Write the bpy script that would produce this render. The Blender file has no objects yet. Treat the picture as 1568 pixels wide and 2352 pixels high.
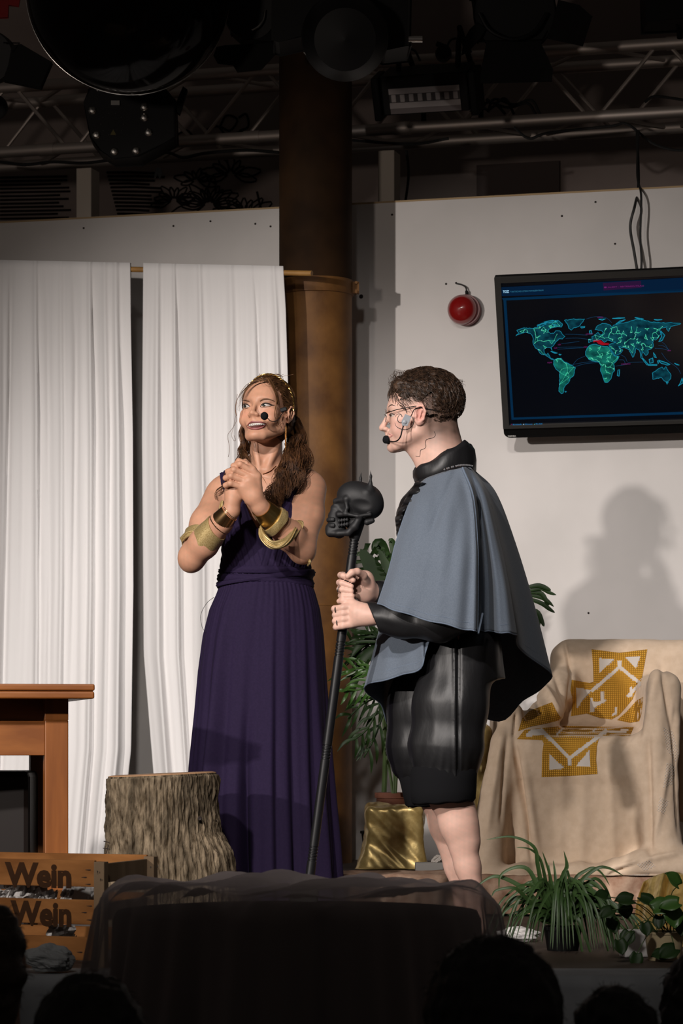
import bpy, math, random
import numpy as np
from math import sin, cos, pi, radians
from mathutils import Vector, Matrix
from mathutils.bvhtree import BVHTree
from mathutils.geometry import tessellate_polygon

# ------------------------------------------------------------------ camera, world, lights, exposure
FPX = 6435.0; CAMH = 0.62; HORIZON = 1690.0      # focal length in pixels of a 1568 px wide frame; metres above the stage
scene = bpy.context.scene
col = scene.collection
cam_d = bpy.data.cameras.new('camera'); cam = bpy.data.objects.new('camera', cam_d); col.objects.link(cam)
cam.location = (0, 0, CAMH); cam.rotation_euler = (pi/2, 0, 0)
cam_d.sensor_fit = 'HORIZONTAL'; cam_d.sensor_width = 36; cam_d.lens = FPX*36/1568
cam_d.shift_y = (HORIZON-1176)/1568; cam_d.clip_end = 100
cam_d.dof.use_dof = True; cam_d.dof.focus_distance = 9.0; cam_d.dof.aperture_fstop = 11
scene.camera = cam
w = bpy.data.worlds.new('dark_hall'); scene.world = w; w.use_nodes = True
w.node_tree.nodes['Background'].inputs[0].default_value = (1.0, .86, .76, 1)
w.node_tree.nodes['Background'].inputs[1].default_value = 0.022
scene.view_settings.view_transform = 'Standard'; scene.view_settings.look = 'None'
scene.view_settings.exposure = 0.0; scene.view_settings.gamma = 1.0
scene.view_settings.use_curve_mapping = False

def spot(name, loc, target, watts, half_deg, blend, radius, color, wide=1.0):
    d = bpy.data.lights.new(name, 'SPOT'); d.energy = watts; d.spot_size = 2*radians(half_deg); d.spot_blend = blend
    d.shadow_soft_size = radius; d.color = color
    o = bpy.data.objects.new(name, d); col.objects.link(o); o.location = loc; o.scale = (wide, 1, 1)
    o.rotation_euler = (Vector(target)-Vector(loc)).to_track_quat('-Z', 'Y').to_euler()
    return o
# two profile spots far back in the hall left of the photographer, a weak lamp over the hall, an added spot in place of bounced light on the truss
spot('profile_spot', (-5.5, 2.3, 2.6), (-.10, 10, .98), 1750, 13.6, .62, .09, (1.0, .92, .86), 1.25)
spot('fresnel_spot', (-2.4, 1.2, 4.60), (-.05, 10, 0.72), 1950, 11.4, .70, .12, (1.0, .93, .89), 1.35)
spot('ceiling_spot', (-0.60, 2.0, 4.40), (0.15, 9.2, .72), 760, 17, .9, .20, (1.0, .93, .88), 1.3)
spot('added_truss_fill', (-2.6, 3.0, 2.0), (0.2, 12, 3.75), 170, 15, .9, .2, (1.0, .86, .76), 1.5)

# ------------------------------------------------------------------ helpers
def P(px, py, D):
    return np.array(((px-784)*D/FPX, D, CAMH+(HORIZON-py)*D/FPX))
W0 = np.array((-1.413, 11.6)); WD = np.array((2.734, -.76)); WD /= np.linalg.norm(WD)
WN = np.array((WD[1], -WD[0]))                    # horizontal normal of the back partition, towards the hall
if WN[1] > 0: WN = -WN
def wallpt(px, py, off=0.0):                      # point of a pixel's ray on the plane of the partition, off metres in front of it
    r = np.array(((px-784)/FPX, 1.0)); o = W0+WN*off
    t = np.dot(o, WN)/np.dot(r, WN)
    return np.array((r[0]*t, t, CAMH+(HORIZON-py)/FPX*t))
WDIR = np.array((WD[0], WD[1], 0)); WNOR = np.array((WN[0], WN[1], 0)); UP = np.array((0, 0, 1.0))
WR = np.array((WDIR, -WNOR, UP)).T                # columns: along the wall, into the wall, up

def nrm(v): v = np.asarray(v, float); return v/(np.linalg.norm(v)+1e-12)
def frame(d, up=(0, 0, 1)):
    d = nrm(d); u = np.asarray(up, float)
    if abs(np.dot(d, u)) > .97: u = np.array((1.0, 0, 0))
    a = nrm(np.cross(d, u)); b = np.cross(a, d)
    return a, b
def rotz(a): return np.array(((cos(a), -sin(a), 0), (sin(a), cos(a), 0), (0, 0, 1.0)))
def rotx(a): return np.array(((1.0, 0, 0), (0, cos(a), -sin(a)), (0, sin(a), cos(a))))
def roty(a): return np.array(((cos(a), 0, sin(a)), (0, 1.0, 0), (-sin(a), 0, cos(a))))
def crom(pts, n):                                 # Catmull-Rom through pts
    p = np.asarray(pts, float); m = len(p)
    if m < 3: return np.array([p[0]+(p[-1]-p[0])*t for t in np.linspace(0, 1, n)])
    q = np.vstack((2*p[0]-p[1], p, 2*p[-1]-p[-2])); out = []
    for t in np.linspace(0, m-1, n):
        i = min(int(t), m-2); f = t-i; a, b, c, d = q[i], q[i+1], q[i+2], q[i+3]
        out.append(.5*((2*b)+(c-a)*f+(2*a-5*b+4*c-d)*f*f+(3*b-a-3*c+d)*f**3))
    return np.array(out)

wloc = {}
def link(o, parent=None, loc=(0, 0, 0)):
    loc = np.asarray(loc, float); wloc[o] = loc
    if parent is not None:
        o.parent = parent; o.location = tuple(loc-wloc[parent])
    else: o.location = tuple(loc)
    col.objects.link(o); return o
def tag(o, label=None, cat=None, group=None, kind=None):
    if label: o['label'] = label
    if cat: o['category'] = cat
    if group: o['group'] = group
    if kind: o['kind'] = kind
    return o
def thing(name, loc, label, cat, group=None):
    o = bpy.data.objects.new(name, None); o.empty_display_size = .05; link(o, None, loc); return tag(o, label, cat, group)

def finish(name, V, faces, mats, parent, smooth, bevel, solid, sub, sharp, kind, label, loc=None, attr=None, fmat=None):
    V = np.asarray(V, float)
    if loc is None: loc = np.array(((V[:, 0].min()+V[:, 0].max())/2, (V[:, 1].min()+V[:, 1].max())/2, V[:, 2].min()))
    me = bpy.data.meshes.new(name); L = V-loc
    if isinstance(faces, np.ndarray):
        k = faces.shape[1]; nf = len(faces)
        me.vertices.add(len(L)); me.vertices.foreach_set('co', L.astype(np.float32).ravel())
        me.loops.add(nf*k); me.loops.foreach_set('vertex_index', faces.astype(np.int32).ravel())
        me.polygons.add(nf); me.polygons.foreach_set('loop_start', np.arange(0, nf*k, k, dtype=np.int32))
        me.update(calc_edges=True)
    else:
        me.from_pydata([tuple(v) for v in L], [], faces); me.update()
    me.validate()
    if not isinstance(mats, (list, tuple)): mats = [mats]
    for m in mats: me.materials.append(m)
    if fmat is not None: me.polygons.foreach_set('material_index', np.asarray(fmat, np.int32))
    me.polygons.foreach_set('use_smooth', np.full(len(me.polygons), bool(smooth)))
    if attr:
        for an, av in attr.items():
            a = me.color_attributes.new(an, 'FLOAT_COLOR', 'POINT'); a.data.foreach_set('color', np.asarray(av, np.float32).ravel())
    if smooth and sharp: me.set_sharp_from_angle(angle=radians(sharp))
    o = bpy.data.objects.new(name, me); link(o, parent, loc)
    if bevel:
        b = o.modifiers.new('bevel', 'BEVEL'); b.width = bevel; b.segments = 2; b.limit_method = 'ANGLE'
    if solid:
        s = o.modifiers.new('solid', 'SOLIDIFY'); s.thickness = solid; s.offset = 0
    if sub:
        s = o.modifiers.new('sub', 'SUBSURF'); s.levels = sub; s.render_levels = sub
    if kind: o['kind'] = kind
    if label: o['label'] = label
    return o

class MB:
    def __init__(s): s.v = []; s.f = []; s.m = []; s.cm = 0
    def _f(s, f): s.f.append(tuple(f)); s.m.append(s.cm)
    def box(s, c, size, R=None):
        c = np.asarray(c, float); b = len(s.v)
        for dx, dy, dz in ((-1,-1,-1),(1,-1,-1),(1,1,-1),(-1,1,-1),(-1,-1,1),(1,-1,1),(1,1,1),(-1,1,1)):
            q = np.array((dx*size[0]/2, dy*size[1]/2, dz*size[2]/2))
            s.v.append(c+(R @ q if R is not None else q))
        for f in ((0,3,2,1),(4,5,6,7),(0,1,5,4),(1,2,6,5),(2,3,7,6),(3,0,4,7)): s._f([b+i for i in f])
        return s
    def hexa(s, P8):
        b = len(s.v); s.v += [np.asarray(p, float) for p in P8]
        for f in ((0,3,2,1),(4,5,6,7),(0,1,5,4),(1,2,6,5),(2,3,7,6),(3,0,4,7)): s._f([b+i for i in f])
        return s
    def tube(s, pts, r, n=8, cap=True, flat=1.0, up=(0, 0, 1)):
        pts = np.asarray(pts, float); m = len(pts); b0 = len(s.v)
        r = np.full(m, r) if np.isscalar(r) else np.asarray(r, float)
        a = None
        for i in range(m):
            d = pts[min(i+1, m-1)]-pts[max(i-1, 0)]; d = nrm(d)
            if a is None: a, b = frame(d, up)
            else:
                a = nrm(a-np.dot(a, d)*d); b = np.cross(a, d)
            for k in range(n):
                t = 2*pi*k/n; s.v.append(pts[i]+r[i]*(cos(t)*a+flat*sin(t)*b))
        for i in range(m-1):
            for k in range(n):
                k2 = (k+1) % n
                s._f((b0+i*n+k, b0+i*n+k2, b0+(i+1)*n+k2, b0+(i+1)*n+k))
        if cap and n > 2:
            s._f([b0+k for k in range(n)][::-1]); s._f([b0+(m-1)*n+k for k in range(n)])
        return s
    def lathe(s, prof, o, R=None, n=24):          # prof: (radius, height) along local z
        o = np.asarray(o, float); b0 = len(s.v); m = len(prof)
        for r, z in prof:
            for k in range(n):
                t = 2*pi*k/n; q = np.array((r*cos(t), r*sin(t), z)); s.v.append(o+(R @ q if R is not None else q))
        for i in range(m-1):
            for k in range(n):
                k2 = (k+1) % n; s._f((b0+i*n+k, b0+i*n+k2, b0+(i+1)*n+k2, b0+(i+1)*n+k))
        if prof[0][0] > 1e-6: s._f([b0+k for k in range(n)][::-1])
        if prof[-1][0] > 1e-6: s._f([b0+(m-1)*n+k for k in range(n)])
        return s
    def ball(s, c, r, R=None, n=16):
        r = (r, r, r) if np.isscalar(r) else r
        b0 = len(s.v); c = np.asarray(c, float); m = n//2
        for i in range(m+1):
            ph = pi*i/m
            for k in range(n):
                t = 2*pi*k/n; q = np.array((r[0]*sin(ph)*cos(t), r[1]*sin(ph)*sin(t), -r[2]*cos(ph)))
                s.v.append(c+(R @ q if R is not None else q))
        for i in range(m):
            for k in range(n):
                k2 = (k+1) % n; s._f((b0+i*n+k, b0+i*n+k2, b0+(i+1)*n+k2, b0+(i+1)*n+k))
        return s
    def grid(s, A, cu=False, cv=False):
        A = np.asarray(A, float); m, n = A.shape[:2]; b0 = len(s.v); s.v += list(A.reshape(-1, 3))
        for i in range(m if cu else m-1):
            for j in range(n if cv else n-1):
                i2 = (i+1) % m; j2 = (j+1) % n
                s._f((b0+i*n+j, b0+i*n+j2, b0+i2*n+j2, b0+i2*n+j))
        return s
    def poly(s, pts):                             # planar polygon, triangulated
        b = len(s.v); s.v += [np.asarray(p, float) for p in pts]
        for t in tessellate_polygon([[Vector(p) for p in pts]]): s._f([b+i for i in t])
        return s
    def prism(s, pts, d):                         # polygon pts extruded by vector d
        b = len(s.v); n = len(pts); d = np.asarray(d, float)
        s.v += [np.asarray(p, float) for p in pts]+[np.asarray(p, float)+d for p in pts]
        for t in tessellate_polygon([[Vector(p) for p in pts]]):
            s._f([b+i for i in t]); s._f([b+n+i for i in t][::-1])
        for i in range(n): s._f((b+i, b+(i+1) % n, b+n+(i+1) % n, b+n+i))
        return s
    def build(s, name, mats, parent=None, smooth=False, bevel=0, solid=0, sub=0, sharp=40, kind=None, label=None, loc=None):
        return finish(name, s.v, s.f, mats, parent, smooth, bevel, solid, sub, sharp, kind, label, loc, fmat=s.m if max(s.m) > 0 else None)

def textmesh(txt, size, ex=.0005, bold=0, spacing=1.0):
    c = bpy.data.curves.new('txt', 'FONT'); c.body = txt; c.size = size; c.extrude = ex; c.offset = bold; c.space_character = spacing
    c.resolution_u = 3
    o = bpy.data.objects.new('txt', c); col.objects.link(o)
    dg = bpy.context.evaluated_depsgraph_get(); me = bpy.data.meshes.new_from_object(o.evaluated_get(dg))
    V = [np.array(v.co) for v in me.vertices]; F = [tuple(p.vertices) for p in me.polygons]
    bpy.data.objects.remove(o); bpy.data.meshes.remove(me); bpy.data.curves.remove(c)
    return np.array(V), F
def add_text(mb, txt, org, ux, uy, size, ex=.0005, bold=0, width=None, spacing=1.0):
    V, F = textmesh(txt, size, ex, bold, spacing)
    if width: V[:, 0] *= width/(V[:, 0].max()-V[:, 0].min())
    un = np.cross(ux, uy); b = len(mb.v)
    for v in V: mb.v.append(org+v[0]*ux+v[1]*uy+v[2]*un)
    for f in F: mb._f([b+i for i in f])

# ------------------------------------------------------------------ materials
def rgb(h, g=1.0):
    h = h.lstrip('#'); c = [int(h[i:i+2], 16)/255 for i in (0, 2, 4)]
    return tuple(((x/12.92) if x <= .04045 else ((x+.055)/1.055)**2.4)*g for x in c)
MATS = {}
def mat(name, c, rough=.6, metal=0, spec=.5, c2=None, scale=20, stretch=(1, 1, 1), bump=0, bscale=None, detail=3, emit=None, es=1,
        sheen=0, sss=0, coat=0, dist=.01, lo=.35, hi=.65, attr=None, wave=None):
    m = bpy.data.materials.new(name); m.use_nodes = True; nt = m.node_tree; N = nt.nodes; L = nt.links
    p = N['Principled BSDF']
    p.inputs['Base Color'].default_value = (*c, 1); p.inputs['Roughness'].default_value = rough
    p.inputs['Metallic'].default_value = metal; p.inputs['Specular IOR Level'].default_value = spec
    if sheen: p.inputs['Sheen Weight'].default_value = sheen; p.inputs['Sheen Roughness'].default_value = .5
    if coat: p.inputs['Coat Weight'].default_value = coat; p.inputs['Coat Roughness'].default_value = .1
    if sss:
        p.inputs['Subsurface Weight'].default_value = sss; p.inputs['Subsurface Radius'].default_value = (1, .35, .2)
        p.inputs['Subsurface Scale'].default_value = .008
    if emit:
        p.inputs['Emission Color'].default_value = (*emit, 1); p.inputs['Emission Strength'].default_value = es
    if c2 or bump:
        tc = N.new('ShaderNodeTexCoord'); mp = N.new('ShaderNodeMapping'); mp.inputs['Scale'].default_value = stretch
        L.new(tc.outputs['Object'], mp.inputs['Vector'])
    if c2:
        nz = N.new('ShaderNodeTexNoise'); nz.inputs['Scale'].default_value = scale; nz.inputs['Detail'].default_value = detail
        L.new(mp.outputs[0], nz.inputs['Vector'])
        rp = N.new('ShaderNodeValToRGB'); rp.color_ramp.elements[0].position = lo; rp.color_ramp.elements[1].position = hi
        rp.color_ramp.elements[0].color = (*c, 1); rp.color_ramp.elements[1].color = (*c2, 1)
        L.new(nz.outputs['Fac'], rp.inputs['Fac'])
        if attr:
            mx = N.new('ShaderNodeMix'); mx.data_type = 'RGBA'; mx.blend_type = 'MULTIPLY'; mx.inputs[0].default_value = 1
            at = N.new('ShaderNodeAttribute'); at.attribute_name = attr
            L.new(rp.outputs[0], mx.inputs[6]); L.new(at.outputs['Color'], mx.inputs[7]); L.new(mx.outputs[2], p.inputs['Base Color'])
        else: L.new(rp.outputs[0], p.inputs['Base Color'])
    elif attr:
        at = N.new('ShaderNodeAttribute'); at.attribute_name = attr; L.new(at.outputs['Color'], p.inputs['Base Color'])
    if bump:
        nb = N.new('ShaderNodeTexNoise'); nb.inputs['Scale'].default_value = bscale or scale*3; nb.inputs['Detail'].default_value = 4
        L.new(mp.outputs[0], nb.inputs['Vector'])
        bp = N.new('ShaderNodeBump'); bp.inputs['Strength'].default_value = bump; bp.inputs['Distance'].default_value = dist
        L.new(nb.outputs['Fac'], bp.inputs['Height']); L.new(bp.outputs[0], p.inputs['Normal'])
    MATS[name] = m; return m

M = {}
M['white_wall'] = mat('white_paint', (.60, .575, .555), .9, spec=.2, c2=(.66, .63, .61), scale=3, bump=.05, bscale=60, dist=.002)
M['wood_edge'] = mat('raw_board_edge', (.42, .30, .17), .8, spec=.2)
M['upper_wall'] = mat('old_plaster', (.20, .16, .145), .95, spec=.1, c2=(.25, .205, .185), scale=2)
M['mural'] = mat('black_mural_paint', (.012, .010, .010), .9, spec=.1)
M['post'] = mat('painted_timber', (.55, .49, .42), .9, spec=.1)
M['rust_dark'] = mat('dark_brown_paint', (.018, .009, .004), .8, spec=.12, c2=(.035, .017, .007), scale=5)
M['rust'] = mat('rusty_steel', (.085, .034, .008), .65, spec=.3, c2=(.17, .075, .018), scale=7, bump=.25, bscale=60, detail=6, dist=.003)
M['alu'] = mat('aluminium_tube', (.50, .44, .40), .55, metal=.85)
M['black'] = mat('black_metal', (.004, .004, .004), .6, spec=.15)
M['black2'] = mat('black_plastic', (.005, .005, .0055), .5, spec=.2)
M['cable'] = mat('black_cable', (.008, .008, .008), .6)
M['chrome'] = mat('chrome', (.6, .58, .55), .25, metal=1)
M['globe'] = mat('smoked_glass', (.0025, .002, .002), .10, spec=.5); M['globe'].node_tree.nodes['Principled BSDF'].inputs['IOR'].default_value = 1.12
M['led_white'] = mat('led_panel', (.30, .27, .265), .5)
M['led_dark'] = mat('led_gap', (.03, .025, .025), .5)
M['red_cloth'] = mat('red_cloth', (.25, .01, .01), .8)
M['curtain'] = mat('white_cotton', (.70, .685, .68), .92, spec=.1, c2=(.76, .745, .74), scale=8, stretch=(1, 1, .05), bump=.06, bscale=200, sheen=.1, dist=.001)
M['bamboo'] = mat('bamboo_wood', (.38, .20, .055), .55, c2=(.28, .14, .035), scale=30, stretch=(.2, 1, 1))
M['red_gloss'] = mat('red_enamel', (.22, .006, .006), .22, spec=.6, coat=.6)
M['maroon'] = mat('maroon_metal', (.12, .012, .012), .45)
M['tv'] = mat('tv_bezel', (.030, .029, .027), .55, spec=.4)
M['tv_gloss'] = mat('tv_gloss_black', (.006, .006, .006), .15, spec=.5)
M['screen'] = mat('screen_glass', (.002, .002, .003), .18, spec=.5, emit=(.0008, .0022, .0050), es=.6)
def em(name, c, s=1.0): return mat(name, (.002, .002, .002), .5, spec=.0, emit=c, es=s)
M['scr_blue'] = em('screen_blue', (.0012, .011, .035)); M['scr_blue2'] = em('screen_blue_line', (.001, .020, .055))
M['scr_glow'] = em('screen_ocean', (.0008, .0035, .012))
M['scr_land'] = em('screen_land', (.003, .042, .062)); M['scr_land2'] = em('screen_land_green', (.004, .105, .090))
for k_, ca_, cb_ in (('scr_land', (.001, .016, .030), (.004, .075, .10)), ('scr_land2', (.002, .045, .045), (.008, .20, .15))):
    nt_ = M[k_].node_tree; tc_ = nt_.nodes.new('ShaderNodeTexCoord'); nz_ = nt_.nodes.new('ShaderNodeTexNoise'); nz_.inputs['Scale'].default_value = 28; nz_.inputs['Detail'].default_value = 6
    rp_ = nt_.nodes.new('ShaderNodeValToRGB'); rp_.color_ramp.elements[0].position = .35; rp_.color_ramp.elements[1].position = .68
    rp_.color_ramp.elements[0].color = (*ca_, 1); rp_.color_ramp.elements[1].color = (*cb_, 1)
    nt_.links.new(tc_.outputs['Object'], nz_.inputs['Vector']); nt_.links.new(nz_.outputs['Fac'], rp_.inputs['Fac']); nt_.links.new(rp_.outputs[0], nt_.nodes['Principled BSDF'].inputs['Emission Color'])
M['scr_edge'] = em('screen_coast', (.012, .28, .42)); M['scr_net'] = em('screen_network', (.06, .75, .42))
M['scr_dot'] = em('screen_node', (.35, 1.0, .75)); M['scr_arc'] = em('screen_arc', (.01, .07, .16))
M['scr_pink'] = em('screen_pink', (.16, .016, .13)); M['scr_red'] = em('screen_red', (.30, .004, .012))
M['scr_text'] = em('screen_text', (.35, .62, .85)); M['scr_dim'] = em('screen_dim_text', (.03, .16, .26))
M['scr_plum'] = em('screen_plum', (.022, .006, .035)); M['scr_cyan'] = em('screen_cyan', (.05, .55, .65)); M['scr_cblue'] = em('screen_text_blue', (.02, .25, .60))
M['logo'] = mat('silver_print', (.75, .73, .70), .4)
M['stage'] = mat('stage_boards', (.035, .022, .014), .7, c2=(.055, .034, .022), scale=6, stretch=(1, .1, 1), bump=.1)
M['hall'] = mat('hall_floor', (.02, .018, .017), .7)
M['oak'] = mat('oak_varnish', (.165, .050, .009), .42, c2=(.25, .082, .016), scale=22, stretch=(1, 1, .12), bump=.08, bscale=60, detail=5, dist=.002)
M['oak_h'] = mat('oak_varnish_rail', (.165, .050, .009), .42, c2=(.25, .086, .018), scale=22, stretch=(.12, 1, 1), bump=.08, bscale=60, detail=5, dist=.002)
M['darkwood'] = mat('dark_stool_wood', (.007, .004, .003), .5, spec=.25)
M['bark'] = mat('bark', (.040, .028, .016), .95, spec=.1, c2=(.25, .20, .14), scale=75, stretch=(1, 1, .3), bump=1.0, bscale=160, detail=8, dist=.006, attr='Col', lo=.3, hi=.7)
M['cutwood'] = mat('cut_wood', (.28, .15, .075), .7, c2=(.36, .21, .11), scale=25, bump=.1)
M['crate'] = mat('crate_pine', (.125, .048, .012), .85, spec=.15, c2=(.22, .092, .027), scale=14, stretch=(.08, 1, 1.4), detail=5, bump=.15, bscale=80, dist=.002)
M['crate_g'] = mat('crate_shaded_pine', (.12, .082, .050), .9, spec=.1, c2=(.17, .118, .074), scale=20, stretch=(1, 1, .1), bump=.15, dist=.002)  # copy of the crate pine with the grey of its shaded end in the colour
M['burn'] = mat('branded_lettering', (.028, .012, .005), .9, spec=.1)
M['nail'] = mat('nail_hole', (.015, .008, .006), .8)
M['paper'] = mat('crumpled_paper', (.62, .60, .58), .9, c2=(.50, .48, .47), scale=12)
# ------------------------------------------------------------------ smooth solids: signed distance field -> surface nets
def _lin(X, Y, Z, c):
    return X-c[0], Y-c[1], Z-c[2]
class SDF:
    def __init__(s, lo, hi, h):
        s.h = h; s.lo = np.asarray(lo, float); s.n = np.ceil((np.asarray(hi)-s.lo)/h).astype(int)+1
        s.g = np.full(s.n, .06, np.float32)
    def _sl(s, lo, hi):
        a = np.maximum(np.floor((np.asarray(lo)-s.lo)/s.h).astype(int), 0); b = np.minimum(np.ceil((np.asarray(hi)-s.lo)/s.h).astype(int)+1, s.n)
        if (b <= a).any(): return None
        X = (s.lo[0]+s.h*np.arange(a[0], b[0])).astype(np.float32)[:, None, None]
        Y = (s.lo[1]+s.h*np.arange(a[1], b[1])).astype(np.float32)[None, :, None]
        Z = (s.lo[2]+s.h*np.arange(a[2], b[2])).astype(np.float32)[None, None, :]
        return (slice(a[0], b[0]), slice(a[1], b[1]), slice(a[2], b[2])), X, Y, Z
    def op(s, fn, lo, hi, k, mode='add'):
        q = s._sl(lo, hi)
        if q is None: return s
        sl, X, Y, Z = q; d = fn(X, Y, Z); g = s.g[sl]
        if mode == 'add':
            hh = np.maximum(k-np.abs(g-d), 0)/k if k > 0 else 0
            s.g[sl] = np.minimum(g, d)-hh*hh*k*.25
        elif mode == 'sub':
            d = -d; hh = np.maximum(k-np.abs(g-d), 0)/k if k > 0 else 0
            s.g[sl] = np.maximum(g, d)+hh*hh*k*.25
        elif mode == 'bump': s.g[sl] = g+d
        elif mode == 'and':
            hh = np.maximum(k-np.abs(g-d), 0)/k if k > 0 else 0
            s.g[sl] = np.maximum(g, d)+hh*hh*k*.25
        return s
    def rc(s, a, b, ra, rb=None, k=.01, mode='add'):
        rb = ra if rb is None else rb
        a = np.asarray(a, float); b = np.asarray(b, float); ba = b-a; L = max(np.dot(ba, ba), 1e-9); r = max(ra, rb)+k+2*s.h
        def fn(X, Y, Z):
            x, y, z = _lin(X, Y, Z, a); t = np.clip((x*ba[0]+y*ba[1]+z*ba[2])/L, 0, 1)
            return np.sqrt((x-t*ba[0])**2+(y-t*ba[1])**2+(z-t*ba[2])**2)-(ra+(rb-ra)*t)
        return s.op(fn, np.minimum(a, b)-r, np.maximum(a, b)+r, k, mode)
    def chain(s, pts, rs, k=.004, mode='add'):
        for i in range(len(pts)-1): s.rc(pts[i], pts[i+1], rs[i], rs[i+1], k, mode)
        return s
    def el(s, c, r, R=None, k=.01, mode='add', sh=0):
        R = np.eye(3) if R is None else R; r = np.asarray(r, float); c = np.asarray(c, float)
        ext = np.sqrt(((R*r)**2).sum(1))+k+2*s.h
        def fn(X, Y, Z):
            x, y, z = _lin(X, Y, Z, c)
            a = (R[0, 0]*x+R[1, 0]*y+R[2, 0]*z)/r[0]; b = (R[0, 1]*x+R[1, 1]*y+R[2, 1]*z)/r[1]; e = (R[0, 2]*x+R[1, 2]*y+R[2, 2]*z)/r[2]
            k0 = np.sqrt(a*a+b*b+e*e)+1e-6; k1 = np.sqrt((a/r[0])**2+(b/r[1])**2+(e/r[2])**2)+1e-6
            return k0*(k0-1)/k1
        return s.op(fn, c-ext, c+ext, k, mode)
    def box(s, c, half, rad=.01, R=None, k=.01, mode='add'):
        R = np.eye(3) if R is None else R; c = np.asarray(c, float); hf = np.asarray(half, float)-rad
        ext = np.abs(R) @ np.asarray(half, float)+k+2*s.h
        def fn(X, Y, Z):
            x, y, z = _lin(X, Y, Z, c)
            a = np.abs(R[0, 0]*x+R[1, 0]*y+R[2, 0]*z)-hf[0]; b = np.abs(R[0, 1]*x+R[1, 1]*y+R[2, 1]*z)-hf[1]; e = np.abs(R[0, 2]*x+R[1, 2]*y+R[2, 2]*z)-hf[2]
            return np.sqrt(np.maximum(a, 0)**2+np.maximum(b, 0)**2+np.maximum(e, 0)**2)+np.minimum(np.maximum(np.maximum(a, b), e), 0)-rad
        return s.op(fn, c-ext, c+ext, k, mode)
    def cone(s, c0, c1, e0, e1, k=.01, mode='add'):
        # vertical-ish elliptic frustum between rings (centre, (rx, ry))
        c0 = np.asarray(c0, float); c1 = np.asarray(c1, float); m = max(*e0, *e1)+k+2*s.h
        def fn(X, Y, Z):
            t = np.clip((Z-c0[2])/(c1[2]-c0[2]), 0, 1); cx = c0[0]+(c1[0]-c0[0])*t; cy = c0[1]+(c1[1]-c0[1])*t
            rx = e0[0]+(e1[0]-e0[0])*t; ry = e0[1]+(e1[1]-e0[1])*t
            q = np.sqrt(((X-cx)/rx)**2+((Y-cy)/ry)**2); d = (q-1)*np.minimum(rx, ry)
            zz = np.maximum(np.minimum(c0[2], c1[2])-Z, Z-np.maximum(c0[2], c1[2]))
            return np.maximum(d, zz)
        lo = np.minimum(c0, c1)-m; hi = np.maximum(c0, c1)+m
        return s.op(fn, lo, hi, k, mode)
    def mesh(s):
        g = s.g; nx, ny, nz = g.shape; ins = g < 0
        c = np.zeros((nx-1, ny-1, nz-1), np.int8)
        for i in (0, 1):
            for j in (0, 1):
                for k in (0, 1): c += ins[i:nx-1+i, j:ny-1+j, k:nz-1+k]
        act = (c > 0) & (c < 8); idx = np.argwhere(act); ids = np.full(act.shape, -1, np.int32); ids[act] = np.arange(len(idx))
        acc = np.zeros((len(idx), 3)); cnt = np.zeros(len(idx)); I, J, K = idx.T
        cor = [(i, j, k) for i in (0, 1) for j in (0, 1) for k in (0, 1)]
        val = {q: g[I+q[0], J+q[1], K+q[2]].astype(float) for q in cor}
        for a in cor:
            for ax in range(3):
                if a[ax] == 0:
                    b = list(a); b[ax] = 1; b = tuple(b); va, vb = val[a], val[b]; m = (va < 0) != (vb < 0)
                    t = va[m]/(va[m]-vb[m]); p = np.tile(np.array(a, float), (m.sum(), 1)); p[:, ax] += t
                    acc[m] += p; cnt[m] += 1
        V = s.lo+s.h*(idx+acc/cnt[:, None]); F = []
        def quads(m, o, q):                       # m: mask of edges, o: argwhere index array
            a = [ids[tuple(o.T+np.array(d)[:, None])] for d in q]; return np.stack(a, 1)
        for ax in range(3):
            A = ins[tuple(slice(0, -1) if i == ax else slice(1, -1) for i in range(3))]
            B = ins[tuple(slice(1, None) if i == ax else slice(1, -1) for i in range(3))]
            off = np.array([0 if i == ax else 1 for i in range(3)])
            u, v = (ax+1) % 3, (ax+2) % 3; eu = np.zeros(3, int); eu[u] = -1; ev = np.zeros(3, int); ev[v] = -1
            for msk, flip in ((A & ~B, False), (~A & B, True)):
                o = np.argwhere(msk)+off
                if not len(o): continue
                q = [np.zeros(3, int), eu, eu+ev, ev]
                if flip: q = q[::-1]
                F.append(quads(msk, o, q))
        return V, np.vstack(F)
def vnormals(V, F):
    n = np.cross(V[F[:, 2]]-V[F[:, 0]], V[F[:, 3]]-V[F[:, 1]]); N = np.zeros_like(V)
    for k in range(4): np.add.at(N, F[:, k], n)
    return N/(np.linalg.norm(N, axis=1)[:, None]+1e-12)
def relax(V, F, it=1, lam=.5):
    V = V.copy()
    for _ in range(it):
        S = np.zeros_like(V); c = np.zeros(len(V))
        for k in range(4):
            np.add.at(S, F[:, k], V[F[:, (k+1) % 4]]); np.add.at(c, F[:, k], 1)
            np.add.at(S, F[:, k], V[F[:, k-1]]); np.add.at(c, F[:, k], 1)
        V += lam*(S/c[:, None]-V)
    return V
def cull(V, F, keep):                             # keep: bool per vertex
    fk = keep[F].all(1); F = F[fk]; used = np.zeros(len(V), bool); used[F] = True
    m = np.cumsum(used)-1; return V[used], m[F]
def smooth_edge(V, F, it=6):
    E = np.vstack([F[:, [k, (k+1) % 4]] for k in range(4)]); Es = np.sort(E, 1); u, inv, cnt = np.unique(Es, axis=0, return_inverse=True, return_counts=True)
    B = u[cnt == 1]
    V = V.copy()
    for _ in range(it):
        S = np.zeros_like(V); c = np.zeros(len(V)); np.add.at(S, B[:, 0], V[B[:, 1]]); np.add.at(S, B[:, 1], V[B[:, 0]]); np.add.at(c, B.ravel(), 1)
        m = c > 1; V[m] = .5*V[m]+.5*(S[m]/c[m, None])
    return V
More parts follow.
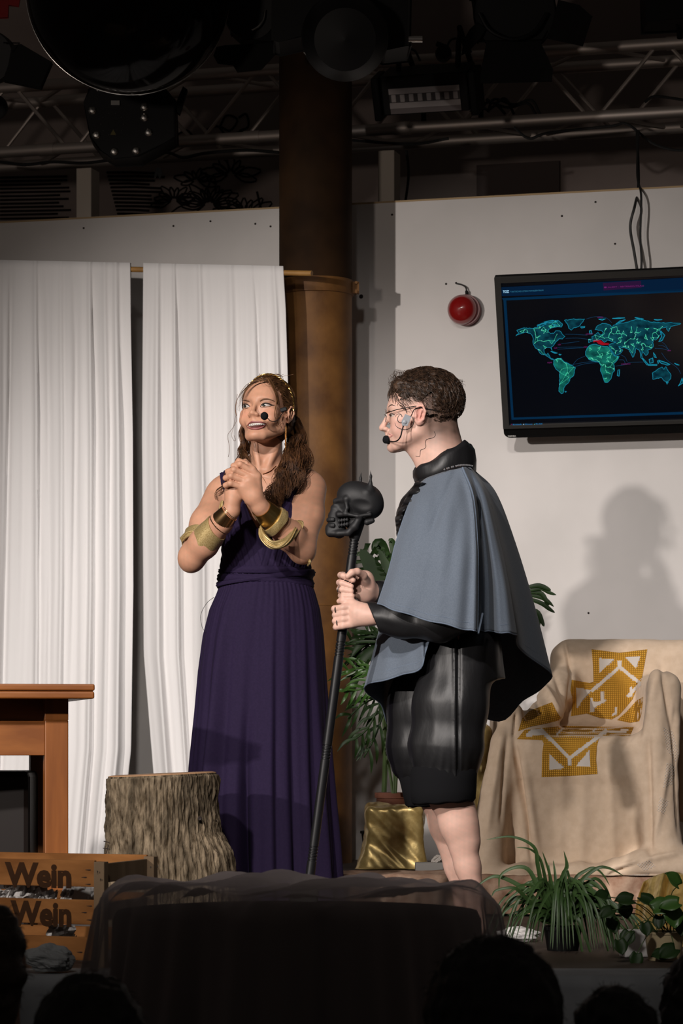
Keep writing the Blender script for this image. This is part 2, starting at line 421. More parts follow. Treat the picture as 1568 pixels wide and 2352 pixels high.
def bvh(V, F): return BVHTree.FromPolygons([tuple(v) for v in V], [tuple(int(i) for i in f) for f in F])
_rs = np.random.RandomState(7)
_wd = _rs.normal(size=(24, 3)); _wd /= np.linalg.norm(_wd, axis=1)[:, None]; _wp = _rs.uniform(0, 6.28, 24)
def wob(V, scale, seed=0, n=6):                   # smooth pseudo noise of points, about -1..1
    V = np.asarray(V); out = 0
    for i in range(n):
        j = (i*5+seed*7) % 24; f = scale*(1+.35*i)
        out = out+np.sin(f*(V[..., 0]*_wd[j, 0]+V[..., 1]*_wd[j, 1]+V[..., 2]*_wd[j, 2])*6.28+_wp[(j+seed) % 24])/(1+.3*i)
    return out/(n*.45)
# ------------------------------------------------------------------ the setting
mb = MB(); mb.box((0, 10.4, -.04), (9, 6.4, .08)); floor = mb.build('floor', M['stage']); floor['kind'] = 'structure'
mb = MB(); mb.box((0, 3.2, -.80), (9, 8.0, .1)); f2 = mb.build('floor_hall', M['hall']); f2['kind'] = 'structure'
mb = MB(); mb.box((0, 7.235, -.40), (9, .07, .70)); f3 = mb.build('trim_1', M['hall']); f3['kind'] = 'structure'
# partition of white boards, parallel to the truss; one board joint behind the column
def wallbox(mb, pxa, pxb, z0, z1, off, th):
    a = wallpt(pxa, 1690, off); b = wallpt(pxb, 1690, off); c = (a+b)/2-WNOR*th/2; c[2] = (z0+z1)/2
    mb.box(c, (np.linalg.norm((b-a)[:2]), th, z1-z0), WR); return mb
wall = thing('wall_back', tuple(wallpt(784, 1690, 0)*np.array((1, 1, 0))), None, None); wall['kind'] = 'structure'
for a, b in ((-420, 742), (745, 2000)):
    wallbox(MB(), a, b, 0, 2.742, 0, .02).build('panel', M['white_wall'], wall)
    wallbox(MB(), a, b, 2.742, 2.749, 0.0015, .023).build('board_edge', M['wood_edge'], wall)
mb = MB()
for px, py in ((398,519),(483,508),(586,514),(621,520),(192,524),(1367,464),(900,493),(829,681),(1351,1408),(1024,652),(1047,650),(1412,560),(1290,496)):
    c = wallpt(px, py, .001); mb.lathe([(.0045 if (px, py) != (829, 681) else .009, 0), (.0035, .0015)], c, np.array((WDIR, UP, WNOR)).T, 8)
mb.build('screw_hole', M['nail'], wall, kind='stuff')
# upper wall behind it
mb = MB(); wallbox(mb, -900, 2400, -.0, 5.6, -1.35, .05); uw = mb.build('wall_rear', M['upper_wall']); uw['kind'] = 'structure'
mb = MB(); wallbox(mb, 1094, 1284, 2.4, 3.15, -1.33, .04); t2 = mb.build('trim_2', mat('niche_plaster', (.085, .065, .06), .95)); t2['kind'] = 'structure'
# black line mural on the upper wall
mur = MB(); rnd = random.Random(4)
def mline(pts, r=.006): mur.tube([wallpt(x, y, -1.348) for x, y in pts], r, 4)
for i in range(13):
    y = 396+i*8.6; x0 = 245+i*2.2; x1 = 360+18*math.sin(i*1.7)
    mline([(x0, y), ((x0+x1)/2, y+rnd.uniform(-1, 1)), (x1, y+2)], .0055)
    mline([(0, y+12), (60+rnd.uniform(-20, 20), y+11), (170-rnd.uniform(0, 40), y+9)], .005)
for (cx, cy, n, L) in ((480, 470, 16, 62), (400, 460, 10, 40), (560, 500, 13, 60), (530, 400, 9, 48), (450, 415, 8, 36)):
    for i in range(n):
        a = pi*(-.1+1.2*i/(n-1)) if n > 1 else 0; l = L*rnd.uniform(.8, 1.5); dx, dy = cos(a)*l, -sin(a)*l*.75
        nx, ny = -dy*.16, dx*.16
        q = crom([(cx+dx*.15, cy+dy*.15), (cx+dx*.55+nx, cy+dy*.55+ny), (cx+dx, cy+dy), (cx+dx*.55-nx, cy+dy*.55-ny), (cx+dx*.15, cy+dy*.15)], 12)
        mline(q, .0038)
for q in ([(505,290),(520,265),(545,275),(528,300),(505,290)], [(548,270),(565,262),(570,290),(550,300)], [(470,300),(500,290),(520,310),(560,300)], [(590,440),(600,480),(620,500),(640,490)], [(405,310),(430,300),(450,318),(480,305)]):
    mline(crom(q, 14), .005)
mm = mur.build('mural', M['mural'], None)
tag(mm, 'black line drawing of leaves on the dark wall above the curtains', 'mural')
mm['kind'] = 'thing'
# timber posts between partition and truss
for px0, px1, y1, lab in ((185, 219, 392, 'pale timber post under the truss left of the column'), (875, 912, 352, 'pale timber post under the truss right of the column')):
    a = wallpt(px0, y1, -.12); b = wallpt(px1, y1, -.12); c = (a+b)/2; h = a[2]-.0
    mb = MB(); mb.box((c[0], c[1], h/2), (np.linalg.norm((b-a)[:2]), .10, h), WR)
    tag(mb.build('timber_post', M['post'], bevel=.003), lab, 'post')

# ------------------------------------------------------------------ column
PC = P(724.5, 1690, 10.92); PR = .142
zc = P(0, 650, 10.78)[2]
t = thing('steel_column', (PC[0], PC[1], 0), 'round rusty brown steel column between the curtains and the white wall', 'column')
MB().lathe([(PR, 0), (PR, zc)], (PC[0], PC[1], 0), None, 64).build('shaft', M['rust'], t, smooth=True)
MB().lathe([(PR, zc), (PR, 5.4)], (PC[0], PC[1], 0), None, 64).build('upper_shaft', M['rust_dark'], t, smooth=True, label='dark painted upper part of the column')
MB().lathe([(PR+.002, 0), (PR+.003, .004), (PR+.001, .008)], (PC[0], PC[1], P(0, 1391, 10.78)[2]), None, 64).build('weld_seam', M['rust'], t, smooth=True)
mb = MB(); mb.lathe([(PR, -.03), (PR+.006, -.028), (PR+.006, .028), (PR, .03)], (PC[0], PC[1], zc), None, 64)
for sx in (1, -1):
    mb.box((PC[0]+sx*(PR+.012), PC[1]-.02, zc), (.03, .03, .045))
    for dz in (-.018, .018): mb.lathe([(.006, -.022), (.006, .022)], (PC[0]+sx*(PR+.016), PC[1]-.02, zc+dz), rotx(pi/2), 8)
mb.build('clamp_band', M['rust'], t, smooth=True)

# ------------------------------------------------------------------ curtains on a bamboo rod
def rodD(px): return 11.25+(10.62-11.25)*(px+30)/745
def rody(px): return 612+(px)*(628-612)/715
tag(MB().tube([P(x, rody(x), rodD(x)) for x in (-60, 200, 450, 716)], .0105, 12).build('curtain_rod', M['bamboo'], None, smooth=True),
    'thin bamboo rod carrying the white curtains', 'rod')
def curtain(name, left, right, top, bot, folds, label, seed):
    nu, nv = 150, 90; A = np.zeros((nv, nu, 3)); rs = np.random.RandomState(seed)
    ph = rs.uniform(0, 6.28, 8)
    lx = np.array(left, float); rx = np.array(right, float)
    for i in range(nv):
        v = i/(nv-1); y = top+(bot-top)*v
        xl = np.interp(y, lx[:, 1], lx[:, 0]); xr = np.interp(y, rx[:, 1], rx[:, 0])
        for j in range(nu):
            u = j/(nu-1); px = xl+(xr-xl)*u; yy = y+(rody(px)-rody(150))*(1-v)
            amp = .004+.030*min(1, v*2.2)
            d = 0
            for (uc, wd, am, dr) in folds:
                x = (u-(uc+dr*v))/wd; d += am*math.exp(-x*x)*min(1, .25+v*3)
            d += amp*(.42*sin(u*19+ph[0]+1.2*sin(v*2.1+ph[1]))+.26*sin(u*37+ph[2]+2.2*sin(v*1.7+ph[3]))+.07*sin(u*71+ph[4]+2*sin(v*2.3+ph[5])))
            d += .0012*sin(u*150+ph[6]+3*sin(v*4+u*7))*min(1, v*4+.3)
            A[i, j] = P(px, yy, rodD(px)-.014-max(d, -.02*min(1, v*6)))
    # the cloth goes over the rod and down behind it
    back = A[:8].copy()[::-1]; back[:, :, 1] += .03
    back[:, :, 1] += .004; A = np.vstack((back, A))
    A[7, :, 2] += .010; A[8, :, 2] += .006; A[6, :, 2] += .004
    mb = MB(); mb.grid(A)
    o = mb.build(name, M['curtain'], None, smooth=True, sharp=None, solid=.002)
    return tag(o, label, 'curtain', 'white curtains on the bamboo rod')
curtain('curtain', [(-120, 600), (-150, 2000)], [(299, 600), (300, 720), (305, 1000), (306, 1350), (301, 1720), (270, 2010)], 604, 2010,
        [(.78, .012, .05, .0), (.80, .02, -.03, .0), (.48, .010, .035, .035), (.55, .02, -.02, .03), (.28, .02, .035, .02), (.92, .015, .045, .01), (.86, .012, .03, .0), (.70, .02, -.03, .0), (.12, .02, .04, 0), (.35, .012, -.035, -.02), (.62, .01, .02, .01)],
        'wide white curtain behind the oak desk', 3)
curtain('curtain', [(329, 600), (326, 1000), (330, 1500), (352, 1770), (372, 2010)], [(650, 600), (656, 700), (662, 900), (668, 1200), (655, 2010)], 604, 2010,
        [(.10, .02, .03, 0), (.22, .012, .035, .03), (.24, .02, -.02, .03), (.40, .015, .03, .02), (.62, .02, .03, -.01), (.80, .014, -.03, 0), (.93, .014, .03, 0)],
        'white curtain behind the woman in purple', 9)

# ------------------------------------------------------------------ lighting truss
tr = thing('lighting_truss', tuple(wallpt(784, 300, -.45)), 'aluminium box truss crossing over the stage behind the column', 'truss')
za = wallpt(0, 350, -.35)[2]; zt = za+.275
def along(s, off, z):                              # s metres along the wall from W0
    b = W0+WD*s+WN*off; return np.array((b[0], b[1], z))
for off in (-.35, -.64):
    for z in (za, zt): MB().tube([along(-1.2, off, z), along(4.2, off, z)], .0245, 16).build('chord', M['alu'], tr, smooth=True)
s0 = np.dot(wallpt(165, 330, -.35)[:2]-W0-WN*-.35, WD)
for k in range(-4, 12):
    sa = s0+k*.28; low = (k % 2 == 0)
    for off in (-.35, -.64):
        sh = .0 if off == -.35 else .05
        MB().tube([along(sa+sh+.02, off, za if low else zt), along(sa+sh+.26, off, zt if low else za)], .0085, 8).build('brace', M['alu'], tr, smooth=True)
    for z in (za, zt):
        MB().tube([along(sa+.02, -.35 if low else -.64, z), along(sa+.26, -.64 if low else -.35, z)], .0085, 8).build('brace', M['alu'], tr, smooth=True)
def sleeve(px, off, z, n=.07):
    s = np.dot(wallpt(px, 300, off)[:2]-W0-WN*off, WD)
    MB().tube([along(s, off, z), along(s+n, off, z)], .027, 14).build('coupler', M['alu'], tr, smooth=True)
for px in (90, 230, 560, 905, 1530): sleeve(px, -.35, za if px != 1530 else zt)

def cable(pts, label, r=.006, n=40, name='cable', group=None):
    q = crom(pts, n); o = MB().tube(q, r, 6).build(name, M['cable'], None, smooth=True); return tag(o, label, 'cable', group)
def wp(l): return [wallpt(x, y, o) for x, y, o in l]
cable(wp([(1462,300,-.30),(1466,420,-.1),(1458,470,.04),(1447,520,.05),(1456,580,.06),(1466,640,.06)]), 'left black cable running down the wall to the television', .0055)
cable(wp([(1466,300,-.30),(1463,400,-.1),(1472,450,.04),(1470,540,.05),(1473,600,.06),(1470,640,.06)]), 'right black cable running down the wall to the television', .0045)
cable(wp([(933,345,-.3),(938,400,-.3),(930,470,-.3)]), 'black cable hanging beside the right timber post', .006)
cable(wp([(0,372,-.33),(60,378,-.33),(120,372,-.33),(200,374,-.33),(300,360,-.33),(380,350,-.33),(420,362,-.33),(470,352,-.33),(560,345,-.33),(640,350,-.33)]), 'black cable sagging along the left truss chord', .007)
cable(wp([(809,322,-.33),(880,328,-.33),(960,330,-.33),(1030,318,-.33)]), 'short black cable loop under the truss right of the column', .006)
cable(wp([(1180,292,-.33),(1215,318,-.33),(1260,305,-.33),(1400,290,-.33),(1440,285,-.33),(1500,330,-.33),(1560,345,-.33),(1600,330,-.33)]), 'black cable drooping from the right end of the truss', .006)
cable(wp([(1480,235,-.5),(1500,222,-.5),(1540,225,-.5),(1600,235,-.5)]), 'black cable lying in the truss at its right end', .006)
for i, (a, b, h) in enumerate(((1090, 1180, 225), (1105, 1230, 235), (1080, 1160, 240), (1120, 1240, 228))):
    _lb = ('lowest of the tangled black cables in the truss', 'longest of the tangled black cables, reaching furthest right in the truss', 'tangled black cable nearest the LED bar', 'highest looping black cable of the truss tangle')[i]
    cable(wp([(a, 258, -.45), (a+15, h, -.45), ((a+b)/2, h+12, -.42), (b-20, h+2, -.42), (b, 262, -.45)]), _lb, .006, group='tangle of cables in the truss')
cable(wp([(915,150,-.3),(925,118,-.3),(950,115,-.3),(965,140,-.3)]), 'small cable loop above the LED bar', .005)
cable(wp([(1022,120,-.3),(1035,92,-.3),(1060,92,-.3),(1082,120,-.3)]), 'small cable loop left of the barn-door lamp', .005)

# ------------------------------------------------------------------ lamps hanging from the truss
gD = 10.55; gc = P(294, -19, gD); gr = 234*gD/FPX
t = thing('globe_lamp', tuple(gc), 'large smoked glass globe hanging at the top left', 'lamp')
MB().ball(gc, gr, None, 96).build('globe', M['globe'], t, smooth=True, sharp=None)
Rg = np.array((nrm((1, .12, 0)), (0, 0, 1.0), nrm((.12, -1, .0)))).T
MB().tube([gc+Rg @ np.array((cos(a_)*gr*.997, sin(a_)*gr*.997, -.02)) for a_ in np.linspace(0, 2*pi, 97)], .0028, 8, cap=False).build('rim', M['chrome'], t, smooth=True)  # chrome rings added to draw the bright glint along the globe's edge
MB().tube([gc+Rg @ np.array((cos(a_)*gr*.992, sin(a_)*gr*.992, .03)) for a_ in np.linspace(0, 2*pi, 97)], .0020, 8, cap=False).build('rim', M['chrome'], t, smooth=True)
MB().lathe([(.05, gr*.99), (.05, gr+.06), (.012, gr+.08), (.008, gr+1.4)], gc, None, 24).build('stem', M['black'], t, smooth=True)

# moving light seen from behind, bolts round its back
c = P(301, 275, 11.15); R = roty(radians(-3))
t = thing('moving_light', tuple(c), 'black moving light with eight chrome bolts hanging under the globe', 'lamp')
sc_ = 11.15/FPX
out = [(195,235),(205,205),(240,190),(370,190),(402,230),(402,315),(362,340),(320,360),(260,362),(228,345),(206,315)]
MB().prism([P(x, y, 11.1) for x, y in out], (0, .16, 0)).build('housing', M['black2'], t, bevel=.008)
for x, y in ((212,254),(331,246),(221,310),(341,304),(262,348),(312,346),(265,237),(331,270)):
    mb = MB(); R3 = rotx(pi/2)
    if (x, y) == (265, 237): mb.box(P(x, y, 11.092), (.034, .016, .018))
    else: mb.lathe([(.016, 0), (.016, .006), (.010, .012), (0, .013)], P(x, y, 11.1), R3, 12)
    mb.build('bolt', M['chrome'], t, smooth=True)
MB().prism([P(x, y, 11.12) for x, y in ((398,250),(420,198),(430,205),(412,262))], (0, .04, 0)).build('bracket', M['black'], t)
mb = MB()
for k in range(10): mb.ball(P(258+26*cos(k*.628), 285+26*sin(k*.628), 11.098), .003, None, 8)
mb.build('vent_holes', mat('grey_dots', (.05, .05, .05), .5), t, kind='stuff')
MB().tube([P(300, 200, 11.2), wallpt(300, 175, -.30)], .02, 10).build('truss_hook', M['black'], t, smooth=True)
MB().tube([P(345, 330, 11.25), wallpt(345, 328, -.33)], .015, 10).build('truss_hook', M['black'], t, smooth=True)
MB().prism([P(x, y, 11.097) for x, y in ((253,310),(260,297),(267,310))], (0, .002, 0)).build('warning_label', mat('yellow_print', (.10, .08, .01), .6), t)
MB().prism([P(x, y, 11.098) for x, y in ((353,410),(358,385),(370,385),(372,398),(366,412),(362,400))], (0, .02, 0)).build('hook', M['black'], t)

# LED bar
q = lambda x, y, o=.05: wallpt(x, y, o)
c = q(985, 215)
t = thing('led_bar', tuple(c), 'black strobe bar with a row of eight LED cells on the truss', 'lamp')
fx = nrm(q(1054, 200)-q(893, 209)); fx[2] = 0; fx = nrm(fx); tilt = .45
nf = nrm(np.cross(fx, UP)); nf = nf if nf[1] < 0 else -nf
fu = nrm(np.cross(np.cross(UP, fx)*0+nrm(nf*cos(tilt)+np.array((0, 0, -sin(tilt)))), fx)); fu = fu if fu[2] > 0 else -fu
fn = nrm(np.cross(fx, fu)); fn = fn if fn[1] < 0 else -fn
RB = np.array((fx, fu, fn)).T; o = q(975, 222, .12); px_ = 11.2/FPX
def lb(mb, x, y, z, sx, sy, sz): return mb.box(o+RB @ np.array((x, y, z)), (sx, sy, sz), RB)
ang = math.atan2(9, 160); RB = RB @ rotz(ang*.0)
mb = MB(); lb(mb, 0, .01, -.09, .35, .155, .17); mb.build('housing', M['black2'], t, bevel=.006)
lb(MB(), 0, .028, .001, .285, .022, .008).build('reflector', M['led_white'], t)
lb(MB(), 0, -.028, .001, .285, .022, .008).build('reflector', M['led_white'], t)
lb(MB(), 0, -.050, .0, .285, .022, .004).build('lower_reflector', mat('led_lower', (.12, .10, .10), .5), t)
lb(MB(), 0, 0, -.001, .285, .036, .004).build('cell_strip', M['led_dark'], t)
for k in range(8):
    lb(MB(), -.125+k*.0357, 0, .002, .020, .030, .006).build('led_cell', M['led_white'], t, bevel=.004)
for s in (-1, 1):
    lb(MB(), s*.195, .0, -.06, .03, .17, .14).build('end_plate', M['black'], t, bevel=.006)
    MB().tube([o+RB @ np.array((s*.12, .08, -.10)), o+RB @ np.array((s*.12, .17, -.16)), o+RB @ np.array((s*.12, .22, -.20)), along(np.dot((o+RB @ np.array((s*.12, 0, 0)))[:2]-W0-WN*-.35, WD), -.35, za+.12), along(np.dot((o+RB @ np.array((s*.12, 0, 0)))[:2]-W0-WN*-.35, WD), -.35, za)], .011, 8).build('clamp', M['black'], t, smooth=True)

# lamps with barn doors (backs and flaps are black)
def slab(pts, D, th=.006, mt='black', name='barn_door', parent=None, tilt=0):
    a = [P(x, y, D+tilt*(y-pts[0][1])/100) for x, y in pts]; return MB().prism(a, (0, th, 0)).build(name, M[mt], parent, bevel=.002)
t = thing('barn_door_lamp', tuple(P(1180, 60, 11)), 'large black theatre lamp with open barn doors right of the LED bar', 'lamp')
MB().lathe([(.155, 0), (.16, .03), (.15, .05), (.145, .25), (.10, .30)], P(1180, 5, 10.95), rotx(-pi/2+.25), 40).build('lamp_body', M['black2'], t, smooth=True)
MB().prism([P(x, y, 10.9) for x, y in ((1088,-30),(1268,-30),(1262,30),(1240,66),(1102,66))], (0, .2, 0)).build('rear_housing', M['black2'], t, bevel=.01)
MB().lathe([(.155, 0), (.162, .008), (.150, .012)], P(1182, 28, 10.86), rotx(-pi/2+.25), 40).build('rim', M['black2'], t, smooth=True)
slab([(1118,97),(1240,97),(1270,160),(1266,186),(1104,190),(1102,172)], 10.85, parent=t)
slab([(1282,0),(1330,12),(1360,38),(1338,105),(1258,88),(1268,55)], 10.86, parent=t)
slab([(1096,52),(1116,66),(1106,84),(1075,118),(1060,125),(1066,90),(1078,68)], 10.86, parent=t)
MB().tube([P(x, y, 10.88) for x, y in ((1108,95),(1170,94),(1245,92),(1262,62),(1268,20),(1275,-10))], .004, 6).build('door_frame', M['black'], t, smooth=True)
MB().tube(crom([P(x, y, 10.84) for x, y in ((1100,30),(1125,70),(1175,90),(1225,74),(1256,30))], 20), .008, 8).build('yoke', M['black2'], t, smooth=True)

t = thing('stage_spotlight', tuple(P(790, 50, 10.3)), 'big black spotlight hanging in front of the column', 'lamp')
MB().prism([P(x, y, 10.2) for x, y in ((629,-40),(944,-40),(941,105),(880,112),(800,60),(640,92),(628,88))], (0, .22, 0)).build('base', M['black2'], t, bevel=.01)
MB().lathe([(.13, -.12), (.152, -.10), (.158, 0), (.150, .10), (.11, .16), (0, .17)], P(792, 85, 10.12), rotx(pi/2+.3), 40).build('head', M['black2'], t, smooth=True)
MB().tube(crom([P(x, y, 10.08) for x, y in ((698,120),(712,132),(735,140))], 8), .0035, 6).build('trim_ring', M['chrome'], t, smooth=True)
MB().lathe([(.012, 0), (.012, .05)], P(938, 90, 10.19), roty(pi/2), 10).build('knob', M['chrome'], t, smooth=True)

t = thing('barn_door_lamp', tuple(P(575, 60, 11)), 'black theatre lamp between the globe and the column', 'lamp')
MB().lathe([(.10, 0), (.105, .03), (.10, .05), (.095, .22), (.05, .26)], P(575, 30, 10.9), rotx(-pi/2+.2), 32).build('lamp_body', M['black2'], t, smooth=True)
MB().prism([P(x, y, 10.92) for x, y in ((530,-30),(640,-30),(640,92),(560,88),(528,60))], (0, .15, 0)).build('rear_housing', M['black'], t, bevel=.006)
MB().tube(crom([P(x, y, 10.88) for x, y in ((608,22),(604,45),(592,62),(578,70))], 10), .0035, 6).build('trim_ring', M['chrome'], t, smooth=True)
slab([(497,108),(515,104),(625,98),(638,118),(600,160),(545,166),(535,150),(500,146),(490,128)], 10.95, parent=t)

t = thing('barn_door_lamp', tuple(P(40, 140, 11)), 'black theatre lamp at the upper left edge beside the globe', 'lamp')
MB().lathe([(.10, 0), (.105, .03), (.10, .2)], P(-30, 130, 10.95), rotx(-pi/2+.2), 32).build('lamp_body', M['black2'], t, smooth=True)
slab([(28,105),(48,102),(118,142),(92,199),(8,183),(20,150)], 10.9, th=.05, parent=t)
MB().tube([P(x, y, 10.9) for x, y in ((8,98),(45,99),(30,120))], .003, 6).build('door_frame', M['black'], t, smooth=True)
t = thing('hanging_lamp', tuple(P(0, 245, 11)), 'rounded black lamp cut off at the left edge below the truss top', 'lamp')
MB().ball(P(-14, 246, 10.95), (.055, .08, .048), None, 24).build('lamp_body', M['black2'], t, smooth=True)
MB().tube([P(-14, 222, 10.95), P(-30, 180, 11.2)], .01, 8).build('bracket', M['black'], t, smooth=True)
t = thing('hanging_lamp', tuple(P(1530, 20, 11)), 'square black lamp at the upper right corner', 'lamp')
MB().prism([P(x, y, 10.8) for x, y in ((1482,-40),(1640,-40),(1640,38),(1487,46))], (0, .2, 0)).build('housing', M['black2'], t, bevel=.006)
for x in (1522, 1538, 1556): MB().tube([P(x, 40, 10.9), P(x-4, 58, 10.9)], .007, 8).build('bolt', M['black'], t, smooth=True)
MB().tube([P(1560, 40, 10.95), P(1561, 88, 11.0)], .012, 8).build('clamp', M['black'], t, smooth=True)
t = thing('truss_clamp', tuple(wallpt(1022, 110, -.3)), 'small black truss clamp with wing nut above the LED bar', 'clamp')
MB().lathe([(.03, -.03), (.034, 0), (.03, .03)], wallpt(1018, 123, -.3), rotx(pi/2), 20).build('clamp_body', M['black2'], t, smooth=True)
MB().box(wallpt(1012, 104, -.3), (.04, .015, .02), roty(.4)).build('wing_nut', M['black2'], t, bevel=.003)
o = MB().prism([P(x, y, 11.6) for x, y in ((-30,-30),(50,-30),(42,14),(20,12),(18,40),(-30,42))], (0, .012, 0)).build('red_cloth', M['red_cloth'], bevel=.002)
tag(o, 'dark red cloth hanging at the top left corner', 'cloth')

# ------------------------------------------------------------------ television
BLp = wallpt(1157, 1007, .15)
lo_, hi_ = .1, .7
for _ in range(40):
    m_ = (lo_+hi_)/2; TLp = wallpt(1135, 637, m_)
    if np.dot(TLp-BLp, WDIR) > 0: lo_ = m_
    else: hi_ = m_
tvx = WDIR; tvy = nrm(TLp-BLp); tvn = nrm(np.cross(tvx, tvy)); tvn = tvn if tvn[1] < 0 else -tvn
TVH = np.linalg.norm(TLp-BLp); TVW = 1.105; RT = np.array((tvx, tvy, tvn)).T
def tvp(px, py, off=0.0):                          # pixel -> point on the set's front plane
    d = np.array(((px-784)/FPX, 1, (HORIZON-py)/FPX)); o = BLp+tvn*off-np.array((0, 0, CAMH))
    return np.array((0, 0, CAMH))+d*np.dot(o, tvn)/np.dot(d, tvn)
def tvl(x, y, z=0.0): return BLp+tvx*x+tvy*y+tvn*z
print('TV tilt', m_, TVH)
t = thing('television', tuple(tvl(TVW/2, TVH/2, -.05)), 'flat screen television on the wall showing a glowing blue world map', 'television')
def rrect(x0, y0, x1, y1, r, n=5):
    out = []
    for cx, cy, a0 in ((x1-r, y1-r*.15, 0), (x0+r*.15, y1-r*.15, 1), (x0+r, y0+r, 2), (x1-r, y0+r, 3)):
        rr = r if a0 >= 2 else r*.15
        cx = x1-rr if a0 in (0, 3) else x0+rr; cy = y1-rr if a0 < 2 else y0+rr
        for k in range(n+1):
            a = pi/2*(a0+k/n); out.append((cx+rr*cos(a), cy+rr*sin(a)))
    return out
MB().prism([tvl(x, y, -.002) for x, y in rrect(0, 0, TVW, TVH, .028)], -tvn*.012).build('casing', M['tv_gloss'], t)
MB().box(tvl(TVW/2, TVH*.47, -.033), (TVW-.10, TVH-.14, .040), RT).build('rear_housing', M['tv_gloss'], t, bevel=.01)
bz = .024
fr = MB()
for x0, y0, x1, y1 in ((0, .052, bz, TVH), (TVW-bz, .052, TVW, TVH), (bz, TVH-bz, TVW-bz, TVH), (bz, .052, TVW-bz, .067)):
    c = tvl((x0+x1)/2, (y0+y1)/2, 0); fr.box(c, (x1-x0, y1-y0, .012), RT)
fr.build('bezel', M['tv'], t)
scr = MB().box(tvl(TVW/2, (.067+TVH-bz)/2, -.003), (TVW-2*bz, TVH-bz-.067, .004), RT).build('screen', M['screen'], t)
MB().box(tvl(TVW/2, TVH*.45, -.09), (.3, .2, .08), RT).build('wall_bracket', M['black'], t)
Z = lambda x, y: (1120+x/3.5, 610+y/3.5)
def scrquad(mb, pts, off): mb.poly([tvp(*Z(x, y), off) for x, y in pts]); return mb
sx1 = 2330
scrquad(MB(), [(102,175),(sx1,58),(sx1,180),(110,246)], .0006).build('header_bar', M['scr_blue'], scr)
scrquad(MB(), [(925,140),(1230,122),(1235,178),(930,200)], .0012).build('header_label', M['scr_plum'], scr)
fm = MB()
scrquad(fm, [(112,262),(sx1,150),(sx1,176),(125,282)], .0006); scrquad(fm, [(125,282),(148,281),(208,1222),(190,1240)], .0006)
scrquad(fm, [(190,1240),(208,1222),(sx1,1150),(sx1,1172)], .0006); fm.build('map_frame', M['scr_blue2'], scr)
mp_ = MB()
NA=[(232,520),(290,500),(345,505),(400,500),(395,480),(440,470),(500,455),(560,440),(610,470),(600,500),(570,505),(545,515),(530,545),(505,548),(485,530),(500,510),(560,520),(590,535),(600,555),(620,570),(600,590),(570,590),(550,610),(530,640),(510,655),(515,680),(505,660),(470,660),(450,675),(455,710),(470,720),(485,705),(490,725),(505,745),(530,755),(510,752),(485,735),(465,722),(430,712),(410,690),(375,650),(362,620),(365,590),(355,560),(340,545),(300,535),(260,550),(225,565),(255,545),(235,535)]
NA=[p for p in NA if p not in ((500,510),(485,530),(505,548),(530,545),(545,515))]+[]
NA=[(232,520),(290,500),(345,505),(400,500),(395,480),(440,470),(500,455),(560,440),(600,470),(590,495),(560,492),(520,500),(488,512),(485,530),(505,548),(530,545),(545,525),(575,525),(590,535),(600,555),(620,570),(600,590),(570,590),(550,610),(530,640),(510,655),(517,682),(505,660),(470,660),(450,675),(455,705),(470,718),(483,703),(492,722),(505,745),(530,755),(508,753),(485,735),(465,722),(430,712),(410,690),(375,650),(362,620),(365,590),(355,560),(340,545),(300,535),(260,550),(225,565),(250,545)]
GR=[(615,440),(680,430),(740,430),(778,430),(750,465),(730,490),(690,500),(670,520),(650,505),(640,470)]
SA=[(530,760),(560,745),(590,745),(610,770),(640,785),(670,800),(705,822),(695,850),(690,885),(660,910),(650,940),(625,960),(610,990),(605,1025),(590,1030),(570,1010),(575,960),(578,860),(545,830),(527,795)]
AF=[(820,640),(860,632),(890,640),(930,650),(960,650),(985,680),(1015,725),(1055,730),(1040,760),(1010,790),(1020,840),(1000,870),(990,910),(965,938),(940,938),(925,900),(905,850),(910,810),(890,775),(850,768),(810,755),(785,720),(785,690),(800,660)]
EU=[(810,620),(808,592),(840,592),(835,572),(870,550),(885,535),(905,560),(930,540),(915,525),(862,515),(880,485),(920,465),(960,470),(985,480),(1000,500),(1010,480),(1060,465),(1100,460),(1150,445),(1200,432),(1260,440),(1310,455),(1400,460),(1480,460),(1550,468),(1510,480),(1470,490),(1450,530),(1435,510),(1440,490),(1390,505),(1380,520),(1390,550),(1370,580),(1345,600),(1335,590),(1325,620),(1330,650),(1310,672),(1285,680),(1290,700),(1270,725),(1250,700),(1240,690),(1235,720),(1250,762),(1232,745),(1215,680),(1190,665),(1185,700),(1165,740),(1150,710),(1135,680),(1110,665),(1050,652),(1085,680),(1060,710),(1018,722),(985,670),(972,640),(985,632),(1030,615),(960,600),(938,618),(905,592),(870,600),(850,605)]
AU=[(1320,865),(1345,850),(1370,830),(1400,815),(1415,835),(1430,812),(1450,850),(1472,880),(1470,910),(1440,935),(1420,930),(1395,900),(1350,910),(1325,915),(1325,890)]
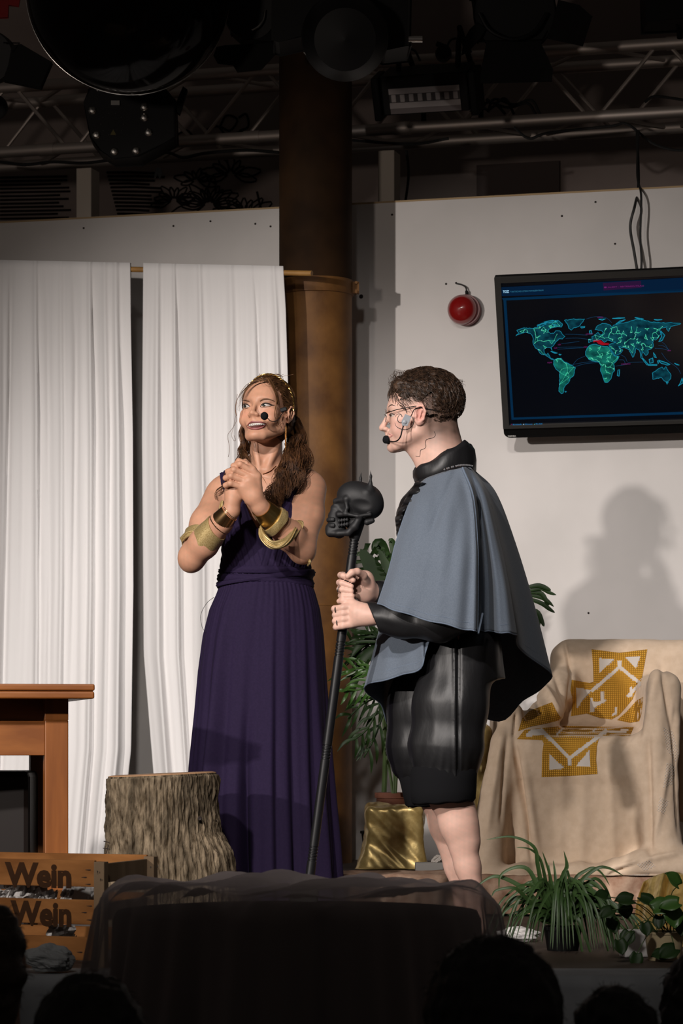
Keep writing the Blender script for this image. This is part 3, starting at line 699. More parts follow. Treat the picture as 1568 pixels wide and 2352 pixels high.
sm=[[(1390,525),(1422,560),(1402,600),(1372,612),(1396,572)],[(815,525),(830,520),(838,550),(818,548)],[(745,492),(780,490),(777,499),(750,502)],[(1045,840),(1060,838),(1055,890),(1040,885)],[(1245,745),(1287,790),(1280,800),(1250,765)],[(1295,755),(1325,742),(1328,780),(1300,785)],[(1285,795),(1360,795),(1358,803),(1290,803)],[(1372,760),(1420,775),(1465,795),(1440,800),(1390,785)],[(1330,700),(1345,720),(1355,740),(1337,735)],[(1560,905),(1570,940),(1530,968),(1545,945)],[(1432,938),(1450,938),(1440,955)],[(890,432),(945,428),(920,440)],[(1000,425),(1050,420),(1100,420),(1050,426)],[(1180,418),(1250,428),(1230,434)],[(1335,434),(1400,436),(1360,440)],[(505,690),(560,703),(540,706)],[(570,712),(590,715),(580,722)],[(400,480),(440,462),(470,470),(430,490)],[(450,455),(520,440),(560,452),(500,462)],[(520,470),(560,478),(530,486)],[(1028,470),(1060,445),(1104,434),(1070,452)],[(618,1013),(632,1014),(624,1018)],[(1500,785),(1538,800),(1520,798)],[(1362,765),(1380,770),(1368,790)]]
lands = [NA, GR, SA, AF, EU, AU]+sm
rr_ = random.Random(11)
def jag(poly, amp):
    out = []
    for i, a in enumerate(poly):
        b = poly[(i+1) % len(poly)]; n = max(1, int(math.dist(a, b)/11))
        for k in range(n):
            f = k/n; out.append((a[0]+(b[0]-a[0])*f+(rr_.uniform(-amp, amp) if k else 0), a[1]+(b[1]-a[1])*f+(rr_.uniform(-amp, amp) if k else 0)))
    return out
fill = MB(); fill2 = MB(); coast = MB()
for L_ in lands:
    J = jag(L_, 3.0 if len(L_) > 8 else 1.0)
    (fill2 if L_ in (AF, SA) else fill).poly([tvp(*Z(*p), .0008) for p in J])
    J3 = [tvp(*Z(*p), .0012) for p in J]+[tvp(*Z(*J[0]), .0012)]
    coast.tube(J3, .0008 if len(L_) > 8 else .0012, 3, cap=False)
fill.build('map_land', M['scr_land'], scr, kind='stuff'); fill2.build('map_land', M['scr_land2'], scr, kind='stuff'); coast.build('map_coast', M['scr_edge'], scr, kind='stuff')
def inside(p, poly):
    c = False; x, y = p
    for i in range(len(poly)):
        (x1, y1), (x2, y2) = poly[i], poly[i-1]
        if (y1 > y) != (y2 > y) and x < (x2-x1)*(y-y1)/(y2-y1)+x1: c = not c
    return c
net = MB(); dots = MB()
for L_, n in ((NA, 48), (SA, 16), (AF, 60), (EU, 130)):
    xs = [p[0] for p in L_]; ys = [p[1] for p in L_]; pts = []
    while len(pts) < n:
        p = (rr_.uniform(min(xs), max(xs)), rr_.uniform(min(ys), max(ys)))
        if L_ is EU and p[1] < 490+max(0, (900-p[0])): continue
        if inside(p, L_): pts.append(p)
    for p in pts:
        near = sorted(pts, key=lambda q_: math.dist(p, q_))[1:3]
        for q_ in near:
            mpt = ((p[0]+q_[0])/2+rr_.uniform(-4, 4), (p[1]+q_[1])/2+rr_.uniform(-4, 4))
            if inside(mpt, L_): net.tube([tvp(*Z(*a), .0016) for a in (p, mpt, q_)], .00045, 3, cap=False)
        dots.lathe([(rr_.uniform(.0006, .0013), 0), (.0004, .0004)], tvp(*Z(*p), .0018), RT, 6)
net.build('map_network', M['scr_net'], scr, kind='stuff'); dots.build('map_node', M['scr_dot'], scr, kind='stuff')
arc = MB()
for A_ in ([(620,552),(700,553),(800,560)],[(625,585),(720,583),(800,592)],[(590,628),(660,620),(735,610)],[(555,658),(660,655),(770,655)],[(560,672),(660,666),(770,660)],[(680,800),(720,755),(780,728)],[(700,812),(790,788),(890,780)],[(680,796),(780,778),(880,768)],[(1025,808),(1110,795),(1140,778),(1250,775)],[(1060,715),(1100,735),(1120,775)],[(1055,758),(1090,760),(1105,790)],[(1395,700),(1440,760),(1520,820),(1550,870)],[(1375,600),(1420,630),(1455,680)],[(1370,640),(1420,650),(1455,680)],[(1340,665),(1400,668),(1450,682)],[(790,430),(840,415),(900,410),(960,425),(995,460)]):
    arc.tube([tvp(*Z(*p), .0014) for p in crom(A_, 12)], .00045, 3, cap=False)
arc.build('map_arc', M['scr_arc'], scr, kind='stuff')
MB().poly([tvp(*Z(*p), .0011) for p in [(845,602),(875,594),(905,600),(935,622),(975,625),(972,636),(925,640),(890,630),(870,612),(850,618)]]).build('map_alert', M['scr_red'], scr)
def stext(px, py, s, hz, mt, width=None, name='screen_text', bold=0, off=.002):
    mb = MB(); o = tvp(*Z(px, py), off); k = 10.9/FPX/3.5
    add_text(mb, s, o, tvx, tvy, hz*k*1.35, .0001, bold, width*k/cos(.27) if width else None); return mb.build(name, M[mt], scr)
stext(122, 220, 'TOZ', 24, 'scr_text', 46, bold=.0006)
stext(180, 216, 'TAKTISCHES OPERATIONSZENTRUM', 14, 'scr_dim', 248)
stext(932, 181, '\u25a0 ALERT - SEITENEINTRAG', 13, 'scr_pink', 292)
stext(200, 1283, 'Kritisch', 13, 'scr_cblue', 68); stext(298, 1281, 'Warnung', 13, 'scr_cblue', 58); stext(384, 1279, 'Stabil', 13, 'scr_cblue', 50)
for x, m_k in ((192, 'scr_pink'), (287, 'scr_text'), (375, 'scr_cyan')):
    MB().lathe([(.0022, 0), (.0015, .0005)], tvp(*Z(x, 1277), .0015), RT, 10).build('legend_dot', M[m_k], scr)
for x, y, s in ((880,423,'NORDEN'),(785,556,'LONDON'),(563,641,'USA'),(531,668,'CIA'),(770,661,'FORT'),(478,786,'PAZIFIK'),(1072,798,'INDISCH'),(1443,689,'ASIEN')):
    stext(x, y, s, 13, 'scr_pink', {880: 42, 785: 56, 563: 22, 531: 24, 770: 28, 478: 36, 1072: 66, 1443: 26}[x], 'map_label', off=.0024)
mb = MB(); add_text(mb, 'TOSHIBA', tvp(*Z(160, 1376), .0006), tvx, tvy, .0078, .0002, .0003, width=.0325); mb.build('logo', M['logo'], t)

# ------------------------------------------------------------------ red bell on the wall
c = wallpt(1064, 712, .03)
t = thing('alarm_bell', tuple(c), 'red domed alarm bell on the white wall left of the television', 'bell')
RW = np.array((WDIR, UP, WNOR)).T
MB().lathe([(.060, -.03), (.062, .0), (.060, .004)], c+WDIR*.006, RW, 40).build('backplate', M['maroon'], t, smooth=True)
MB().lathe([(.058, .0), (.060, .006), (.056, .028), (.042, .046), (.022, .056), (0, .059)], c-WDIR*.002, RW, 48).build('dome', M['red_gloss'], t, smooth=True, sharp=None)
MB().tube([wallpt(1072, 684, .02), wallpt(1071, 668, .02)], .006, 10).build('gland', M['black'], t, smooth=True)
MB().tube(crom(wp([(1071,670,.02),(1069,660,.015),(1060,654,.01),(1047,651,.002)]), 14), .003, 6).build('wire', M['cable'], t, smooth=True)
# ------------------------------------------------------------------ people: helpers
M['skin'] = mat('skin', (.5, .3, .2), .50, spec=.35, attr='Col', bump=.05, bscale=500, dist=.0006, sss=.12)
M['nail_skin'] = mat('fingernail', (.62, .40, .34), .3)
M['eye_white'] = mat('eye_white', (.42, .37, .34), .2); M['iris'] = mat('iris', (.022, .024, .018), .15); M['iris_brown'] = mat('iris_brown', (.08, .04, .02), .2)  # eye white darkened in its colour for the shade on the eye
M['pupil'] = mat('pupil', (.004, .004, .004), .15); M['lash'] = mat('eyelash', (.012, .008, .007), .7)
M['lip_f'] = mat('lipstick', (.27, .085, .080), .42); M['lip_m'] = mat('lip', (.50, .22, .19), .5)
M['mouth'] = mat('mouth_inside', (.09, .015, .012), .6); M['teeth'] = mat('teeth', (.42, .37, .32), .3); M['braces'] = mat('braces', (.62, .62, .64), .3, metal=.8)
M['brow_f'] = mat('eyebrow_brown', (.11, .05, .025), .8); M['brow_m'] = mat('eyebrow_dark', (.05, .03, .02), .8)
M['hair_f'] = mat('brown_hair', (.028, .012, .006), .6, spec=.15, c2=(.105, .045, .018), scale=60, sheen=.0)
M['hair_f2'] = mat('light_brown_hair', (.055, .025, .011), .6, spec=.15, c2=(.16, .078, .034), scale=60)
M['hair_m'] = mat('dark_brown_hair', (.014, .008, .005), .55, spec=.35, c2=(.060, .032, .018), scale=80)
M['hair_fade'] = mat('cropped_hair', (.11, .06, .04), .7, c2=(.045, .026, .018), scale=250)
M['gold'] = mat('gold_metal', (.62, .40, .13), .28, metal=1, bump=.3, bscale=300, dist=.001)
M['gold_plain'] = mat('polished_gold', (.70, .43, .20), .22, metal=1)
M['goldcloth'] = mat('gold_mesh_ribbon', (.34, .24, .09), .42, metal=.45, c2=(.55, .42, .20), scale=350, bump=.4, bscale=500, dist=.001)
M['goldlame'] = mat('gold_lame', (.46, .32, .11), .36, metal=.5, c2=(.60, .45, .18), scale=40, bump=.25, bscale=45, dist=.004)
M['purple'] = mat('purple_jersey', (.0135, .0072, .029), .85, spec=.2, c2=(.0165, .0088, .034), scale=150, bump=.1, bscale=400, dist=.0006)
M['foam'] = mat('black_foam', (.008, .008, .009), .95, spec=.1); M['paint'] = mat('face_paint', (.025, .016, .014), .6)
M['satin'] = mat('black_satin', (.008, .008, .009), .47, spec=.48, bump=.22, bscale=22, stretch=(1, 1, .35), scale=6, dist=.010)
M['knit'] = mat('black_knit', (.007, .007, .008), .95, spec=.1, bump=.3, bscale=300, dist=.001)
M['cape'] = mat('slate_blue_wool', (.100, .122, .155), .9, spec=.15, c2=(.120, .144, .180), scale=300, bump=.12, bscale=600, dist=.0006, sheen=.1)
M['seam'] = mat('cape_seam', (.12, .155, .21), .9)
M['rhine'] = mat('rhinestone', (.7, .7, .72), .1, metal=.8)
M['grey_plastic'] = mat('grey_plastic', (.22, .235, .26), .4); M['lens'] = None
m_ = bpy.data.materials.new('clear_lens'); m_.use_nodes = True; nt_ = m_.node_tree; nt_.nodes.clear()
o_ = nt_.nodes.new('ShaderNodeOutputMaterial'); mx_ = nt_.nodes.new('ShaderNodeMixShader'); tr_ = nt_.nodes.new('ShaderNodeBsdfTransparent'); gl_ = nt_.nodes.new('ShaderNodeBsdfGlossy')
gl_.inputs['Roughness'].default_value = .05; mx_.inputs[0].default_value = .12
nt_.links.new(tr_.outputs[0], mx_.inputs[1]); nt_.links.new(gl_.outputs[0], mx_.inputs[2]); nt_.links.new(mx_.outputs[0], o_.inputs[0]); M['lens'] = m_
M['skull'] = mat('black_resin', (.010, .010, .011), .58, spec=.4, bump=.15, bscale=200, dist=.001)
M['staff'] = mat('black_lacquer', (.006, .006, .007), .42, spec=.35)

class Head:
    def __init__(s, c, fwd, sc, roll=0.0):
        s.c = np.asarray(c, float); s.s = sc; f = nrm(fwd); r = nrm(np.cross(f, UP)); u = np.cross(r, f)
        r, u = r*cos(roll)+u*sin(roll), u*cos(roll)-r*sin(roll)
        s.R = np.array((r, f, u)).T
    def L(s, x, y=None, z=None):
        v = np.array((x, y, z)) if y is not None else np.asarray(x, float)
        return s.c+s.s*(s.R @ v)
    def inv(s, V): return ((V-s.c) @ s.R)/s.s
    def build(s, S, male):
        L, k_ = s.L, s.s
        def el(c, r, k, mode='add', R=None):
            S.el(L(c), np.array(r)*k_, s.R if R is None else s.R @ R, k*k_, mode)
        def rc(a, b, ra, rb, k, mode='add'): S.rc(L(a), L(b), ra*k_, rb*k_, k*k_, mode)
        el((0, -.014, .032), (.0745, .096, .084), .01)
        el((0, .030, .020), (.064, .060, .070), .02)                    # forehead
        el((0, .022, -.040), (.056, .058, .068), .025)                  # mid face
        jw = .050 if male else .048; fem = 0 if male else 1
        for q in (-1, 1):
            rc((q*jw, -.004, -.054-.006*fem), (q*.022, .060, -.094-.008*fem), .017+.002*fem, .015+.003*fem, .02)
            rc((q*jw*1.14, -.012, -.02), (q*jw, -.004, -.052), .017, .017, .02)
            el((q*(.040+.005*fem), .054-.002*fem, -.022), (.022, .022, .016), .014)         # cheekbone
            el((q*(.036+.006*fem), .056+.001*fem, -.046), (.020+.004*fem, .020+.003*fem, .024), .014)         # cheek
            rc((q*.010, .082, .019), (q*.044, .066, .017), .010, .009, .012)  # brow ridge
            el((q*.031, .091, -.001), (.0165, .014, .0105), .010, 'sub')
            el((q*.031, .070, -.001), (.0135, .0135, .0125), .003)      # eyeball and lids
            rc((q*.018, .0815, .0085), (q*.045, .0745, .0070), .0036, .003, .004)
            rc((q*.020, .0810, -.0100), (q*.043, .0740, -.0085), .003, .003, .004)
            el((q*.0125, .096, -.0435), (.0075, .009, .0065), .005)     # nostril wing
            el((q*.0062, .1035, -.0490), (.0036, .0045, .003), .002, 'sub')
            if fem: rc((q*.021, .090, -.048), (q*.033, .076, -.066), .0022, .0015, .006, 'sub')
            rc((q*.030, .076, -.052), (q*.024, .080, -.068), .006, .005, .012)
        rc((0, .082, .012), (0, .1065-.0035*fem, -.036), .0072-.001*fem, .0085-.0012*fem, .010)
        el((0, .1075-.004*fem, -.0405), (.0098-.001*fem, .0100, .0088-.0008*fem), .006)
        rc((0, .098, -.049), (0, .090, -.058), .004, .004, .005)
        el((0, .072, -.068), (.030, .022, .024), .014)                  # muzzle
        el((0, .074, -.098-.009*fem), (.020+.002*fem, .018, .016), .014)                  # chin
        if male:
            for z, y, r in ((-.0635, .0925, .0052), (-.0725, .0915, .0060)):
                S.chain([L(-.022, y-.014, z-.001), L(-.009, y-.001, z), L(0, y, z-.0005), L(.009, y-.001, z), L(.022, y-.014, z-.001)], np.array((.002, r, r*.92, r, .002))*k_, .004)
            rc((-.020, .092, -.068), (.020, .092, -.068), .0012, .0012, .002, 'sub')
        for q in (-1, 1):                                               # ears
            Re = rotz(q*-.35) @ rotx(.12)
            el((q*.077, -.014, -.010), (.0075, .019, .031), .004, 'add', Re)
            el((q*.084, -.010, -.008), (.0055, .0115, .020), .003, 'sub', Re)
            S.chain([L(q*.080, .001, -.004), L(q*.085, -.006, .016), L(q*.087, -.022, .018), L(q*.087, -.030, .0), L(q*.082, -.024, -.022), L(q*.078, -.008, -.034)], np.array((.0028, .0035, .0038, .0036, .0036, .0050))*k_, .003)
            el((q*.083, -.002, -.012), (.004, .004, .006), .002)
            S.rc(L(q*.084, -.018, .004), L(q*.084, -.012, -.020), .0028*k_, .0022*k_, .003)

def hitpx(T, px, py, off=0.0):
    o = Vector((0, 0, CAMH)); d = Vector(((px-784)/FPX, 1, (HORIZON-py)/FPX)).normalized()
    h = T.ray_cast(o, d)
    if h[0] is None: return None
    return np.array(h[0])-np.array(d)*off
def decal(mb, T, pts, off=.001, bulge=0.0, rings=5, n=28, closed=True, org=None):
    b = crom(list(pts)+[pts[0]], n+1)[:-1] if closed else np.array(pts, float)
    c = b.mean(0); A = []
    for i in range(rings+1):
        f = 1-i/rings; row = []
        for p in b:
            q = c+(p-c)*max(f, .02); h = hitpx(T, q[0], q[1], off+bulge*math.sqrt(max(0, 1-f*f)))
            if h is None: h = A[-1][len(row)] if A else None
            if h is None:
                h = hitpx(T, c[0], c[1], off)
                if h is None: return False
            row.append(h)
        A.append(row)
    mb.grid(np.array(A), cv=True); return True
def lineon(mb, T, pts, r, off=.0005, n=24, k=5):
    q = [hitpx(T, x, y, off) for x, y in crom(pts, n)]; q = [p for p in q if p is not None]
    if len(q) > 2: mb.tube(q, r if np.isscalar(r) else np.interp(np.linspace(0, 1, len(q)), np.linspace(0, 1, len(r)), r), k)
def body_mesh(S, name, parent, base, tint, relax_it=1):
    V, F = S.mesh(); V = relax(V, F, relax_it, .4)
    w1 = wob(V, 9, 1); w2 = wob(V, 38, 2)
    C = np.ones((len(V), 4)); C[:, :3] = np.array(base)*(1+.05*w1+.03*w2)[:, None]
    C[:, 0] *= 1+.03*w2
    C = tint(V, C) if tint else C
    C = np.clip(C, 0, 1)
    o = finish(name, V, F, M['skin'], parent, True, 0, 0, 0, None, None, None, attr={'Col': C})
    return o, V, F
def strands(mb, starts, dirf, proj, n, seg, ln, r, rnd, jitter=.15, lift=.002, wave=0):
    for i in range(n):
        p = np.array(starts[rnd.randrange(len(starts))], float); l = ln*rnd.uniform(.6, 1.2); pts = []; ph = rnd.uniform(0, 6.28)
        jd = np.array([rnd.gauss(0, jitter) for _ in range(3)]); h = lift*rnd.uniform(.3, 1.6)
        for k in range(seg):
            q, nn = proj(p); f = k/(seg-1)
            side = np.cross(nn, nrm(dirf(p)))
            pts.append(q+nn*(h+lift*.8*sin(pi*f))+side*wave*sin(ph+f*9))
            p = q+nrm(dirf(q)+jd)*l/(seg-1)
        mb.tube(pts, np.linspace(1, .3, seg)*r, 3, cap=False)
def lock(mb, guide, rad, n, r, rnd, turns=3, wav=.010, pts=26):
    g = crom(guide, pts); radf = np.interp(np.linspace(0, 1, pts), np.linspace(0, 1, len(rad)), rad)
    a, b = frame(g[-1]-g[0]); ph0 = rnd.uniform(0, 6.28)
    for i in range(n):
        t = rnd.uniform(0, 6.28); q = math.sqrt(rnd.random()); w_ = rnd.uniform(.8, 1.2); pts_ = []
        for k in range(pts):
            f = k/(pts-1); o = (a*cos(t)+b*sin(t))*q*radf[k]
            o = o+(a*cos(ph0+turns*6.28*f*w_*.5+t*.15)+b*sin(ph0+turns*6.28*f*w_*.5+t*.15))*wav*min(1, f*3)
            pts_.append(g[k]+o)
        mb.tube(pts_, np.linspace(1, .45, pts)*r, 3, cap=False)
def band(a, b, t0, t1, r0, r1, th=.003, nn=40, ripple=0, seed=0, sq=1.0, tilt=None):
    # a cuff round the limb from a to b between fractions t0..t1, closed thick ring
    a = np.asarray(a, float); b = np.asarray(b, float); d = nrm(b-a); u, v = frame(d); mb = MB(); A = []
    prof = [(t0, r0), (t0, r0+th), ((2*t0+t1)/3, (2*r0+r1)/3+th*1.3), ((t0+2*t1)/3, (r0+2*r1)/3+th*1.3), (t1, r1+th), (t1, r1)]
    for t, r in prof:
        row = []
        for k in range(nn):
            an = 2*pi*k/nn; rr = r*(1+ripple*sin(an*5+seed+t*40)); off = d*((tilt or 0)*cos(an+seed))
            row.append(a+(b-a)*t+off+(u*cos(an)+v*sin(an)*sq)*rr)
        A.append(row)
    mb.grid(np.array(A), cu=True, cv=True); return mb

# ------------------------------------------------------------------ the woman in purple
def PW(x, y, d=9.10): return P(x, y, d)
woman = thing('person', (P(606, 0, 9.15)[0], 9.15, 0), 'smiling person with clasped hands wearing a long sleeveless purple dress and gold cuffs', 'person')
HW = Head(PW(611, 948, 9.10), (-sin(radians(23))*cos(radians(15)), -cos(radians(23))*cos(radians(15)), sin(radians(15))), .985, radians(-2))
S = SDF((P(395, 0, 9.1)[0], 8.72, -.02), (P(785, 0, 9.1)[0], 9.42, P(0, 838, 9.1)[2]), .0029)
# torso and legs
def wtorso(S, e=0.0, arms=True):
    S.el(PW(608, 1165, 9.17), (.142+e, .095+e, .155+e), None, .03)
    for x in (572, 646): S.el(PW(x, 1192, 9.10), (.056+e, .056+e, .056+e), None, .035)
    S.cone(PW(609, 1385, 9.17), PW(609, 1230, 9.16), (.150+e, .108+e), (.132+e, .094+e), .04)
    S.cone(PW(609, 1480, 9.18), PW(609, 1385, 9.17), (.172+e, .130+e), (.152+e, .110+e), .05)
    S.rc(PW(600, 1082, 9.18), PW(690, 1108, 9.18), .050+e, .050+e, .03)
    S.rc(PW(610, 1082, 9.18), PW(520, 1122, 9.18), .050+e, .048+e, .03)
wtorso(S)
S.el(PW(608, 1500, 9.19), (.165, .125, .12), None, .05)
for x in (560, 655):
    S.chain([PW(x, 1480, 9.18), PW(x+3, 1760, 9.17), PW(x+5, 1840, 9.18), PW(x+6, 2060, 9.19), PW(x+6, 2105, 9.18)], (.080, .050, .050, .033, .034), .03)
    S.rc(PW(x+6, 2108, 9.20), PW(x+4, 2112, 9.08), .028, .022, .02)
S.chain([PW(616, 985, 9.14), PW(611, 1035, 9.15), PW(609, 1085, 9.17)], (.048, .0475, .054), .02)      # neck
for q in (-1, 1):
    S.rc(PW(612+q*30, 1010, 9.115), PW(604+q*8, 1078, 9.10), .008, .009, .018)
    S.rc(PW(604+q*14, 1084, 9.105), PW(606+q*88, 1088+(q < 0)*16, 9.15), .009, .010, .02)
Rs, Re_, Rw = PW(503, 1142, 9.17), PW(441, 1280, 9.0), PW(531, 1173, 8.885)
Ls, Le, Lw = PW(712, 1122, 9.18), PW(692, 1258, 9.02), PW(597, 1164, 8.875)
S.chain([Rs, Rs+(Re_-Rs)*.45, Re_], (.050, .0505, .042), .03)
S.chain([Re_, Re_+(Rw-Re_)*.30, Re_+(Rw-Re_)*.75, Rw], (.041, .0465, .034, .0255), .02)
S.chain([Ls, Ls+(Le-Ls)*.45, Le], (.054, .054, .044), .03)
S.chain([Le, Le+(Lw-Le)*.30, Le+(Lw-Le)*.75, Lw], (.043, .047, .034, .026), .02)
S.el(PW(437, 1292, 9.01), (.030, .03, .03), None, .02); S.el(PW(696, 1274, 9.03), (.032, .03, .03), None, .02)
# her right hand: upright, mostly behind the left
kr = .012
S.chain([Rw, PW(537, 1130, 8.885), PW(545, 1098, 8.885)], (.024, .027, .027), .015)
S.rc(PW(534, 1150, 8.875), PW(560, 1118, 8.89), .018, .022, .015)
for i, (x, y, x2, y2, x3, y3) in enumerate(((538,1072,548,1058,566,1064),(548,1078,563,1060,577,1072),(556,1088,572,1070,582,1082),(560,1096,578,1082,586,1092))):
    S.chain([PW(544+i*4, 1100, 8.885), PW(x, y, 8.885), PW(x2, y2, 8.868), PW(x3, y3, 8.852)], (.0095, .0092, .0086, .0074), .0025)
# her left hand laid over it, four fingers wrapped to the left
S.chain([Lw, PW(584, 1140, 8.862), PW(571, 1106, 8.852)], (.0245, .026, .025), .014)
S.rc(PW(588, 1138, 8.866), PW(585, 1096, 8.856), .017, .018, .014)
S.rc(PW(574, 1146, 8.862), PW(556, 1120, 8.852), .018, .018, .014)
for i, (mx, my, px_, py_, tx, ty) in enumerate(((583,1086,551,1066,536,1070),(575,1095,537,1079,523,1083),(566,1106,530,1093,518,1098),(557,1119,529,1110,518,1115))):
    S.chain([PW(mx, my, 8.845), PW(px_, py_, 8.838), PW(tx, ty, 8.850), PW(tx+6, ty+1, 8.880), PW(tx+20, ty, 8.895)], (.0105, .0100, .0092, .0086, .0075), .0028)
    S.el(PW(px_, py_, 8.834), (.0096, .0085, .0096), None, .003)
S.chain([PW(592, 1120, 8.86), PW(592, 1094, 8.85), PW(581, 1078, 8.846), PW(572, 1074, 8.85)], (.0145, .0115, .0098, .0082), .006)
HW.build(S, False)
def wt(V, C):
    q = HW.inv(V); on = (np.abs(q[:, 0]) < .1) & (q[:, 2] > -.12) & (q[:, 2] < .13) & (np.abs(q[:, 1]) < .13)
    bl = np.exp(-((np.abs(q[:, 0])-.038)**2+(q[:, 1]-.065)**2+(q[:, 2]+.035)**2)/.018**2)*on
    C[:, 1] *= 1-.16*bl; C[:, 2] *= 1-.14*bl
    es = np.exp(-(((np.abs(q[:, 0])-.034)/.018)**2+((q[:, 2]-.007)/.0085)**2))*on*(q[:, 1] > .05)
    C[:, :3] *= (1-.38*es)[:, None]
    return C
wbody, WV, WF = body_mesh(S, 'body', woman, (.50, .262, .168), wt)
del S
TW = bvh(WV, WF)
# face
def face_obj(name, mt, fn, parent, **kw):
    mb = MB(); fn(mb); return mb.build(name, M[mt], parent, smooth=True, sharp=None, **kw) if mb.v else None
Zf = lambda l: [(500+x/7.127, 830+y/7.127) for x, y in l]
eR = Zf([(368,752),(400,728),(440,712),(480,714),(518,740),(490,752),(450,760),(405,762)])
eL = Zf([(706,735),(732,709),(775,697),(825,705),(862,722),(830,733),(790,738),(740,740)])
for e_, ir in ((eR, (437, 735)), (eL, (752, 716))):
    eye = face_obj('eye', 'eye_white', lambda mb: decal(mb, TW, e_, .0008, .0012), woman)
    ix, iy = 500+ir[0]/7.127, 830+ir[1]/7.127
    circ = lambda r, sy=1: [(ix+r*cos(a), iy+r*sy*sin(a)) for a in np.linspace(0, 2*pi, 9)[:-1]]
    face_obj('iris', 'iris', lambda mb: decal(mb, TW, circ(4.2, .80), .0021, .0008), eye)
    face_obj('pupil', 'pupil', lambda mb: decal(mb, TW, circ(1.8, .95), .0030, .0004, n=12, rings=2), eye)
for pts, r in ((Zf([(345,768),(375,725),(425,700),(480,702),(528,742)]), (.0012, .0019, .0019, .0016, .0008)), (Zf([(695,742),(725,700),(775,683),(835,693),(885,716),(930,712)]), (.0008, .0015, .0019, .0021, .0022, .0005))):
    face_obj('eyelash', 'lash', lambda mb: lineon(mb, TW, pts, r, .0016), woman)
for pts, r in ((Zf([(352,672),(395,648),(440,636),(500,650),(520,662)]), (.0010, .0019, .0024, .0022, .0012)), (Zf([(690,650),(740,624),(800,616),(870,630),(930,655)]), (.0014, .0024, .0024, .0018, .0008))):
    face_obj('eyebrow', 'brow_f', lambda mb: lineon(mb, TW, pts, r, .0002), woman)
for pts in (Zf([(360,770),(400,777),(450,775),(500,760)]), Zf([(700,748),(760,752),(820,745),(880,728)])):
    face_obj('lower_lash', 'lash', lambda mb: lineon(mb, TW, pts, .0005, .001), woman)
mouth = Zf([(490,1052),(520,1012),(600,1000),(690,1002),(780,1018),(750,1055),(680,1082),(600,1088),(530,1078)])
face_obj('mouth', 'mouth', lambda mb: decal(mb, TW, mouth, .0008, 0), woman)
face_obj('teeth', 'teeth', lambda mb: decal(mb, TW, Zf([(503,1050),(525,1024),(600,1012),(690,1010),(772,1022),(745,1040),(680,1044),(600,1050),(530,1062)]), .0016, .0010), woman)
face_obj('upper_lip', 'lip_f', lambda mb: lineon(mb, TW, Zf([(470,1062),(510,1015),(560,990),(620,992),(650,990),(710,998),(765,1012),(795,1022)]), (.0006, .0020, .0030, .0027, .0030, .0029, .0020, .0006), .0006), woman)
face_obj('lower_lip', 'lip_f', lambda mb: lineon(mb, TW, Zf([(475,1068),(520,1092),(580,1104),(650,1102),(720,1082),(770,1045),(792,1026)]), (.0006, .0026, .0038, .0040, .0032, .0018, .0006), .0006), woman)
br = MB()
for i in range(8):
    f = i/7; h = hitpx(TW, 500+(520+235*f)/7.127, 830+(1042-10*sin(pi*f)-8*f)/7.127, .0032)
    if h is not None: br.box(h, (.0022, .0012, .0022))
lineon(br, TW, Zf([(515,1045),(580,1034),(650,1030),(720,1031),(762,1036)]), .0004, .0030)
br.build('braces', M['braces'], woman)
# hair cap, strands, locks
rnd = random.Random(21)
S = SDF(HW.c-.16, HW.c+.16, .003)
S.el(HW.L(0, -.022, .034), np.array((.082, .101, .092))*HW.s, HW.R, .01)
S.el(HW.L(0, -.030, -.020), np.array((.078, .082, .075))*HW.s, HW.R, .03)
S.el(HW.L(.0, -.03, .118), np.array((.030, .035, .016))*HW.s, HW.R, .02)
V, F = S.mesh(); q = HW.inv(V)
hl = .072*np.clip((q[:, 1]-.012)/.045, 0, 1)**.8-.0-.016*np.clip(np.abs(q[:, 0])/.07, 0, 1)
keep = np.where(q[:, 1] > .012, q[:, 2] > hl, np.where(q[:, 1] > -.02, q[:, 2] > .004, q[:, 2] > -.085))
V += vnormals(V, F)*(.0025*wob(q*np.array((1, .25, 1)), 45, 3))[:, None]
V, F = cull(V, F, keep); V = smooth_edge(V, F, 6)
hairW = finish('hair', V, F, M['hair_f'], woman, True, 0, 0, 0, None, None, None)
hc = HW.L(0, -.022, .034); hr = np.array((.084, .103, .094))*HW.s
def projW(p):
    l = (p-hc) @ HW.R; k = math.sqrt(((l/hr)**2).sum()); l = l/k; n = nrm(HW.R @ (l/hr**2)); return hc+HW.R @ l, n
st = V[HW.inv(V)[:, 2] > -.03]
def flowW(p):
    l = HW.inv(p); v = np.array((l[0]*4, -1.0, -.25+2.0*max(0, l[1]))); v[2] += -.4*(l[1] < -.02); return HW.R @ v
mb = MB(); strands(mb, st, flowW, projW, 3200, 7, .075, .0007, rnd, .12, .0022, .0012); mb.build('hair_strands', M['hair_f2'], hairW, kind='stuff')
mb = MB()
for i in range(26):                               # loose knot on the crown
    a = rnd.uniform(0, 6.28); c0 = HW.L(rnd.gauss(-.004, .014), rnd.gauss(-.01, .014), .116); rr = rnd.uniform(.008, .020)
    ax, bx = nrm(HW.R @ np.array((cos(a), sin(a), .2))), HW.R @ np.array((0, 0, 1.0))
    mb.tube([c0+ax*rr*cos(t)+bx*rr*.8*(sin(t)+.3) for t in np.linspace(0, 5, 14)], .0009, 3, cap=False)
for i in range(9):
    p0 = HW.L(-.02+.01*i*.5, -.02, .112); mb.tube(crom([p0, p0+HW.R @ np.array((rnd.gauss(0, .01), 0, .015)), p0+HW.R @ np.array((rnd.gauss(0, .03), 0, .022+rnd.random()*.01))], 8), .0006, 3, cap=False)
mb.build('hair_knot', M['hair_f2'], hairW, kind='stuff')
mb = MB()
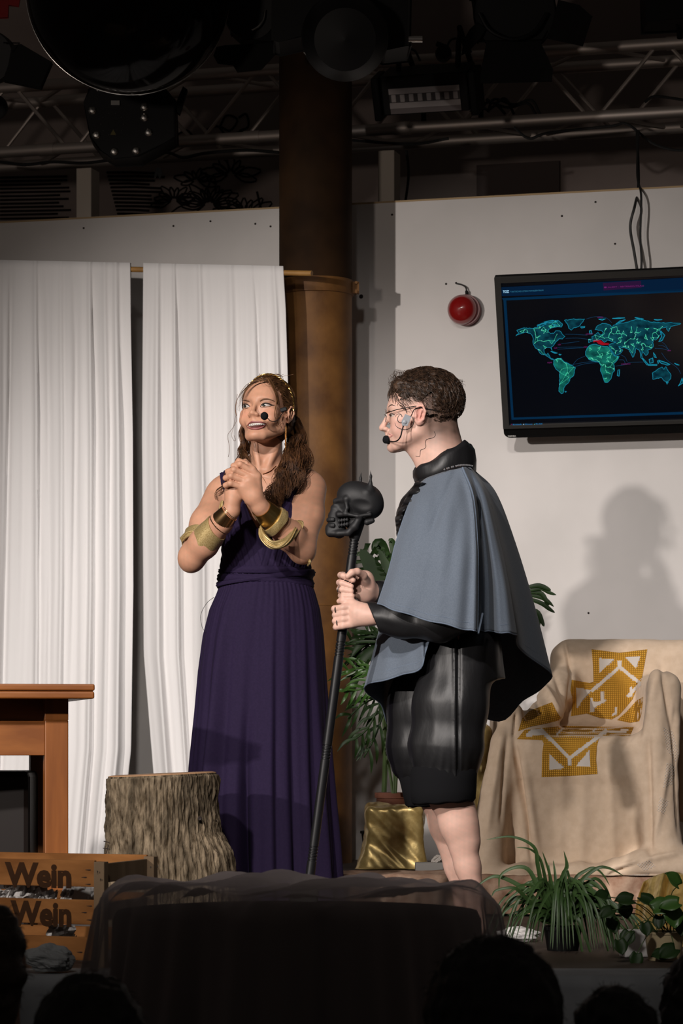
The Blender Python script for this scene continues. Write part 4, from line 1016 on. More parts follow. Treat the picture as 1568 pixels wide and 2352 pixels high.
for g, rad, n, tn in (
    ([(672,965,9.14),(690,1000,9.16),(684,1040,9.13),(672,1075,9.07),(664,1110,9.05),(650,1140,9.03)], (.012,.020,.020,.014), 60, 3),
    ([(676,960,9.17),(696,1020,9.18),(700,1060,9.14),(690,1092,9.08),(676,1120,9.05)], (.015,.024,.022,.012), 60, 3),
    ([(668,1000,9.16),(664,1040,9.11),(652,1072,9.06),(640,1110,9.04),(625,1150,9.03),(612,1172,9.02)], (.012,.020,.020,.008), 60, 4),
    ([(655,1045,9.1),(644,1090,9.05),(628,1125,9.035),(610,1155,9.03),(600,1165,9.03)], (.008,.016,.018,.006), 50, 3),
    ([(660,1020,9.14),(668,1060,9.08),(655,1100,9.05),(640,1140,9.03),(636,1175,9.03)], (.010,.018,.016,.006), 45, 4),
    ([(560,975,9.16),(556,1010,9.16),(560,1045,9.12),(552,1080,9.09),(545,1130,9.07)], (.008,.014,.017,.010), 50, 3),
    ([(572,985,9.2),(566,1030,9.17),(562,1065,9.12),(570,1100,9.08)], (.012,.018,.016,.010), 50, 3),
    ([(556,1045,9.13),(528,1085,9.11),(507,1118,9.105),(497,1150,9.10)], (.003,.005,.006,.005), 10, 2),
    ([(600,985,9.24),(610,1040,9.26),(608,1100,9.24)], (.05,.045,.03), 70, 2)):
    lock(mb, [P(*a) for a in g], rad, int(n*1.5), .0010, rnd, tn*1.6, .0085)
mb.build('hair_locks', M['hair_f'], hairW, kind='stuff')
mb = MB()
for q_, r in (([(545,905),(540,940),(543,965),(533,985),(523,1000),(527,1030),(524,1050)], .0006), ([(541,955),(536,980),(532,1000),(537,1012),(541,1010),(537,1000)], .0005), ([(612,866),(622,885),(632,905),(634,925),(630,950),(634,962),(640,955)], .0010), ([(614,868),(626,890),(636,912),(633,940),(637,955)], .0010), ([(610,866),(590,872),(565,885),(548,910),(541,935),(543,955)], .0010), ([(652,950),(640,965),(636,980),(648,972)], .0006)):
    mb.tube([P(x, y, 8.985 if x > 600 else 9.02) for x, y in crom(q_, 26)], r, 4)
for i in range(32):
    j = rnd.uniform(-1, 8); k_ = rnd.uniform(.35, .80)
    mb.tube([P(x+j*min(1, m_/9), y+j*.4, 9.035-.02*(m_/16)) for m_, (x, y) in enumerate(crom([(614,868),(580,878),(556,900),(546,922),(542,952), (545, 985)], 20)[:int(20*k_)])], np.linspace(.0008, .0002, int(20*k_)), 3)
    mb.tube([P(x+j*.7, y, 8.99+i*.002) for x, y in crom([(614,868),(624,884),(633,906),(636,928)], 16)], .0010, 3)
mb.build('hair_wisps', M['hair_f2'], hairW, kind='stuff')
hb = thing  # headband: braided gold chain over the hair
arcp = [HW.L(x, y, z) for x, y, z in ((.084, -.006, .040), (.074, .010, .075), (.050, .020, .104), (.018, .024, .122), (-.018, .022, .124), (-.050, .014, .108), (-.076, .0, .078), (-.088, -.014, .040), (-.088, -.022, .008))]
g = crom(arcp, 60); mb = MB()
for s_ in (0, 2.09, 4.19):
    a, b = frame(g[30]-g[0], HW.R[:, 1]); mb.tube([g[k]+.003*(np.array(HW.R[:, 1])*cos(k*.9+s_)+nrm(g[k]-hc)*sin(k*.9+s_)) for k in range(60)], .0018, 6)
mb.build('headband', M['gold'], woman, smooth=True)
# earrings, necklace, microphone
ear = HW.L(-.082, -.010, -.040)
mb = MB()
for dx, dl in ((0, .088), (.003, .075), (-.003, .070), (.001, .060), (-.002, .080)):
    mb.tube([P(657+dx*300, 978, 9.05), P(656+dx*500, 1000, 9.05), P(655.5+dx*300, 978+dl*711, 9.05)], (.0008, .0016, .0005), 5)
mb.ball(P(657, 978, 9.05), .002, None, 8); mb.build('earring', M['gold_plain'], woman, smooth=True)
MB().tube([P(552, 1003, 9.03), P(553, 1020, 9.03), P(556, 1056, 9.02)], .0011, 5).build('earring', M['gold_plain'], woman, smooth=True)
nk = MB(); lineon(nk, TW, [(603,1089),(612,1086),(622,1081),(634,1070)], .0012, .002); lineon(nk, TW, [(598,1090),(604,1098),(610,1108)], .0006, .001)
if nk.v: nk.build('necklace', M['gold_plain'], woman, smooth=True)
h = hitpx(TW, 607, 956, .016)
mc = thing
mb = MB(); mb.ball(P(607, 955.5, 8.945), (.0125, .0135, .0132), None, 24); mic = mb.build('microphone', M['foam'], woman, smooth=True, sharp=None, label='small black foam headset microphone')
MB().tube(crom([P(612, 958, 8.950), P(622, 967, 8.955), P(636, 966, 8.975), P(648, 950, 9.0), P(655, 940, 9.035)], 16), .0013, 6).build('boom', M['black2'], mic, smooth=True)
MB().box(P(651, 941, 9.005), (.022, .012, .014), roty(-.3)).build('earpiece', M['black2'], mic, bevel=.003)
# gold cuffs and ribbons
band(Rw, Re_, .05, .30, .0285, .037, .0025, tilt=.006).build('cuff_bracelet', M['gold_plain'], woman, smooth=True, label='polished rose gold cuff bracelet')
for k in range(4): band(Rw, Re_, .015+k*.02, .025+k*.02, .0278, .0280, .001, tilt=.008).build('thin_bangle', M['gold_plain'], woman, smooth=True)
band(Rw, Re_, .36, .66, .0395, .0465, .003, ripple=.02, tilt=.012, seed=1).build('gold_ribbon', M['goldcloth'], woman, smooth=True)
band(Rs, Re_, .70, .86, .0515, .0475, .0035, ripple=.03, tilt=.012, seed=2).build('gold_ribbon', M['goldcloth'], woman, smooth=True)
band(Lw, Le, .03, .30, .0300, .0400, .003, tilt=.004).build('wide_gold_cuff', M['gold'], woman, smooth=True, label='wide shiny gold cuff on the wrist')
band(Lw, Le, .30, .42, .0395, .0440, .007, ripple=.03, tilt=.014, seed=3.4).build('gold_ribbon', M['goldcloth'], woman, smooth=True)
def ribbon(pts, w, mt='goldcloth', n=40, par=None, nrm_=(0, -1, .2), th=.002):
    g = crom([p[:3] for p in pts], n); W = np.interp(np.linspace(0, 1, n), np.linspace(0, 1, len(w)), w); mb = MB(); A = []
    for k in range(n):
        d = nrm(g[min(k+1, n-1)]-g[max(k-1, 0)]); s_ = nrm(np.cross(d, nrm_)); row = []
        for j in range(7):
            u = j/3-1; row.append(g[k]+s_*W[k]*u+np.array(nrm_)*.004*cos(u*4+k*.25))
        A.append(row)
    mb.grid(np.array(A)); return mb.build('gold_ribbon', M[mt], par, smooth=True, sharp=None, solid=th)
ribbon([P(598,1212,8.90), P(604,1232,8.88), P(625,1252,8.875), P(655,1245,8.885), P(676,1222,8.92), P(686,1206,8.97), P(676,1198,9.0)], (.006, .012, .014, .013, .011, .010, .006), par=woman)
ribbon([P(598,1208,8.90), P(608,1240,8.872), P(635,1256,8.868), P(662,1240,8.882), P(680,1212,8.93)], (.003, .006, .007, .006, .004), par=woman)
ribbon([P(682,1198,8.98), P(690,1203,8.965), P(686,1216,8.955), P(672,1222,8.94)], (.008, .010, .008, .004), par=woman)
ribbon([P(415,1240,9.0), P(430,1228,8.975), P(455,1224,8.955), P(470,1228,8.95)], (.008, .009, .007, .003), par=woman)
ribbon([P(511,1150,8.98), P(506,1175,8.97), P(506,1200,8.97)], (.004, .007, .004), par=woman)
ribbon([P(706,1300,9.02), P(711,1290,9.0), P(708,1275,9.02)], (.002, .005, .003), par=woman)
# dress: bodice shell from the torso field
S = SDF((P(480, 0, 9.1)[0], 8.95, P(0, 1352, 9.1)[2]), (P(745, 0, 9.1)[0], 9.36, P(0, 1040, 9.1)[2]), .003)
wtorso(S, .0065)
V, F = S.mesh()
V = relax(V, F, 2, .5)
px_ = 784+V[:, 0]*FPX/V[:, 1]; py_ = HORIZON-(V[:, 2]-CAMH)*FPX/V[:, 1]
front = V[:, 1] < 9.17
lft = np.interp(py_, [1060, 1100, 1140, 1180, 1215], [533, 540, 556, 574, 592]); rgt = np.interp(py_, [1060, 1100, 1140, 1180, 1215], [655, 645, 634, 614, 592])
vneck = (py_ < 1215) & (px_ > lft) & (px_ < rgt) & front
armR = (px_ > np.interp(py_, [1040, 1070, 1120, 1180, 1260], [703, 703, 693, 688, 716])) & (py_ < 1260)
armL = (px_ < np.interp(py_, [1040, 1080, 1140, 1200, 1260], [503, 503, 510, 510, 498])) & (py_ < 1260)
top = (py_ < 1066)
pl = np.where(px_ > 600, px_+.28*(py_-1215), px_-.30*(py_-1215))
w_ = .0012*np.sin(pl*.42)+.0009*np.sin(pl*.93+1)+.002*wob(V, 7, 4)
V = V+vnormals(V, F)*w_[:, None]
V, F = cull(V, F, ~(vneck | armR | armL | top) & (py_ < 1342)); V = smooth_edge(V, F, 10)
finish('dress_bodice', V, F, M['purple'], woman, True, 0, .002, 0, None, None, None)
# sash
wc = PW(609, 1325, 9.165)
mb = MB()
def sash(z0, z1, h, ph, e=.0):
    A = []
    for j in range(6):
        row = []
        for k in range(96):
            a = 2*pi*k/96; rr = 1.0+.012*sin(3*a+ph)+.006*sin(11*a+ph*3); z = z0+(z1-z0)*(.5-.5*cos(a+ph*.0))+h*(j/5-.5)*(1+.25*sin(a*2+ph))
            b_ = (.004*cos((j/5-.5)*pi)+.0015*sin(j*2.6+a*3))
            row.append((wc[0]+(.1475+e+b_)*rr*cos(a), wc[1]+(.112+e+b_)*rr*sin(a), z))
        A.append(row)
    return A
zb = lambda y: P(0, y, 9.06)[2]
for i, (a, b, h, e) in enumerate(((1322, 1334, .026, .004), (1338, 1324, .022, .007), (1312, 1340, .018, .010), (1342, 1342, .010, .002), (1308, 1308, .02, .0))):
    mb.grid(np.array(sash(zb(a), zb(b), h, i*1.3, e)), cv=True)
mb.build('dress_sash', M['purple'], woman, smooth=True, sharp=None, solid=.002)
# skirt
ys = [1338, 1360, 1400, 1460, 1540, 1640, 1750, 1850, 1950, 2050, 2124]
xl = [507, 499, 481, 466, 455, 446, 434, 426, 421, 419, 418]; xr = [713, 722, 733, 741, 746, 752, 759, 766, 773, 778, 780]
nr, na = 90, 420; A = np.zeros((nr, na, 3)); rs = np.random.RandomState(5)
fold = [(rs.uniform(0, 2*pi), rs.uniform(.05, .12), rs.uniform(.3, 1)) for _ in range(26)]
for i in range(nr):
    y = 1338+(2124-1338)*i/(nr-1); v = i/(nr-1)
    a_, b_ = np.interp(y, ys, xl), np.interp(y, ys, xr); c = P((a_+b_)/2, y, 9.16); hw = (b_-a_)/2*9.16/FPX
    hd = np.interp(v, [0, .08, .25, 1], [.115, .125, .145, .20])
    if i > nr-6: c[2] = max(c[2], .004)
    amp = np.interp(v, [0, .1, .4, 1], [.0, .004, .012, .030])
    for k in range(na):
        a = 2*pi*k/na; f = 0
        for p0, w0, am in fold:
            d = (a-p0+pi) % (2*pi)-pi; f += am*math.exp(-(d/w0)**2)
        f += .25*sin(13*a+2*v+sin(3*a))+.12*sin(31*a+1+1.5*v)
        d = (a-radians(258)+pi) % (2*pi)-pi; f -= 2.2*math.exp(-(d/.07)**2)*np.interp(v, [0, .35, .6, 1], [0, .15, .9, 1.2])
        d = (a-radians(300)+pi) % (2*pi)-pi; f -= 1.0*math.exp(-(d/.06)**2)*v
        g_ = amp*(f-.7)+.0010*sin(60*a+2*sin(5*a)+3*sin(2*a))*math.exp(-v*7)
        A[i, k] = (c[0]+(hw+g_)*cos(a), c[1]+(hd+g_)*sin(a), c[2])
mb = MB(); mb.grid(A, cv=True); mb.build('dress_skirt', M['purple'], woman, smooth=True, sharp=None, solid=.002)
MB().tube(crom([P(491,1372,9.14), P(475,1385,9.13), P(461,1412,9.12), P(464,1440,9.12), P(472,1452,9.12)], 20), .0008, 4).build('thread', M['cable'], woman)
# ------------------------------------------------------------------ the man in the cape
DM = 8.6
man = thing('person', (P(1040, 0, DM)[0], DM, 0), 'person in profile with glasses, slate blue cape and black satin knee breeches gripping a staff', 'person')
HM = Head(P(960.5, 953, 8.6), (-.985, .13, .02), 1.03)
S = SDF((P(755, 0, 8.6)[0], 8.24, -.02), (P(1190, 0, 8.6)[0], 8.98, P(0, 830, 8.6)[2]), .0030)
HM.build(S, True)
S.rc(P(990, 985, 8.6), P(1018, 1085, 8.6), .058, .066, .03)                 # neck
S.rc(P(958, 1040, 8.6), P(985, 1080, 8.6), .022, .03, .03)
S.rc(P(1010, 955, 8.6), P(1030, 1060, 8.6), .045, .055, .03)
S.el(P(1035, 1190, 8.61), (.115, .165, .17), None, .03); S.el(P(1040, 1340, 8.61), (.105, .145, .16), None, .04); S.el(P(1052, 1450, 8.61), (.12, .155, .11), None, .04)
S.rc(P(1026, 1122, 8.58), P(1048, 1158, 8.48), .055, .052, .03); S.rc(P(1026, 1122, 8.64), P(1020, 1158, 8.75), .055, .052, .03)
# legs
for off, kx in ((-.10, 0), (.095, -25)):
    D_ = 8.6+off; sc_ = 0
    hip, kn = P(1060+kx*.5, 1480, D_), P(1030+kx*.9, 1822, D_)
    ca, an = P(1052+kx, 1900, D_), P(1092+kx*1.0, 2072, D_)
    S.chain([hip, kn], (.088, .062), .03)
    S.chain([kn, P(1052+kx, 1895, D_), P(1074+kx, 1990, D_), P(1090+kx, 2062, D_), P(1092+kx, 2100, D_)], (.060, .054, .037, .029, .031), .02)
    S.rc(P(1060+kx, 1860, D_), P(1072+kx, 1930, D_), .042, .040, .02)
    S.el(P(1024+kx*.9, 1828, D_), (.045, .048, .05), None, .02)
    S.rc(P(1098+kx, 2128, D_), P(1010+kx, 2136, D_-.01), .030, .022, .02)
    S.rc(P(1010+kx, 2138, D_-.015), P(965+kx, 2141, D_-.02), .024, .016, .02)
    for t_ in range(5): S.rc(P(972+kx, 2141, D_-.045+t_*.016), P(952+kx+abs(t_-1)*3, 2145, D_-.050+t_*.017), .009, .0075, .004)
# arms
DS = 8.45                                                                     # depth of the staff
Lsh, Lel, Lwr = P(1052, 1165, 8.47), P(1050, 1400, 8.34), P(850, 1414, 8.405)
Rsh, Rel, Rwr = P(1015, 1165, 8.76), P(985, 1395, 8.77), P(856, 1363, 8.535)
S.chain([Lsh, Lel, Lel+(Lwr-Lel)*.35, Lwr], (.050, .040, .041, .026), .02)
S.chain([Rsh, Rel, Rel+(Rwr-Rel)*.35, Rwr], (.050, .040, .041, .028), .02)
S.rc(Rwr, P(838, 1350, 8.50), .028, .030, .02)
# staff axis
def staffp(y, D=DS): return P(815-103*(y-1228)/782, y, D)
def sx(y): return 815-103*(y-1228)/782
# right (upper, far) hand: palm to the right of the staff, fingers close round the front of it
S.rc(P(838, 1330, 8.497), P(838, 1368, 8.500), .027, .025, .02)
S.rc(P(826, 1325, 8.490), P(826, 1362, 8.490), .017, .016, .01)
for i, (y0, y1, y2) in enumerate(((1327, 1321, 1333), (1341, 1338, 1347), (1354, 1353, 1358), (1366, 1368, 1369))):
    x_ = (780, 777, 778, 781)[i]
    S.chain([P(824, y0, 8.492), P(x_+6, y1, 8.478), P(x_+2, y1, 8.452), P(x_+8, y1+1, 8.424), P(x_+31-i, y2, 8.418)], (.0105, .0105, .0098, .0096, .0080), .002)
S.chain([P(838, 1338, 8.475), P(834, 1322, 8.445), P(820, 1313, 8.420), P(808, 1315, 8.411), P(799, 1323, 8.409)], (.018, .0125, .0110, .0105, .0088), .004)
# left (lower, near) hand: back of the hand to the hall, fingers close behind the staff
S.rc(Lwr, P(822, 1408, 8.412), .026, .029, .02)
S.rc(P(836, 1420, 8.408), P(805, 1428, 8.420), .022, .021, .014); S.rc(P(836, 1402, 8.410), P(806, 1396, 8.420), .021, .019, .014)
for i, (y0, y1) in enumerate(((1393, 1398), (1406, 1412), (1420, 1426), (1434, 1440))):
    x_ = (768, 770, 770, 772)[i]
    S.chain([P(806, y0, 8.412), P(788, (y0+y1)/2, 8.408), P(x_, y1, 8.424), P(x_-1, y1+1, 8.452), P(x_+10, y1+1, 8.477), P(x_+26, y1, 8.482)], (.0122, .0112, .0100, .0094, .0088, .0076), .0022)
S.chain([P(826, 1396, 8.412), P(808, 1385, 8.418), P(788, 1380, 8.424), P(779, 1381, 8.436)], (.0165, .0125, .0105, .0088), .005)
def mt_(V, C):
    q = HM.inv(V); on = (np.abs(q[:, 0]) < .1) & (q[:, 2] > -.12) & (q[:, 2] < .13)
    ear_ = np.exp(-(((q[:, 1]+.014)/.02)**2+((q[:, 2]+.01)/.032)**2))*(np.abs(q[:, 0]) > .074)*on
    C[:, 1] *= 1-.22*ear_; C[:, 2] *= 1-.20*ear_
    ck = np.exp(-((np.abs(q[:, 0])-.042)**2+(q[:, 1]-.055)**2+(q[:, 2]+.04)**2)/.025**2)*on
    C[:, 1] *= 1-.12*ck; C[:, 2] *= 1-.10*ck
    back = np.clip((-.022-q[:, 1])/.02, 0, 1); fz = np.clip((q[:, 2]+.115)/.075, 0, 1)*back*on*(q[:, 2] < .06)
    side = np.clip((.040-q[:, 1])/.03, 0, 1)*np.clip((q[:, 2]-.018)/.03, 0, 1)*on
    fade_ = np.clip(np.maximum(fz*1.2, side), 0, 1)*(.92+.08*wob(q, 25, 4))*(1-np.clip(ear_*3, 0, 1))
    C[:, :3] = C[:, :3]*(1-fade_[:, None]*.86)+np.array((.05, .03, .02))*fade_[:, None]*.6
    sb = np.exp(-((q[:, 2]+.085)/.022)**2)*on*(q[:, 1] > -.03)
    C[:, :3] *= (1-.10*sb)[:, None]
    return C
mbody, MV, MF = body_mesh(S, 'body', man, (.60, .375, .30), mt_)
del S
TM = bvh(MV, MF)
Zm = lambda l: [(840+x/6.031, 820+y/6.031) for x, y in l]
# face details
eye = MB(); decal(eye, TM, [(893.5,955),(896,951.5),(900,951),(905,954),(900,957),(896,957.5)], .0008, .001); eye = eye.build('eye', M['eye_white'], man, smooth=True)
iri = MB(); decal(iri, TM, [(894.5,954),(896,951.8),(898.5,952),(899,955),(897,957)], .0022, .0004)
if iri.v: iri.build('iris', M['iris_brown'], eye, smooth=True)
fl = MB(); lineon(fl, TM, [(892.5,954),(896,950.5),(901,950.3),(907,953)], .0009, .0012)
if fl.v: fl.build('eyelid_line', M['lash'], man, smooth=True)
MB().tube([HM.L(-.018, .0835, .007), HM.L(-.030, .0850, .0075), HM.L(-.045, .0750, .003)], .0012, 5).build('eyelash', M['lash'], man)
mb = MB(); lineon(mb, TM, [(892,935),(896,931),(901,930),(908,933)], (.0010, .0018, .0016, .0006), .0003)
if mb.v: mb.build('eyebrow', M['brow_m'], man, smooth=True)
lp = MB(); lineon(lp, TM, [(892,996),(895,997),(899,999),(903,1000)], (.0012, .0022, .0014, .0004), .0002); lineon(lp, TM, [(892,1004),(896,1003),(902,1001)], (.0014, .0022, .0005), .0002)
if lp.v: lp.build('lips', M['lip_m'], man, smooth=True)
fp = MB()
for l, r in ((Zm([(465,625),(510,660),(545,710),(570,780)]), (.0004, .0013, .0016, .0012)), (Zm([(408,830),(430,795),(480,790),(503,825)]), (.0005, .0010, .0010)), (Zm([(500,835),(480,795),(445,830),(440,880),(475,912),(515,900)]), (.0004, .0012, .0012)),
             (Zm([(400,910),(425,965),(500,1002),(580,1000),(640,955),(662,890),(645,825)]), (.0005, .0011, .0011, .0008)), (Zm([(945,1030),(962,1080),(930,1118),(845,1140),(825,1185),(830,1245),(800,1275),(758,1290),(750,1360),(730,1380),(690,1370)]), .0008)):
    lineon(fp, TM, l, r, .0004, 30)
fp.build('face_paint', M['paint'], man, smooth=True)
# glasses: wire rims, temple over the ear
gl = MB(); yb = .0985
for q in (-1, 1):
    c = HM.L(q*.033, yb-.002, -.007); rim = [c+HM.s*(HM.R @ np.array((.023*cos(a)-0, -.008*abs(cos(a))*(q*cos(a) > 0)-0, .0185*sin(a)))) for a in np.linspace(0, 2*pi, 33)]
    gl.tube(rim, .0008, 6, cap=False)
gl.tube([HM.L(-.010, yb+.001, -.002), HM.L(0, yb+.004, .001), HM.L(.010, yb+.001, -.002)], .0009, 6)
gl.build('glasses', M['chrome'], man, smooth=True)
for q in (-1, 1):
    c = HM.L(q*.033, yb-.003, -.007)
    MB().poly([c+HM.s*(HM.R @ np.array((.0225*cos(a), -.008*abs(cos(a))*(q*cos(a) > 0), .018*sin(a)))) for a in np.linspace(0, 2*pi, 25)[:-1]]).build('lens', M['lens'], man, smooth=True)
    MB().tube([HM.L(q*.055, yb-.010, -.001), HM.L(q*.066, yb-.022, .002)], .0022, 6).build('hinge', M['chrome'], man, smooth=True)
    MB().tube(crom([HM.L(q*.066, yb-.022, .002), HM.L(q*.076, .05, .008), HM.L(q*.080, .005, .016), HM.L(q*.081, -.02, .015), HM.L(q*.077, -.04, -.01)], 18), .0013, 6).build('temple', M['black2'], man, smooth=True)
# headset
hs = MB().tube(crom([P(1045, 948, 8.62), P(1020, 946, 8.525), P(985, 940, 8.512), P(968, 936, 8.512), P(952, 940, 8.51), P(944, 955, 8.508), P(938, 962, 8.505)], 30), .0016, 6).build('headset', M['black2'], man, smooth=True, label='black wire headset microphone band')
pl_ = [P(x, y, 8.500) for x, y in Zm([(548,795),(632,828),(572,948),(505,945),(497,890)])]
MB().prism(pl_, (0, .008, 0)).build('clip', M['grey_plastic'], hs, bevel=.001)
MB().lathe([(.006, 0), (.006, .002), (.003, .003)], P(*Zm([(538,900)])[0], 8.499), rotx(pi/2), 16).build('clip_button', M['grey_plastic'], hs, smooth=True)
MB().tube(crom([P(x, y, d) for (x, y), d in zip(Zm([(520,950),(500,1020),(480,1100),(440,1155),(390,1172),(335,1168)]), (8.505, 8.505, 8.51, 8.53, 8.555, 8.58))], 24), .0021, 8).build('boom', M['black2'], hs, smooth=True)
a_, b_ = P(*Zm([(335,1150)])[0], 8.585), P(*Zm([(215,1135)])[0], 8.60); dv = nrm(b_-a_); fa, fb = frame(dv)
MB().lathe([(0, -.001), (.010, 0), (.0125, .004), (.0125, .017), (.010, .021), (0, .022)], a_, np.array((fa, fb, dv)).T, 24).build('foam_tip', M['foam'], hs, smooth=True)
# hair
S = SDF(HM.c-.17, HM.c+.17, .003)
S.el(HM.L(0, -.020, .034), np.array((.0790, .1010, .0880))*HM.s, HM.R, .01)
S.el(HM.L(0, -.040, -.020), np.array((.072, .068, .075))*HM.s, HM.R, .03)
V, F = S.mesh(); q = HM.inv(V)
keep = np.where(q[:, 1] > .03, q[:, 2] > .058+.0*q[:, 1], np.where(q[:, 1] > .008, q[:, 2] > .046, np.where(q[:, 1] > -.028, q[:, 2] > .030, q[:, 2] > -.010+.010*wob(q, 30, 3))))
V2, F2 = cull(V, F, keep); V2 = smooth_edge(V2, F2, 8)
hairM = finish('hair', V2, F2, M['hair_fade'], man, True, 0, 0, 0, None, None, label='short cropped hair at the sides')
S = SDF(HM.c-.17, HM.c+.17, .003)
S.el(HM.L(0, -.024, .046), np.array((.0850, .1060, .0860))*HM.s, HM.R, .01)
S.el(HM.L(0, .045, .085), np.array((.060, .040, .028))*HM.s, HM.R, .02)
S.el(HM.L(0, -.03, .105), np.array((.060, .070, .032))*HM.s, HM.R, .02)
V, F = S.mesh(); q = HM.inv(V)
V += vnormals(V, F)*(.0035*wob(q, 40, 5))[:, None]
keep = (q[:, 2] > .046-.22*(q[:, 1]+.02)+.008*np.sin(q[:, 1]*90)) & ((q[:, 1] < .065) | (q[:, 2] > .062))
keep |= (q[:, 1] < -.045) & (q[:, 2] > -.012-.15*(q[:, 1]+.1)) 
V3, F3 = cull(V, F, keep)
topM = finish('hair_top', V3, F3, M['hair_m'], hairM, True, 0, 0, 0, None, None, None)
hcm = HM.L(0, -.024, .046); hrm = np.array((.0865, .1080, .0900))*HM.s
def projM(p):
    l = (p-hcm) @ HM.R; k = math.sqrt(((l/hrm)**2).sum()); l = l/k; n = nrm(HM.R @ (l/hrm**2)); return hcm+HM.R @ l, n
def flowM(p):
    l = HM.inv(p); v = np.array((l[0]*3, -.9 if l[1] < .05 else .35, -.9 if l[2] < .09 else -.1)); return HM.R @ v
mb = MB(); strands(mb, V3[::3], flowM, projM, 1700, 6, .042, .0011, rnd, .35, .0045, .002); mb.build('hair_strands', M['hair_m'], hairM, kind='stuff')
mb = MB()
for i in range(330):                              # loose curls along the top, the fringe and the crown
    u = rnd.random()
    if u < .45: x0, y0, z0 = rnd.uniform(-.06, .06), rnd.uniform(-.06, .075), .118
    elif u < .75: x0, y0, z0 = rnd.uniform(-.062, .05), rnd.uniform(.055, .080), rnd.uniform(.070, .105)
    else: x0, y0, z0 = rnd.uniform(-.05, .05), -.118, rnd.uniform(.045, .095)
    z0 -= (abs(x0)/.085)**2*.03 if u < .45 else 0
    b0 = HM.L(x0, y0, z0); ta = rnd.uniform(0, 6.28); rr = rnd.uniform(.005, .013)
    ax = HM.R @ nrm(np.array((cos(ta), sin(ta), 0))); bx = HM.R @ nrm(np.array((0, (.5 if u >= .45 and u < .75 else (-.8 if u >= .75 else 0)), 1.0)))
    tt = np.linspace(-1.6, rnd.uniform(1.2, 3.4), 10)
    mb.tube([b0+ax*rr*(cos(t)-.2)+bx*rr*(.9*sin(t)+.5) for t in tt], np.linspace(1, .35, 10)*.0008, 3, cap=False)
mb.build('hair_curls', M['hair_m'], hairM, kind='stuff')
# rings
def ringon(p, d, r, th=.0016, par=man):
    a, b = frame(d); MB().tube([p+(a*cos(t)+b*sin(t))*r for t in np.linspace(0, 2*pi, 21)], th, 6, cap=False).build('ring', M['chrome'] if th > .0017 else M['black2'], par, smooth=True)
ringon(P(781, 1354, 8.430), P(797, 1356, 8.418)-P(778, 1353, 8.440), .0112, .002)
ringon(P(774, 1401, 8.420), P(768, 1398, 8.424)-P(788, 1396, 8.408), .0118, .0022)
ringon(P(778, 1431, 8.418), P(770, 1426, 8.424)-P(788, 1423, 8.408), .0118, .002)
# shirt: torso shell with sleeves
def wrinkle(V, F, a, s, seed=0):
    return V+vnormals(V, F)*(a*wob(V*np.array((1, 1, .6)), s, seed)+a*.6*wob(V, s*2.3, seed+3))[:, None]
S = SDF((P(860, 0, 8.6)[0], 8.26, P(0, 1490, 8.6)[2]), (P(1160, 0, 8.6)[0], 8.98, P(0, 1085, 8.6)[2]), .0045)
S.el(P(1030, 1200, 8.61), (.140, .180, .175), None, .03); S.cone(P(1035, 1480, 8.61), P(1025, 1230, 8.61), (.145, .165), (.145, .17), .05)
S.el(P(955, 1185, 8.58), (.060, .09, .075), None, .03)
S.rc(P(1026, 1126, 8.58), P(1048, 1164, 8.48), .061, .058, .03); S.rc(P(1026, 1126, 8.64), P(1020, 1165, 8.74), .061, .058, .03)
S.chain([Rsh, Rel+(0, 0, 0.01), Rel+(Rwr-Rel)*.93], (.068, .062, .045), .02)
V, F = S.mesh(); V = wrinkle(V, F, .004, 5, 2)
finish('shirt', V, F, M['satin'], man, True, 0, 0, 0, None, None, None)
S = SDF((P(835, 0, 8.4)[0], 8.24, P(0, 1500, 8.4)[2]), (P(1130, 0, 8.4)[0], 8.54, P(0, 1090, 8.4)[2]), .0038)
S.chain([Lsh, Lel, P(1010, 1425, 8.36), P(920, 1420, 8.385), P(838, 1414, 8.405)], (.066, .060, .058, .052, .042), .03)
V, F = S.mesh(); V = wrinkle(V, F, .0040, 5, 6)
px_ = 784+V[:, 0]*FPX/V[:, 1]; py_ = HORIZON-(V[:, 2]-CAMH)*FPX/V[:, 1]
V += np.where(px_ < 875, 1, 0)[:, None]*np.array((0, 0, -.0))
V, F = cull(V, F, px_ > 843+(py_-1388)*.42); V = smooth_edge(V, F, 10)
finish('sleeve', V, F, M['satin'], man, True, 0, .002, 0, None, None, 'black satin sleeve with open cuff')
# ruffle on the shirt front
mb = MB(); A = []
for i in range(40):
    v = i/39; y = 1105+v*130; x = np.interp(y, [1105, 1150, 1190, 1235], [955, 928, 907, 912]); row = []
    for j in range(10):
        u = j/9; row.append(P(x+u*(26+8*sin(v*9)), y+6*u, 8.46-.028*sin(v*38+u*3)*(1-u*.6)-.03*(1-abs(2*u-1))+.03*(1-u)))
    A.append(row)
mb.grid(np.array(A)); mb.build('shirt_ruffle', M['satin'], man, smooth=True, sharp=None, solid=.002)
